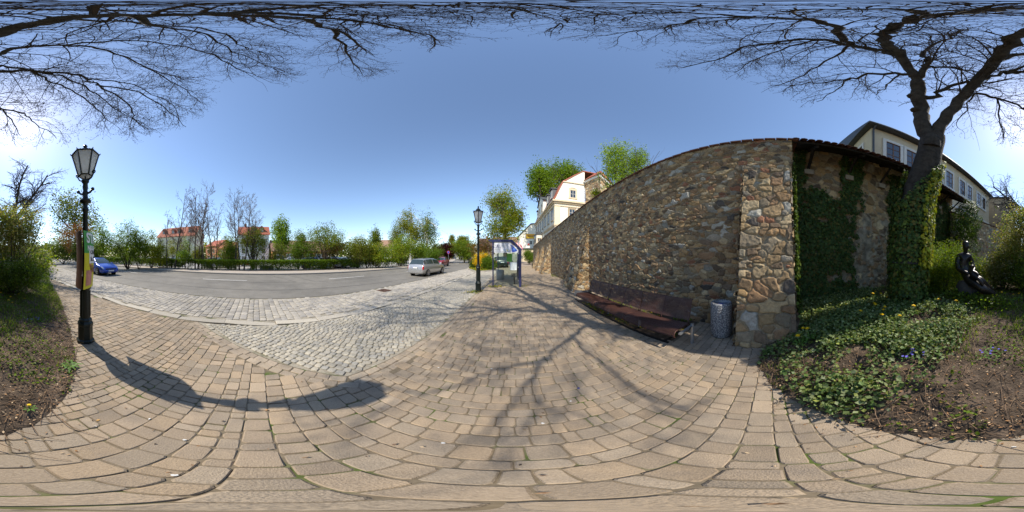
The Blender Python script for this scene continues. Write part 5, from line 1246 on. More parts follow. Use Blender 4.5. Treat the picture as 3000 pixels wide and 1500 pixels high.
for sg in (1, -1): b = MB(); b.tube([(-1.7, .5*sg, 1.5), (-1.6, .5*sg, 1.56), (-.2, .5*sg, 1.585), (0, .5*sg, 1.53)], .018, 6); b.build('roof_rail', M_black, c1_)
car('red hatchback coming the other way just beyond the silver estate', 'hatch', paint('red_paint', (.36, .015, .02)), (-10.7, 22.8, 0), R(-84), group='cars on the road')
car('bright blue hatchback seen from its front beside the near lamp post', 'hatch', paint('blue_paint', (.012, .06, .42)), (-8.55, -12.4, 0), R(84), group='cars on the road')
car('small far blue car half hidden behind the flowering bush', 'hatch', paint('blue_paint_b', (.03, .12, .45)), (-15.6, -56, 0), R(66), group='cars on the road')
car('dark green parked off-road estate behind the glass of the bus shelter', 'estate', paint('dark_green_paint', (.012, .02, .018)), (-1.55, 24.0, 0), R(96), group='parked cars')
car('black car at the kerb with red tail lamp behind the yellow bush', 'hatch', paint('black_paint', (.015, .015, .018)), (-8.2, 33.5, 0), R(112), group='parked cars')
car('white van parked beyond the black car at the bend', 'van', paint('white_paint_b', (.6, .6, .6), 0), (-10.0, 41.5, 0), R(115), 'van', group='parked cars', name='van')
car('pale grey car parked further up the street seen through the shelter glass', 'hatch', paint('pale_grey_paint', (.45, .44, .42), .3), (-3.4, 38, 0), R(95), group='parked cars')
lot = [(975, 22.5, 'estate', (.55, .56, .57), 'white estate seen through the hedge gaps below the reddish bush', -12), (1012, 24, 'hatch', (.18, .24, .22), 'grey green car seen through the hedge right of the white estate', -8), (918, 23.5, 'hatch', (.02, .05, .2), 'navy car seen through the hedge left of the white estate', 5), (640, 24, 'hatch', (.35, .42, .5), 'pale blue car behind the hedge in front of the bare trees', 10), (500, 27, 'estate', (.6, .6, .58), 'white car behind the hedge before the green house', 0), (690, 27, 'hatch', (.4, .02, .03), 'red car behind the hedge in front of the white house', 4),
       (838, 42, 'hatch', (.05, .09, .22), 'blue grey car in front of the brown market hall', 20), (857, 41, 'hatch', (.55, .55, .52), 'white car right of the blue grey one by the market hall', 15), (925, 41, 'hatch', (.03, .04, .08), 'dark car in the middle of the car park', 12), (955, 39, 'estate', (.45, .47, .48), 'silver car between tree stems in the car park', 80), (982, 42, 'hatch', (.02, .04, .25), 'royal blue car in the car park under the reddish bush', 85), (1012, 46, 'hatch', (.62, .62, .6), 'white car at the right end of the car park', 30), (452, 38, 'hatch', (.5, .5, .5), 'silver car glimpsed low between the left shrubs', 0)]
for i, (u, d, kd, cc, lb, rz) in enumerate(lot): car(lb, kd, paint('lot_paint', cc, .1), G(u, d, -.08), R(rz+90), group='cars in the car park')
yb = thing('phone_booth', 'yellow booth standing by the market hall behind the hedge', 'booth', tuple(G(805, 38, -.08)))
MB().bbox(-.4, .4, -.4, .4, 0, 2.1, .03).build('cabin', mat('yellow_enamel', (.6, .4, .02), .5), yb); MB().bbox(-.45, .45, -.45, .45, 2.101, 2.25, .03).build('roof', mat('dark_roof', (.1, .08, .03), .5), yb); MB().box(.402, .41, -.3, .3, .3, 1.9).build('door', M_carglass, yb)
vw = thing('delivery_van', 'white roofed delivery van parked right of the yellow booth', 'van', tuple(G(817, 37, -.08)), R(5))
bpy.data.objects.remove(vw); car('white roofed delivery van parked right of the yellow booth', 'van', paint('van_white', (.6, .6, .62), 0), G(817, 38, -.08), R(2), 'van', name='van')
ut = thing('utility_box', 'small grey green utility cabinet in the gap of the hedge', 'cabinet', tuple(G(780, 17.0, .05)))
MB().bbox(-.25, .25, -.7, .7, 0, .5, .02).build('cabinet', mat('grey_green', (.10, .12, .11), .6), ut); MB().bbox(-.28, .28, -.73, .73, .501, .55, .01).build('lid', mat('grey_lid', (.16, .17, .16), .6), ut)
sp = thing('road_sign', 'round no stopping sign on a thin grey post before the dark red maple', 'sign', tuple(G(1314, 33, .0)))
MB().tube([(0, 0, 0), (0, 0, 2.6)], .035, 6).build('post', M_steel, sp)
Msg = Matrix.Rotation(R(90), 4, 'X') @ Matrix.Translation((0, 2.35, .05))
MB().lathe([(.32, 0), (.32, .02)], 20, M=Msg).build('disc', mat('sign_red', (.4, .03, .05), .5), sp)
MB().lathe([(.24, .021), (.24, .024)], 20, M=Msg).build('disc_centre', mat('sign_blue', (.03, .08, .35), .5), sp)
pb = thing('notice_post', 'small dark post with box at the foot of the plinth wall', 'post', (3.6, 33, 0)); MB().box(-.08, .08, -.08, .08, 0, 1.1).build('post', M_black, pb); MB().box(-.3, .1, -.2, .2, .2, .6).build('box', M_black, pb)
# ------------------------------------------------------------------ trees and shrubs by place
def ext(u0, u1, v0, v1, d):
    r_ = d*math.tan(R((u1-u0)/2*.12)); z1 = H+d*math.tan(R((750-v0)*.12)); z0 = H+d*math.tan(R((750-v1)*.12)); return G((u0+u1)/2, d), r_, z0, z1
def veg(name, label, cat, u0, u1, v0, v1, d, cols, seed, ncl=260, nper=9, size=.14, spread=None, nb=5, trunk=None, stems=6, group=None, lump=.35, shell=.5, colw=None, zmin=None, base=-.05, depth=.8, bark=None, rnd=.45, asp=.75, dome=False, loc=None):
    g_, r_, z0, z1 = ext(u0, u1, v0, v1, d); g_.z = base; rg_ = np.random.default_rng(seed+1000)
    if zmin is not None: z0 = zmin
    cz, rz = (z0+z1)/2-base, (z1-z0)/2*1.08; r_ *= 1.28; blobs = []
    if nb == 1: blobs = [(0, 0, cz, r_, r_*depth, rz)]
    else:
        blobs = [(0, 0, cz-.03*rz, r_*.86, r_*.86*depth, rz*.9)]
        for k in range(nb):
            q = 2*math.pi*(k+rg_.random()*.6)/nb; rr = rnd*1.2*(.8+.4*rg_.random()); h_ = rg_.uniform(-.6, .5); s_ = rg_.uniform(.4, .56)
            blobs.append((math.cos(q)*r_*rr, math.sin(q)*r_*rr*depth, cz+h_*rz, r_*s_*1.05, r_*s_*depth, rz*s_))
        blobs.append((rg_.uniform(-.2, .2)*r_, 0, cz+.52*rz, r_*.5, r_*.5*depth, rz*.52))
    ncl = int(ncl*2.1)
    sp = spread or size*1.5
    return bush(name, label, cat, g_, blobs, ncl, nper, (sp, sp, sp*.8), size, cols, seed, stems=stems, colw=colw, group=group, shell=shell, lump=lump, stem_r=max(.015, r_*.02), tree_trunk=trunk, crown='crown' if trunk else 'foliage', trunkname='trunk' if trunk else 'stems', bark=bark, asp=asp)
M_birch = mat('birch_bark', (.62, .60, .55), .8, var=.1, col2=(.06, .055, .05), m2=(.56, .6), s2=9)
# across the road, left to right
veg('dark_tree', 'tall dark olive tree with open crown behind the near lamp post', 'tree', 150, 296, 562, 758, 44, GR['dark']+GR['olive'], 21, 420, 9, .42, nb=8, trunk=(9, .4), stems=12, shell=.35, lump=.5)
veg('copper_tree', 'coppery red leaved small tree beside the lamp post', 'tree', 184, 278, 652, 752, 27, GR['copper'], 22, 300, 9, .16, nb=5, trunk=(2, .12), stems=8)
veg('evergreen_shrub', 'very dark evergreen mass at the far end of the hedge', 'shrub', 140, 232, 705, 765, 34, GR['dark'], 23, 260, 9, .25, stems=4)
veg('evergreen_shrub', 'dark conifer shrub under the copper leaved tree', 'shrub', 215, 262, 700, 768, 24, GR['dark'], 24, 200, 9, .18, stems=3)
veg('green_shrub', 'fresh green tall shrub just right of the near lamp post', 'shrub', 258, 335, 655, 775, 20.5, GR['mid']+GR['bright'][:1], 25, 520, 9, .11, nb=7, stems=10, zmin=.5)
veg('green_shrub', 'tallest rounded green shrub of the left hedge row', 'shrub', 325, 425, 648, 772, 20, GR['mid']+GR['dark'][2:], 26, 620, 9, .11, nb=8, stems=12, zmin=.7)
veg('green_shrub', 'duller green shrub leaning towards the pale green house', 'shrub', 408, 478, 675, 770, 20.5, GR['mid']+GR['olive'], 27, 380, 9, .10, nb=6, stems=9, zmin=.6)
veg('green_shrub', 'thin yellow green shrub below the first bare tree', 'shrub', 475, 530, 700, 770, 21, GR['yel']+GR['olive'], 28, 190, 8, .09, stems=8, shell=.2)
veg('green_shrub', 'yellow green shrub in front of the pale green house corner', 'shrub', 520, 565, 690, 770, 22, GR['yel']+GR['mid'], 29, 200, 8, .09, stems=8, shell=.2)
veg('green_shrub', 'low vivid green bush poking over the hedge', 'shrub', 515, 562, 733, 772, 18.6, GR['bright'], 30, 160, 9, .09, stems=4)
veg('green_shrub', 'sparse twiggy olive shrub before the salmon house', 'shrub', 590, 640, 705, 772, 21, GR['olive']+GR['brown'], 31, 110, 8, .09, stems=12, shell=.2)
veg('green_shrub', 'yellow green shrub left of the white house', 'shrub', 630, 708, 692, 772, 20.5, GR['yel']+GR['mid'], 32, 330, 9, .10, nb=6, stems=10, zmin=.5)
veg('green_shrub', 'large olive green shrub covering the front of the white house', 'shrub', 690, 792, 668, 772, 20, GR['olive']+GR['yel'][1:2]+GR['mid'][:1], 33, 620, 9, .10, nb=8, stems=16, zmin=1.2, shell=.35)
veg('chestnut_tree', 'small bright green young chestnut beside the white house', 'tree', 793, 854, 640, 735, 27, GR['bright'], 34, 330, 10, .20, nb=6, trunk=(3.2, .13), stems=8)
veg('green_shrub', 'mid green shrub right of the young chestnut', 'shrub', 845, 905, 675, 772, 20.5, GR['mid']+GR['olive'][:1], 35, 400, 9, .10, nb=6, stems=12, zmin=1.0, shell=.35)
veg('green_shrub', 'broad feathery green shrub spreading above the middle of the hedge', 'shrub', 880, 1018, 656, 745, 20, GR['mid']+GR['olive'], 36, 620, 9, .11, nb=9, stems=16, zmin=1.9, shell=.35, lump=.5)
veg('reddish_shrub', 'reddish brown leaved shrub under the broad feathery one', 'shrub', 940, 1018, 700, 765, 19.2, GR['brown']+GR['copper'][1:2]+GR['olive'][:1], 37, 300, 8, .09, nb=6, stems=14, shell=.3)
veg('green_shrub', 'rounded olive shrub right of the reddish one', 'shrub', 1010, 1085, 692, 775, 20, GR['olive']+GR['yel'][1:2], 38, 520, 9, .10, nb=7, stems=10, zmin=.6)
veg('green_shrub', 'lime green shrub mass below the white gable', 'shrub', 1075, 1140, 715, 775, 20.5, GR['yel']+GR['bright'], 39, 420, 9, .11, nb=7, stems=8, zmin=.5)
veg('green_shrub', 'lime yellow shrub at the foot of the birches', 'shrub', 1128, 1215, 690, 772, 24, GR['yel']+GR['bright'], 40, 560, 9, .13, nb=7, stems=8, zmin=.3)
veg('green_shrub', 'deep green shrub right of the birch trunks', 'shrub', 1210, 1262, 716, 772, 25, GR['bright']+GR['mid'], 41, 300, 9, .13, stems=6, zmin=.3)
veg('poplar_tree', 'slim distant poplar left of the white gabled house', 'tree', 1080, 1115, 665, 745, 55, GR['olive']+GR['mid'], 42, 260, 9, .32, nb=4, trunk=(5, .2), stems=6)
veg('birch_tree', 'tallest weeping birch of the group with airy yellow green crown', 'tree', 1165, 1240, 602, 745, 34, GR['olive']+GR['yel'], 43, 700, 9, .17, nb=10, trunk=(11, .2), stems=16, bark=M_birch, shell=.2, lump=.55)
veg('birch_tree', 'right hand birch with drooping green branches', 'tree', 1222, 1284, 616, 748, 33, GR['olive']+GR['mid'], 44, 560, 9, .16, nb=9, trunk=(9.5, .18), stems=14, bark=M_birch, shell=.2, lump=.55)
veg('birch_tree', 'left hand lower birch of the group', 'tree', 1138, 1185, 645, 748, 35, GR['olive']+GR['mid'][:1], 45, 380, 9, .16, nb=7, trunk=(7.5, .15), stems=10, bark=M_birch, shell=.25, lump=.5)
veg('weeping_tree', 'brown weeping tree with hardly a leaf between birches and maple', 'tree', 1262, 1300, 715, 760, 33, GR['brown'], 46, 220, 9, .13, trunk=(2.2, .1), stems=10, shell=.2, asp=.4)
veg('maple_tree', 'round dark red maple by the bend of the road', 'tree', 1286, 1334, 712, 758, 38, GR['maroon'], 47, 420, 9, .2, nb=6, trunk=(1.6, .12), stems=6)
veg('clipped_tree', 'dense rounded light green tree right of the dark red maple', 'tree', 1327, 1394, 705, 760, 37, GR['yel'][:2]+GR['bright'][1:2]+GR['mid'], 48, 720, 9, .2, nb=7, trunk=(1.5, .15), stems=6, lump=.25)
veg('conifer_tree', 'slim pale green tree beside the scarlet roof', 'tree', 1317, 1330, 689, 720, 75, GR['olive'], 49, 110, 9, .35, nb=3, trunk=(4, .15), stems=3)
veg('distant_tree', 'hazy olive tree behind the clipped rounded one', 'tree', 1340, 1362, 692, 725, 70, GR['olive']+GR['yel'][:1], 50, 130, 9, .4, nb=4, trunk=(3, .15), stems=3)
veg('distant_tree', 'pale twiggy tree top behind the clipped rounded one', 'tree', 1358, 1376, 690, 725, 72, GR['olive'], 51, 80, 9, .35, nb=4, trunk=(3, .15), stems=6, shell=.2)
veg('orange_shrub', 'tall orange brown shrub behind the far lantern post', 'shrub', 1380, 1448, 688, 765, 30, GR['orange']+GR['brown'], 52, 520, 9, .13, nb=8, stems=12, zmin=.8, shell=.35, lump=.45)
veg('forsythia_shrub', 'bright yellow forsythia behind the far lantern post', 'shrub', 1388, 1440, 738, 792, 19.5, GR['forsy'], 53, 420, 9, .075, nb=7, stems=14, colw=[.5, .35, .15], shell=.3, lump=.5, base=.08)
veg('green_shrub', 'dark green leafy bush left of the bus shelter post', 'shrub', 1412, 1449, 752, 793, 18.2, GR['mid']+GR['bright'][1:2], 54, 300, 9, .11, nb=5, stems=5, base=.08)
veg('green_shrub', 'low dark bush at the kerb left of the forsythia', 'shrub', 1376, 1402, 757, 790, 21, GR['dark']+GR['mid'], 55, 170, 9, .1, nb=4, stems=4, base=.08)
veg('linden_tree', 'yellow green leafed lime tree rising over the bus shelter', 'tree', 1428, 1532, 548, 712, 30, GR['yel']+GR['yel']+GR['mid']+[(.17, .13, .03)], 56, 900, 10, .22, nb=14, trunk=(9.5, .32), stems=22, shell=.35, lump=.65)
veg('tall_tree', 'large spreading green tree behind the mansion roof', 'tree', 1548, 1625, 480, 592, 41, GR['bright']+GR['mid'], 57, 480, 9, .38, nb=11, trunk=(19, .5), stems=20, shell=.3, lump=.8)
veg('tall_tree', 'right half of the green trees behind the mansion roof ridge', 'tree', 1612, 1708, 468, 560, 46, GR['bright']+GR['mid'], 58, 460, 9, .38, nb=11, trunk=(22, .5), stems=20, shell=.3, lump=.8)
veg('young_tree', 'luminous light green tree rising behind the stone wall top', 'tree', 1765, 1858, 412, 600, 15.5, [(.19, .27, .04), (.24, .31, .05), (.15, .22, .035)], 59, 480, 9, .14, nb=12, trunk=(7, .14), stems=20, shell=.25, lump=.75)
veg('young_tree', 'second light green tree just right of the first behind the wall', 'tree', 1838, 1905, 428, 580, 16.5, [(.18, .25, .04), (.14, .20, .03)], 60, 330, 9, .13, nb=9, trunk=(7, .1), stems=16, shell=.25, lump=.75)
veg('climbing_shrub', 'leafy green shrub growing by the plinth wall far up the path', 'shrub', 1536, 1563, 733, 768, 30, GR['bright']+GR['mid'], 61, 260, 9, .13, nb=5, stems=8)
veg('green_shrub', 'small plant hanging over the tower base behind the wall coping', 'shrub', 1735, 1762, 560, 582, 17, GR['yel'], 62, 60, 8, .12, nb=3, stems=3, base=6)
for i, (u0, u1, v0, c_, lb) in enumerate(((232, 288, 690, 'mid', 'low green shrub filling the hedge row behind the blue car'), (372, 440, 690, 'mid', 'dense green shrub between the two tallest left shrubs'), (440, 500, 712, 'yel', 'low yellow green shrub at the left corner of the green house'), (556, 606, 722, 'olive', 'low olive shrub in front of the green house gable'), (655, 700, 715, 'bright', 'low fresh green shrub left of the large olive one'), (780, 850, 716, 'olive', 'low brownish green shrub under the young chestnut'), (850, 930, 705, 'mid', 'leafy shrub left below the feathery spreading one'), (1040, 1110, 705, 'yel', 'yellowish shrub in front of the slim poplar'), (1250, 1290, 728, 'mid', 'low green shrub between birches and weeping tree'))):
    veg('green_shrub', lb, 'shrub', u0, u1, v0, 776, 19.6+.3*(i % 4), GR[c_], 200+i, 260, 9, .10, nb=6, stems=8, shell=.4)
# bare trees behind the hedge
PBT = [dict(seg=6, wan=.09, trop0=.12, trop1=.16, tap=.7, n=4, kids=9, ref=3.0, k0=.2, ang=40, rat=.46, rr=.5, rmin=.02),
       dict(seg=5, wan=.14, trop0=.05, trop1=.1, tap=.7, n=3, kids=8, ref=1.3, k0=.15, ang=40, rat=.55, rr=.6, rmin=.016), dict(seg=3, wan=.18, trop0=.02, trop1=.05, tap=.5, n=3, kids=0, ref=1, k0=.2, ang=40, rat=.5, rr=.5, rmin=.013)]
M_greybark = mat('grey_bark', (.085, .07, .055), .9, var=.3, scale=8)
M_fine = mat('fine_twigs', (.19, .13, .095), .9, var=.2)
def baretree(seed, Ht, spread, wob, r0=.11, nl=16, low=.3):
    rg_ = np.random.default_rng(seed); t = thing('bare_tree', 'x', 'tree', (0, 0, 0)); T = Tub(); T_ = Tub(); tips = []
    n = 10; pts = [np.array((0, 0, -.2))]; d = np.array((wob[0], wob[1], 1.)); 
    for i in range(n): d = d+np.append(rg_.normal(0, .05, 2), 0); d[:2] *= .9; pts.append(pts[-1]+d/np.linalg.norm(d)*Ht/n)
    rad = r0*(1-np.linspace(0, 1, n+1)**1.1*.88); T.add(pts, rad, 8)
    for k in range(nl):
        tt = low+(1-low)*(k+rg_.random())/nl; fi = tt*n; i = min(int(fi), n-1); q = pts[i]+(pts[i+1]-pts[i])*(fi-i)
        az = rg_.uniform(0, 2*math.pi); nd = np.array((math.cos(az)*.75, math.sin(az)*.75, .8)); L = spread*(.7+.5*rg_.random())*(1.15-tt*.75)
        branch(T_, q, nd, L, max(.016, rad[i]*.45), 0, rg_, PBT, tips)
    T.build('trunk', M_greybark, t); T_.build('crown', M_fine, t, smooth=False); return t
protos = [baretree(101, 10.5, 3.5, (.0, .0)), baretree(102, 9.5, 3.0, (.08, .05)), baretree(103, 11, 4.0, (-.06, .1), nl=20, low=.35), baretree(104, 8, 3.0, (.1, -.12), r0=.08)]
bl = [(490, 612, 0, 19.5, 0, 'slender bare tree at the left edge of the leafless group'), (511, 545, 1, 19.2, 40, 'tall straight bare tree left of the green house windows'), (521, 640, 3, 20.5, 90, 'thin low bare tree beside the tall straight one'), (550, 612, 3, 21, 200, 'spindly bare tree before the middle of the green house'),
      (572, 545, 0, 19.3, 120, 'bare tree with steep limbs before the green house gable'), (579, 590, 1, 19.8, 10, 'second stem crowded behind the steep limbed bare tree'), (592, 536, 2, 20, 260, 'highest bare tree in the middle of the group'), (600, 575, 3, 19, 300, 'bare tree leaning just right of the highest one'),
      (622, 560, 1, 19.2, 170, 'leaning bare tree before the salmon pink house'), (634, 600, 3, 20.2, 60, 'low twisted bare tree before the apricot house'), (688, 543, 0, 18.8, 220, 'bare tree at the left edge of the white house'), (701, 560, 2, 19.6, 310, 'bushy topped bare tree over the red roof'), (714, 548, 1, 18.4, 75, 'thick dark bare tree in front of the white house'), (735, 590, 2, 19.0, 150, 'wide spreading bare tree leaning over the red roof dormers'), (752, 625, 3, 19.5, 20, 'small bare tree at the right end of the leafless group')]
hts = [10.5, 9.5, 11, 8]; used = set()
for (u, v, k, d, rz, lb) in bl:
    o = protos[k] if k not in used else copy_tree(protos[k]); used.add(k)
    g_ = G(u, d, 0); ztop = H+d*math.tan(R((750-v)*.12)); s_ = ztop/(hts[k]*1.08)
    o.location = g_; o.rotation_euler = (0, 0, R(rz)); o.scale = (s_*.95, s_*.95, s_); tag(o, lb, 'tree', 'bare trees behind the hedge')
o = copy_tree(protos[3]); o.location = G(1052, 26); o.scale = (.75, .75, .6); tag(o, 'small leafless tree poking above the olive shrub at the car park', 'tree', 'bare trees behind the hedge')
# big leafless tree in the park behind
PPK = [dict(PBT[0], trop0=.0, trop1=.02, kids=10, ref=4, wan=.14, rmin=.03), dict(PBT[1], kids=8, ref=2, trop0=-.05, trop1=-.1, rmin=.018), dict(seg=4, wan=.2, trop0=-.12, trop1=-.12, tap=.5, n=3, kids=3, ref=1, k0=.2, ang=40, rat=.6, rr=.6, rmin=.012), dict(seg=3, wan=.2, trop0=-.12, trop1=-.1, tap=.5, n=3, kids=0, ref=1, k0=.2, ang=40, rat=.5, rr=.5, rmin=.010)]
pk = thing('bare_tree', 'spreading leafless tree with drooping twigs behind the flowering bush near the sun', 'tree', tuple(G(34, 17)))
T = Tub(); T_ = Tub(); tips = []; rgp = np.random.default_rng(77); T.add([(0, 0, -.2), (0, 0, .5), (.1, 0, 3), (0, .1, 5.2)], [.55, .42, .36, .33], 10)
for (az, el, L, r_) in ((185, 62, 6.5, .2), (100, 70, 7, .2), (10, 55, 6.5, .2), (60, 40, 5, .13), (300, 50, 6, .16), (200, 35, 5, .12), (330, 30, 4.6, .1), (150, 45, 5.5, .12), (240, 60, 6, .14)):
    nd = np.array((math.cos(R(az))*math.cos(R(el)), math.sin(R(az))*math.cos(R(el)), math.sin(R(el)))); branch(T_, (0, .05, 4.6+rgp.random()*.6), nd, L, r_, 0, rgp, PPK, tips)
T.build('trunk', M_greybark, pk); T_.build('crown', M_greybark, pk, smooth=False)
# near shrubs and small trees in the bed
def bed_loc(u, d):
    p = G(u, d); p.z = Z(p.x, p.y); return p
def nearveg(name, label, u0, u1, v0, v1, d, cols, seed, ncl, nper, size, nb=6, stems=10, colw=None, shell=.3, lump=.45, zmin=None, stem_r=.03, trunk=None, asp=.6, cat='shrub', uc=None, spread=None):
    g_, r_, z0, z1 = ext(u0, u1, v0, v1, d); b0 = bed_loc((u0+u1)/2 if uc is None else uc, d)
    if zmin is not None: z0 = zmin
    rg_ = np.random.default_rng(seed+2000); off_ = g_-b0; r_ *= 1.2; cz, rz = (z0+z1)/2-b0.z, (z1-z0)/2*1.05
    blobs = [(off_.x, off_.y, cz, r_*.82, r_*.82, rz*.88)]; ncl = int(ncl*2)
    for k in range(nb):
        q = 2*math.pi*(k+rg_.random()*.6)/nb; s_ = rg_.uniform(.36, .52)
        blobs.append((off_.x+math.cos(q)*r_*.5, off_.y+math.sin(q)*r_*.5, cz+rg_.uniform(-.55, .5)*rz, r_*s_, r_*s_, rz*s_))
    sp = spread or size*1.6
    return bush(name, label, cat, b0, blobs, ncl, nper, (sp, sp, sp*.7), size, cols, seed, stems=stems, stem_r=stem_r, colw=colw, shell=shell, lump=lump, tree_trunk=trunk, crown='foliage', trunkname='stems', asp=asp)
nearveg('flowering_tree', 'bushy pale flowering tree in the bed at the left by the path', -75, 125, 596, 790, 6.6, GR['mag'], 71, 1100, 9, .075, nb=9, stems=16, stem_r=.035, uc=40, shell=.25, lump=.55)
nearveg('leafy_shrub', 'dark leafy undergrowth with white blossoms beneath the pale flowering tree', -60, 138, 735, 880, 5.6, GR['dark']+GR['mid']+[(.35, .35, .3)], 72, 900, 9, .06, nb=8, stems=16, colw=[.2, .2, .15, .2, .12, .08, .05], zmin=.1)
nearveg('flowering_shrub', 'airy pale blossomed shrub right of the bronze statue', 2885, 2996, 690, 862, 5.6, GR['mag']+GR['olive'], 73, 760, 9, .06, nb=8, stems=14, shell=.2, lump=.5, zmin=.3)
nearveg('yew_shrub', 'feathery green yew shrub left of the bronze statue', 2688, 2838, 708, 872, 4.75, GR['mid']+GR['mid']+GR['dark'][1:]+GR['yel'][:1], 74, 1500, 10, .045, nb=8, stems=12, zmin=.25, asp=.4, spread=.06)
nearveg('yew_shrub', 'dark green shrub just behind and right of the bronze statue', 2826, 2900, 742, 870, 5.9, GR['dark']+GR['mid'], 75, 600, 9, .05, nb=6, stems=8, zmin=.2, asp=.4)
# hedge
def hedge(label, pl, wd, ht, n, seed, leaf=.075, base=.03):
    rg_ = np.random.default_rng(seed); t = thing('hedge', label, 'hedge', (pl[0][0], pl[0][1], 0))
    P_ = np.array(pl); seg = np.linalg.norm(np.diff(P_, axis=0), axis=1); cum = np.concatenate([[0], np.cumsum(seg)]); L = cum[-1]
    s = rg_.random(n)*L; x = np.interp(s, cum, P_[:, 0]); y = np.interp(s, cum, P_[:, 1]); i = np.clip(np.searchsorted(cum, s)-1, 0, len(seg)-1)
    dx = (P_[i+1, 0]-P_[i, 0])/seg[i]; dy = (P_[i+1, 1]-P_[i, 1])/seg[i]
    face = rg_.random(n); o = np.where(face < .4, wd/2*(1-rg_.random(n)**2*.35), np.where(face < .7, -wd/2*(1-rg_.random(n)**2*.35), (rg_.random(n)-.5)*wd))
    z = np.where(face < .7, .08+(ht-.08)*rg_.random(n)**.62, ht-rg_.random(n)**2*.12)
    gap = fbm(s*.9, z*1.2, seed, 3); keep = ~((z < ht*.62) & (gap < .45-.12*(z/ht)))
    c = np.stack([x-dy*o, y+dx*o, z+base+.05*(fbm(s*1.5, s*0, 4)-.5)], 1)[keep]
    V, F, col = leaves(c, 3, (leaf*.7,)*3, leaf, GR['mid']+GR['bright'], rg_)
    np_mesh('foliage', V, [F], M_leaf, t, col=col, world=True)
    T = Tub(); k = int(L*5)
    for q in range(k):
        s_ = rg_.random()*L; x_ = np.interp(s_, cum, P_[:, 0]); y_ = np.interp(s_, cum, P_[:, 1]); a = rg_.normal(0, .12, 3)
        T.add([(x_, y_, 0), (x_+a[0], y_+a[1], ht*.4), (x_+a[0]*2.5, y_+a[1]*2.5, ht*.8)], [.018, .013, .006], 4)
    T.build('stems', M_greybark, t, world=True)['kind'] = 'stuff'; return t
hp = off(far, 3.15); 
hedge('long clipped green hedge behind the far pavement with bare stems showing low down', [p for p in hp if -60 < p[1] < 30] , .6, 1.1, 62000, 5)
hedge('neatly clipped green hedge running up beside the bend below the round tree', [p for p in hp if p[1] > 34][:3], .8, 1.25, 9000, 6, .12)
# flowers on the island
def cover(name, label, xy, zf, cols, size, n, seed, kind='stuff', colw=None, up=.6, h_=.06, m=None, asp=.75):
    rg_ = np.random.default_rng(seed); xy = np.asarray(xy); k = rg_.integers(0, len(xy), n); p = xy[k]+rg_.normal(0, .02, (n, 2))
    z = zf(p[:, 0], p[:, 1])+rg_.random(n)*h_; V, F, col = leaves(np.column_stack([p, z]), 1, (0, 0, 0), size, cols, rg_, colw, up=up, asp=asp, cvar=.35)
    o = np_mesh(name, V, [F], m or M_leaf, None, col=col); tag(o, label, kind=kind); o['category'] = 'ground cover'; return o
gx = np.random.default_rng(9)
xy = gx.uniform((-7.4, 15.9), (-2, 33), (9000, 2)); xy = xy[inpoly(xy[:, 0], xy[:, 1], ISL)]
cover('island_flowers', 'yellow flowers and grass covering the kerbed island', xy, lambda x, y: 0*x+.1, [(.6, .42, .01), (.55, .4, .02), (.1, .16, .02), (.12, .2, .02)], .07, 6000, 3, h_=.12)
# strip of greenery along wall foot & bench bed, verge grass
w_ = gx.uniform((3.0, 1.6), (3.5, 26), (2500, 2)); w_ = w_[(fbm(w_[:, 1]*1.3, w_[:, 0]*2, 8) > .52)]
cover('wall_foot_weeds', 'small weeds growing along the foot of the stone wall', w_, lambda x, y: 0*x, GR['mid']+GR['brown'][:1], .045, 1800, 4, h_=.08)
w_ = gx.uniform((2.24, 1.55), (3.4, 5.3), (2500, 2)); w_ = w_[(fbm(w_[:, 0]*3, w_[:, 1]*3, 18) > .52)]
cover('bench_bed_weeds', 'weeds in the soil strip under the long bench', w_, lambda x, y: 0*x+.01, GR['mid']+[(.4, .3, .02)], .035, 1500, 5, h_=.05)
ge = [(-.96, 8.2), (-1.5, 7.0), (-1.7, 6.7), (.5, 8.4), (-.75, 8.25)]
w_ = np.concatenate([gx.normal(p, (.16, .1), (90, 2)) for p in ge]); cover('post_foot_weeds', 'weeds and small yellow flowers round the feet of the lantern post and shelter', w_, lambda x, y: 0*x, GR['mid']+[(.6, .42, .01)], .04, 700, 6, h_=.09)

# ------------------------------------------------------------------ ivy
def wall_ivy(parent_name, label, pts, nrm, n_jit, size, cols, seed, colw=None, m=None, thick=.07, kind=None):
    rg_ = np.random.default_rng(seed); n = len(pts); nr = np.asarray(nrm)[None, :]+rg_.normal(0, n_jit, (n, 3)) if np.ndim(nrm) == 1 else nrm+rg_.normal(0, n_jit, (n, 3))
    nr /= np.linalg.norm(nr, axis=1)[:, None]; c = pts+nr*rg_.random((n, 1))*thick
    a = np.cross(nr, rg_.normal(0, 1, (n, 3))); a /= np.linalg.norm(a, axis=1)[:, None]; b = np.cross(nr, a); s = (size*(.5+.9*rg_.random(n)))[:, None]
    V = np.stack([c-a*s*.5, c-a*s*.1+b*s*.45, c+a*s*.5+nr*s*.05, c-a*s*.1-b*s*.45], 1).reshape(-1, 3); F = np.arange(4*n).reshape(-1, 4)
    cc = np.asarray(cols)[rg_.choice(len(cols), n, p=colw)]*(.6+.8*rg_.random((n, 1)))
    o = np_mesh(parent_name, V, [F], m or M_ivy, None, col=np.repeat(cc, 4, 0)); tag(o, label, 'ivy'); return o
IV = [(.04, .08, .02), (.055, .10, .024), (.075, .12, .028), (.065, .11, .03), (.13, .12, .03)]
ri_ = np.random.default_rng(31)
y = ri_.uniform(-8.4, -.5, 90000); z = ri_.uniform(0.2, 5.0, 90000)
n1 = fbm(y*1.6, z*1.6, 201, 4)-.5; n2 = fbm(y*3+5, z*3, 202, 3)-.5
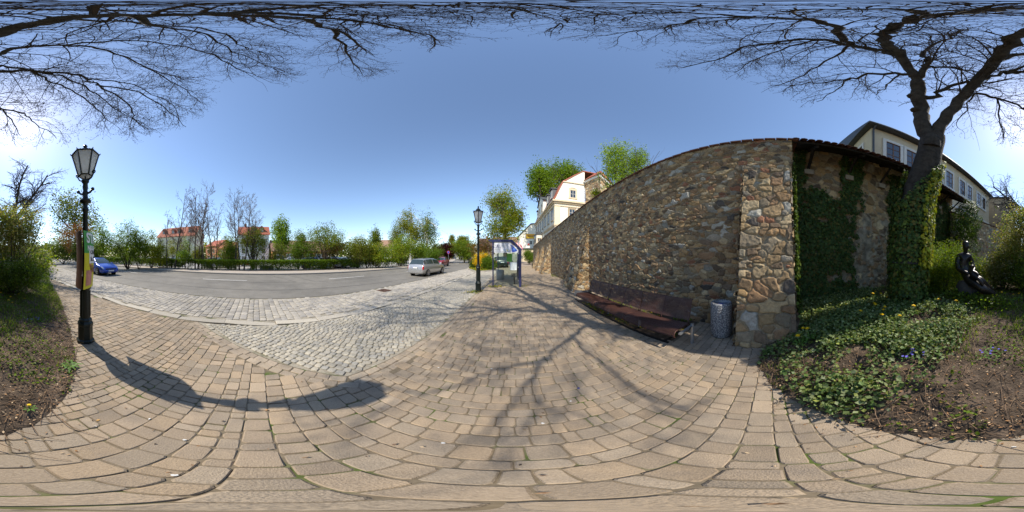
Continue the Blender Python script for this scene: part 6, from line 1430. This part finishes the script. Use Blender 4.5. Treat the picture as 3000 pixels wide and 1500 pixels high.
cond = ((z < 3.65+n1*2.0) & (y > -2.75+.35*np.clip(2.8-z, 0, 3)*0+n2*.8)) | ((np.abs(y+2.25+.1*(z-3)) < .32+n2*.7) & (z > 3)) | ((np.abs(y+.75) < .3+n2*.5) & (z > 2)) | ((y < -3.9+n2*.6) & (z < 4.6+n1)) | (z < .55+n1*1.0)
cond &= ~((y > -4.0) & (y < -2.55+n2*.8) & (z < 2.9+n1*1.4) & (z > .5))
cond &= n2+.5 > .34
y, z = y[cond], z[cond]; xw = W2-.35*((-.45-y)/8.15)-.03
wall_ivy('wall_ivy', 'dark ivy curtain climbing the shaded wall under the lean-to roof', np.column_stack([xw, y, z]), (-1, -.1, .35), .45, .075, IV, 32, thick=.12)
# pier edge ivy
z = ri_.uniform(.0, 3.9, 2600); x = 2.55+.92*z/3.85+np.abs(ri_.normal(0, .14, 2600)); k = fbm(z*2.5, x*0, 66) > .36
wall_ivy('edge_ivy', 'thin string of sunlit ivy down the edge of the big stone buttress', np.column_stack([x, np.full_like(x, -.50), z])[k], (-.1, -1, .3), .5, .06, [(.08, .13, .02), (.14, .18, .04), (.05, .09, .02)], 33, thick=.1)
# trunk ivy
zz = ri_.uniform(.25, 4.3, 15000); th_ = ri_.uniform(0, 2*math.pi, 15000)
base_pts = np.array([P(u, v, 3.95) for u, v, _ in limbs[0][0]]); cx = np.interp(zz, base_pts[:, 2], base_pts[:, 0]); cy = np.interp(zz, base_pts[:, 2], base_pts[:, 1])
front = np.cos(th_-math.atan2(2.95, -2.5)); topz = 3.4+.5*np.sin(th_*2+1)+fbm(th_*2, zz*0, 5)*.8-.4
rr = .33+.09*np.exp(-((zz-2)/1.4)**2)+.10*(fbm(th_*3, zz*2, 71)-.3)
k = zz < topz
nr = np.column_stack([np.cos(th_), np.sin(th_), np.full_like(th_, .25)])
pts = np.column_stack([cx+np.cos(th_)*rr, cy+np.sin(th_)*rr, zz])[k]
wall_ivy('trunk_ivy', 'thick ivy sleeve wrapped round the lower trunk of the huge bare chestnut', pts, nr[k], .4, .075, IV+[(.12, .17, .03)], 34, thick=.12)
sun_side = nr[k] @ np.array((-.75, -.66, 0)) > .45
yk = sun_side & (pts[:, 2] > 1.3) & (ri_.random(len(pts)) < .75)  # extra leaf layer, sunlight on this side put into its bright yellow colour
o = wall_ivy('sun_tinted_ivy', None, pts[yk]+nr[k][yk]*.06, nr[k][yk], .4, .08, [(.26, .27, .02), (.34, .31, .02), (.17, .22, .02)], 36, thick=.13); par(o, bpy.data.objects['trunk_ivy'])
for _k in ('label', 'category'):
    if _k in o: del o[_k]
o['label'] = 'ivy leaves coloured yellow green as painted sunlight on the sunny edge of the trunk'
# ivy heap on the wall right of the tree
hp_ = blobpts([(0, 0, 0, .8, .7, 1.0), (.1, -.2, -1.3, .8, .7, 1.0), (-.2, .1, .7, .5, .5, .5), (.2, -.3, -2.4, .8, .7, .9)], 12000, ri_, .8, .3, 5); pc = np.array(P(2828, 655, 8.6)); pts = hp_+pc
nr = hp_/np.linalg.norm(hp_*np.array((1, 1, .4)), axis=1)[:, None]; nr[:, 2] += .3
wall_ivy('ivy_mound', 'bulging sunlit green ivy mound on the wall between trunk and beige building', pts, nr, .4, .08, [(.06, .10, .015), (.09, .14, .02), (.04, .07, .02)], 35, thick=.15)
# ------------------------------------------------------------------ distant belt of trees closing the horizon
rw_ = np.random.default_rng(51); az = rw_.uniform(-181, -14, 5200); dd_ = rw_.uniform(75, 112, 5200)
az = np.where((az > -158) & (az < -14), az, az)
hh = 3.2+5.5*fbm(az*.16, az*0, 8, 3)+1.2*fbm(az*1.1, az*0, 9, 2); zz = hh*rw_.random(5200)**.7-.1
pts = np.column_stack([dd_*np.sin(np.radians(az)), dd_*np.cos(np.radians(az)), zz]); ok = ~((az > -21.5) & (az < -16.5)); pts = pts[ok]
V, F, col = leaves(pts, 7, (1.0, 1.0, .7), .95, GR['olive']+GR['mid']+GR['dark']+GR['yel'][:1], rw_)
o = np_mesh('woodland', V, [F], M_leaf, None, col=col); tag(o, 'distant belt of trees closing the horizon beyond the car park', kind='stuff'); o['category'] = 'trees'
# park hedge-like undergrowth behind the bed
az = rw_.uniform(165, 197, 1800); dd_ = rw_.uniform(13, 26, 1800); pts = np.column_stack([dd_*np.sin(np.radians(az)), dd_*np.cos(np.radians(az)), (1.0+2.0*fbm(az*.35, az*0, 12, 3))*rw_.random(1800)**.8])
V, F, col = leaves(pts, 8, (.4, .4, .3), .22, GR['olive']+GR['mid']+GR['yel'][:1]+GR['mag'][:2], rw_)
o = np_mesh('undergrowth', V, [F], M_leaf, None, col=col); tag(o, 'soft green undergrowth of the park behind the bed', kind='stuff'); o['category'] = 'undergrowth'

# ------------------------------------------------------------------ ground cover of the bed
rb2 = np.random.default_rng(61)
def inside(n, x0, x1, y0, y1):
    p = rb2.uniform((x0, y0), (x1, y1), (n, 2)); return p[inpoly(p[:, 0], p[:, 1], BEDP)]
def dens(p, f): return p[rb2.random(len(p)) < f(p[:, 0], p[:, 1])]
def place(name, label, p, cols, size, seed, hmin, hmax, up, m=M_leaf, asp=.75, colw=None, cat='ground cover', var=.3):
    r_ = np.random.default_rng(seed); z = bedz(p[:, 0], p[:, 1]); z = np.where(z < -.03, .004, z)+r_.uniform(hmin, hmax, len(p))
    V, F, col = leaves(np.column_stack([p, z]), 1, (0, 0, 0), size, cols, r_, colw, up=up, asp=asp, cvar=var)
    o = np_mesh(name, V, [F], m, None, col=col); tag(o, label, kind='stuff'); o['category'] = cat; return o
# ground ivy on the right bank
ivyd = lambda x, y: np.clip((fbm(x*1.8+3, y*1.8, 71, 3)-.36)*5, 0, 1)*np.clip((x-.75-.5*(y+1)*0)/.5, 0, 1)*np.clip((-y-.12)/.25, 0, 1)*np.clip((3.4+y)/.8, .15, 1)
p = dens(inside(140000, .7, 4.3, -3.8, .1), ivyd)
IVG = [(.15, .20, .07), (.20, .25, .10), (.10, .16, .04), (.26, .30, .15), (.07, .12, .03), (.24, .27, .07)]
place('ground_ivy', 'ivy leaves carpeting the right hand bank below the tree', p[:22000], IVG, .046, 1, .01, .17, .8, M_ivy, .9)
p2 = dens(inside(30000, 1.9, 4.3, -.9, .12), lambda x, y: np.clip((fbm(x*3, y*3, 77, 2)-.3)*4, 0, 1)*.6)
place('ground_ivy', 'ivy leaves round the foot of the big stone buttress', p2[:1900], IVG, .055, 2, .0, .10, .8, M_ivy, .9)
# small leafy weeds & grass everywhere in patches
p = dens(inside(150000, -9, 4.3, -14, .1), lambda x, y: np.clip((fbm(x*1.6+8, y*1.6+2, 81, 4)-.44)*7, 0, 1)*np.clip((-.5-y+.0*x)/.6+.5, 0.12, 1))
place('weeds', 'low green weeds growing in patches over the bank', p[:26000], GR['bright']+GR['mid'], .034, 3, .0, .05, .8)
def grass(name, label, p, hgt, seed, cols):
    r_ = np.random.default_rng(seed); n = len(p); z = bedz(p[:, 0], p[:, 1]); z = np.where(z < -.03, 0, z)-.01
    h = hgt*(.4+.9*r_.random(n)); a = r_.uniform(0, 2*np.pi, n); ln_ = h*(.2+.5*r_.random(n)); w_ = .0035+.003*r_.random(n)
    B = np.column_stack([p, z]); s_ = np.column_stack([-np.sin(a)*w_, np.cos(a)*w_, 0*a]); M1 = B+np.column_stack([np.cos(a)*ln_*.35, np.sin(a)*ln_*.35, h*.65]); T_ = B+np.column_stack([np.cos(a)*ln_, np.sin(a)*ln_, h])
    V = np.stack([B-s_, B+s_, M1+s_*.8, M1-s_*.8, T_], 1).reshape(-1, 3); b = np.arange(n)*5
    q = np.stack([b, b+1, b+2, b+3], 1); t = np.stack([b+3, b+2, b+4], 1); cc = np.repeat(np.asarray(cols)[r_.integers(0, len(cols), n)]*(.7+.6*r_.random((n, 1))), 5, 0)
    o = np_mesh(name, V, [q, t], M_leaf, None, col=cc); tag(o, label, kind='stuff'); o['category'] = 'grass'; return o
p = dens(inside(170000, -9, 4.2, -14, .1), lambda x, y: np.clip((fbm(x*1.1+20, y*1.1, 91, 4)-.41)*6, 0, 1)*np.where(x > .9, .5, 1))
grass('grass', 'tufts of grass on the planting bank', p[:42000], .085, 5, GR['bright']+GR['mid']+[(.2, .2, .06)])
p = inside(60000, -12, 1, -30, -7); grass('grass', 'rough grass further back behind the bed', p[:16000], .22, 6, GR['mid']+GR['bright'][:2])
# dead leaves, bark crumbs and stalks
edge = lambda x, y: .42+.58*np.exp(-((pldist(x, y, BED)-.18)/.28)**2)
p = dens(inside(110000, -6, 4.2, -9, .15), edge)
LT = [(.28, .16, .08), (.38, .25, .14), (.18, .11, .06), (.46, .34, .21), (.13, .085, .055), (.32, .17, .07)]
place('leaf_litter', 'dead brown leaves and scraps lying on the bank', p[:22000], LT, .024, 7, .0, .018, 2.2, mat('dead_leaf', (0, 0, 0), .8, attr=True), .5, cat='litter')
q_ = rb2.uniform((-3, -6), (3.2, .45), (40000, 2)); dq = pldist(q_[:, 0], q_[:, 1], BED); q_ = q_[(~inpoly(q_[:, 0], q_[:, 1], BEDP)) & (rb2.random(len(q_)) < np.exp(-dq/.09)*.5+.004)]
q_ = q_[(q_[:, 0] < 3.3)]
place('leaf_litter', 'crumbs of dead leaves spilled over the paving edge', q_[:3500], LT, .018, 8, .003, .012, 3, bpy.data.materials['dead_leaf'], .5, cat='litter')
q_ = rb2.uniform((-3.3, -3), (3.3, 8), (900, 2)); q_ = q_[~inpoly(q_[:, 0], q_[:, 1], BEDP)]
place('leaf_litter', 'bud scales and crumbs scattered over the brick path', q_[:420], LT+[(.05, .03, .02)], .022, 9, .005, .012, 3, bpy.data.materials['dead_leaf'], .6, cat='litter')
T = Tub(); rs = np.random.default_rng(8)
p = dens(inside(16000, -6, 4.2, -8, .12), edge)[:3200]
for x, y in p:
    a = rs.uniform(0, 2*np.pi); L = rs.uniform(.05, .3) if rs.random() < .9 else rs.uniform(.3, .7); z = Z(x, y)+.008; m_ = rs.normal(0, .12)
    x2, y2 = x+math.cos(a)*L, y+math.sin(a)*L; z2 = max(Z(x2, y2), 0)+.012; xm_, ym_ = x+math.cos(a+m_)*L*.5, y+math.sin(a+m_)*L*.5
    T.add([(x, y, z), (xm_, ym_, max(z, z2)+rs.uniform(0, .03)), (x2, y2, z2)], [.003, .0035, .0015], 3)
o = T.build('dead_twigs', mat('dead_stalk', (.20, .13, .08), .9, var=.3), None, smooth=False); tag(o, 'dead stalks and twigs strewn over the bank', kind='stuff'); o['category'] = 'litter'
# moss in the path joints
q_ = rb2.uniform((-1.4, -1.0), (3.3, 7), (26000, 2)); nmoss = fbm(q_[:, 0]*1.3+2, q_[:, 1]*1.3, 95, 3); q_ = q_[(nmoss > .53) & ~inpoly(q_[:, 0], q_[:, 1], BEDP)]
# stones in the bed
st = thing('field_stone', 'single flat grey stone lying in the ivy behind the buttress', 'stone', tuple(PZ(2404, 950, .22)))
b = MB(); b.sphere((0, 0, 0), (.17, .11, .06), 9, 6); o = b.build('rock', mat('grey_rock', (.25, .22, .18), .9, var=.3, bump=.6, bscale=12), st, smooth=True)

def hit(u, v):
    a = R((u-1500)*.12); e = R((750-v)*.12); dx, dy, s = math.sin(a), math.cos(a), math.tan(e); d = .5
    while d < 12:
        x, y = dx*d, dy*d
        if H+d*s <= max(Z(x, y), 0): return Vector((x, y, max(Z(x, y), 0)))
        d += .03
    return Vector((dx*8, dy*8, 0))
# dandelions
dl = thing('dandelion', 'yellow dandelion flower on the planted bank', 'flower', (0, 0, 0), 0, 'dandelions in the bed')
b = MB(); b.tube([(0, 0, -.02), (.004, .0, .06), (0, .004, .115)], .0035, 5); b.build('stem', mat('dandelion_stem', (.12, .2, .04), .6), dl)
b = MB(); n_ = 14
for k in range(n_):
    q = 2*math.pi*k/n_
    for (r_, z_, w_) in ((.026, .118, .007), (.017, .126, .006)):
        c_, s_ = math.cos(q+r_*20), math.sin(q+r_*20); b.add([(0, 0, z_-.004), (c_*r_*.6-s_*w_, s_*r_*.6+c_*w_, z_), (c_*r_, s_*r_, z_+.001), (c_*r_*.6+s_*w_, s_*r_*.6-c_*w_, z_)], [(0, 1, 2, 3)])
b.sphere((0, 0, .117), (.012, .012, .008), 8, 4); b.build('flower_head', mat('dandelion_yellow', (.80, .52, .005), .6, var=.1, scale=200), dl)
b = MB()
for k in range(7):
    q = 2*math.pi*k/7+.3; c_, s_ = math.cos(q), math.sin(q); L = .09; b.add([(0, 0, 0), (c_*L*.6-s_*.014, s_*L*.6+c_*.014, .03), (c_*L, s_*L, .02), (c_*L*.6+s_*.014, s_*L*.6-c_*.014, .03)], [(0, 1, 2, 3)])
ml_ = mat('dandelion_leaf', (.08, .17, .02), .6); b.build('leaf_rosette', ml_, dl)
sp_ = [(475, 353), (500, 370), (448, 397), (880, 295), (985, 296), (895, 248), (910, 240), (1010, 188), (945, 157), (925, 175), (850, 210), (862, 222), (1055, 238), (1290, 210), (1345, 158), (1420, 152), (1427, 168), (1533, 147), (1203, 203), (855, 142), (878, 158), (833, 158), (693, 218), (770, 268), (1632, 150), (1600, 160)]
locs = [hit(2100+x/1.84, 800+y/1.84) for x, y in sp_]+[hit(x/2.576, 700+y/2.576) for x, y in ((5, 457), (75, 477), (95, 527), (190, 495), (148, 453), (60, 520), (230, 1305))]
for i, l in enumerate(locs):
    lb_ = 'yellow dandelion in the ivy close to the big buttress foot' if i < 3 else ('yellow dandelion among ivy leaves on the right bank' if i < 26 else 'yellow dandelion in the grassy left bank')
    o = dl if i == 0 else copy_tree(dl); s_ = random.uniform(1.2, 1.7)*(.45 if i == 32 else 1); o.location = (l.x, l.y, l.z+(.05 if i < 26 else .01)); o.scale = (s_, s_, s_); o.rotation_euler = (random.uniform(-.2, .2), random.uniform(-.2, .2), random.uniform(0, 6)); o['label'] = lb_
M_viol = mat('violet_petal', (.16, .13, .55), .6, var=.2)
for i, (u, v, lb) in enumerate(((2668, 1052, 'clump of small violet blue flowers in the middle of the right bank'), (2905, 1040, 'smaller patch of violet flowers near the far right of the bank'), (104, 942, 'violet flowers in the left bank below the dark shrub'))):
    l = hit(u, v); t = thing('violets', lb, 'flower', tuple(l), 0, 'violet patches'); b = MB(); rv = random.Random(i)
    for k in range(14 if i == 0 else 8):
        x, y, z = rv.gauss(0, .07), rv.gauss(0, .06), rv.uniform(.04, .09)
        for j in range(5):
            q = 2*math.pi*j/5+k; c_, s_ = math.cos(q)*.013, math.sin(q)*.013; b.add([(x, y, z), (x+c_*.7-s_*.6, y+s_*.7+c_*.6, z+.006), (x+c_*1.4, y+s_*1.4, z+.004), (x+c_*.7+s_*.6, y+s_*.7-c_*.6, z+.006)], [(0, 1, 2, 3)])
    b.build('blossoms', M_viol, t); b = MB()
    for k in range(60):
        x, y, z = rv.gauss(0, .09), rv.gauss(0, .08), rv.uniform(.0, .05); a = rv.uniform(0, 6.3); c_, s_ = math.cos(a)*.02, math.sin(a)*.02; b.add([(x-c_, y-s_, z), (x-s_*.6, y+c_*.6, z+.008), (x+c_, y+s_, z+.004), (x+s_*.6, y-c_*.6, z+.008)], [(0, 1, 2, 3)])
    b.build('foliage', ml_, t)
ro = hit(203, 1075); t = thing('thistle_rosette', 'single large green leaf rosette in the left bank near the paving', 'plant', tuple(ro)); b = MB()
for k in range(11):
    q = 2*math.pi*k/11; c_, s_ = math.cos(q), math.sin(q); L = .13+.03*(k % 3); b.add([(0, 0, .01), (c_*L*.5-s_*.02, s_*L*.5+c_*.02, .035), (c_*L, s_*L, .015), (c_*L*.5+s_*.02, s_*L*.5-c_*.02, .035)], [(0, 1, 2, 3)])
b.build('leaves', ml_, t)
# little litter on the path: butt, bottle cap, bird droppings
for (u, v, nm, lb, cc, sz) in ((2970, 1309, 'cigarette_end', 'white cigarette end on the paving by the bank at the far right', (.75, .74, .7), (.014, .005, .004)), (438, 1227, 'paper_scrap', 'tiny white paper scrap on the paving below the lamp shadow', (.75, .74, .7), (.012, .006, .003)), (1695, 1137, 'bottle_cap', 'small dark blue bottle cap lying on the brick path', (.02, .03, .2), (.014, .014, .004)), (288, 1231, 'wood_chip', 'small ochre wood chip on the paving below the left bank', (.5, .28, .08), (.014, .01, .004))):
    p = PZ(u, v, .006); b = MB(); b.sphere((0, 0, 0), sz, 8, 4); o = b.build(nm, mat(nm+'_mat', cc, .6, var=0)); o.location = p; tag(o, lb, 'litter')
M_drop = mat('bird_dropping', (.62, .61, .58), .8, var=.1)
for i, (u, v) in enumerate(((1297, 1298), (1590, 1240), (1672, 1175), (280, 1248), (512, 1392), (1440, 1080), (1285, 1077), (540, 1288))):
    p = PZ(u, v, .0085); b = MB(); rv = random.Random(i+5); n_ = 14; b.add([(0, 0, 0)]+[((.005+.009*rv.random())*math.cos(2*math.pi*k/n_), (.005+.009*rv.random())*math.sin(2*math.pi*k/n_), 0) for k in range(n_)], [(0, 1+k, 1+(k+1) % n_) for k in range(n_)])
    o = b.build('bird_dropping', M_drop); o.location = p; tag(o, 'small white bird dropping splashed on the brick path', 'bird dropping', 'bird droppings on the path')

# ------------------------------------------------------------------ bronze statue
M_bronze = mat('dark_bronze', (.030, .026, .024), .36, .6, var=.35, scale=6, bump=.25, bscale=14, spec=.6)
sd_ = 4.25
def SP(u, v, dd=0.0): return P(u, v, sd_+dd)
base = bed_loc(2858, sd_); stt = thing('statue', 'dark bronze statue of a seated figure holding a child against its lap', 'statue', tuple(base))
def skin(name, nodes, edges, parent, m, sub=2):
    me = bpy.data.meshes.new(name); me.from_pydata([tuple(n[0]) for n in nodes], edges, []); o = bpy.data.objects.new(name, me); C.objects.link(o); par(o, parent, True); me.materials.append(m)
    md = o.modifiers.new('skin', 'SKIN'); md.use_smooth_shade = True
    for i, n in enumerate(nodes):
        sv_ = me.skin_vertices[0].data[i]; r_ = n[1]; sv_.radius = r_ if hasattr(r_, '__len__') else (r_, r_); sv_.radius = (sv_.radius[0]*1.2, sv_.radius[1]*1.2) if name == 'body' and i not in (4, 5, 6, 7, 8) else sv_.radius
    me.skin_vertices[0].data[0].use_root = True
    s_ = o.modifiers.new('sub', 'SUBSURF'); s_.levels = sub; s_.render_levels = sub; return o
N_ = [(SP(2826, 806, .05), (.17, .15)), (SP(2824, 786, .06), (.15, .12)), (SP(2823, 766, .06), (.18, .13)), (SP(2824, 751, .05), (.17, .11)), (SP(2828, 739, .03), .06), (SP(2829, 732, .0), .055), (SP(2830, 724, -.02), (.088, .10)), (SP(2829.5, 716, -.01), (.08, .095)), (SP(2829, 711, 0), .045),
      # left shoulder arm (photo left)
      (SP(2809, 752, .02), .075), (SP(2804, 772, -.06), .062), (SP(2809, 790, -.16), .052), (SP(2826, 797, -.30), .043), (SP(2840, 803, -.36), .036),
      # right arm
      (SP(2840, 752, .08), .072), (SP(2848, 770, .12), .055), (SP(2855, 787, .02), .048), (SP(2850, 797, -.18), .04), (SP(2844, 802, -.3), .034),
      # thigh and lower leg, lying to the right
      (SP(2842, 822, -.20), (.15, .12)), (SP(2866, 836, -.40), (.11, .10)), (SP(2878, 846, -.45), (.105, .1)), (SP(2900, 856, -.30), (.085, .08)), (SP(2922, 868, -.15), (.06, .05)), (SP(2930, 872, -.2), .04),
      (SP(2850, 812, .05), (.13, .1)), (SP(2874, 822, -.1), .095), (SP(2890, 838, .05), .08), (SP(2908, 856, .15), .055)]
E_ = [(0, 1), (1, 2), (2, 3), (3, 4), (4, 5), (5, 6), (6, 7), (7, 8), (3, 9), (9, 10), (10, 11), (11, 12), (12, 13), (3, 14), (14, 15), (15, 16), (16, 17), (17, 18), (0, 19), (19, 20), (20, 21), (21, 22), (22, 23), (23, 24), (0, 25), (25, 26), (26, 27), (27, 28)]
skin('body', N_, E_, stt, M_bronze)
K_ = [(SP(2848, 806, -.30), (.10, .09)), (SP(2846, 796, -.28), (.10, .08)), (SP(2846, 788, -.26), .04), (SP(2847, 781, -.28), (.078, .085)), (SP(2847, 775, -.27), (.07, .075)), (SP(2860, 800, -.38), .045), (SP(2868, 808, -.44), .035), (SP(2858, 812, -.42), .065), (SP(2872, 822, -.52), .05), (SP(2880, 838, -.5), .04)]
skin('child_figure', K_, [(0, 1), (1, 2), (2, 3), (3, 4), (1, 5), (5, 6), (0, 7), (7, 8), (8, 9)], stt, M_bronze)
b = MB(); fc = SP(2831, 724, -.115)
for (du, dv, r_) in ((0, 0, .016),): b.sphere(tuple(fc), (.016, .016, .028), 7, 5)
b.build('nose', M_bronze, stt, smooth=True, world=True)
b = MB(); cc_ = SP(2829.5, 715, .015); b.sphere(tuple(cc_), (.095, .095, .085), 12, 8); b.build('hair', M_bronze, stt, smooth=True, world=True)
b = MB(); rr_ = random.Random(4)
vs = []
for i in range(3):
    z_ = (base.z-.1, base.z+.30, SP(2826, 822).z)[i]
    for k in range(10):
        q = 2*math.pi*k/10; r_ = (.42, .36, .26)[i]*(.85+.3*rr_.random()); c0 = SP(2838, 830); vs.append((c0.x+r_*math.cos(q), c0.y+r_*math.sin(q), z_))
b.add(vs, [(i*10+k, i*10+(k+1) % 10, (i+1)*10+(k+1) % 10, (i+1)*10+k) for i in range(2) for k in range(10)]+[tuple(range(20, 30))]); b.build('rock_seat', mat('dark_rock', (.06, .055, .05), .85, var=.3, bump=.6, bscale=10), stt, smooth=True, world=True)
bpy.context.view_layer.update()
q_ = rb2.normal((base.x-.1, base.y+.35), (.45, .22), (2600, 2)); q_ = q_[inpoly(q_[:, 0], q_[:, 1], BEDP)]
place('weeds', 'leafy plants growing up round the rock seat of the statue', q_, GR['mid']+GR['bright'][:1]+GR['dark'], .06, 15, .0, .26, .7)
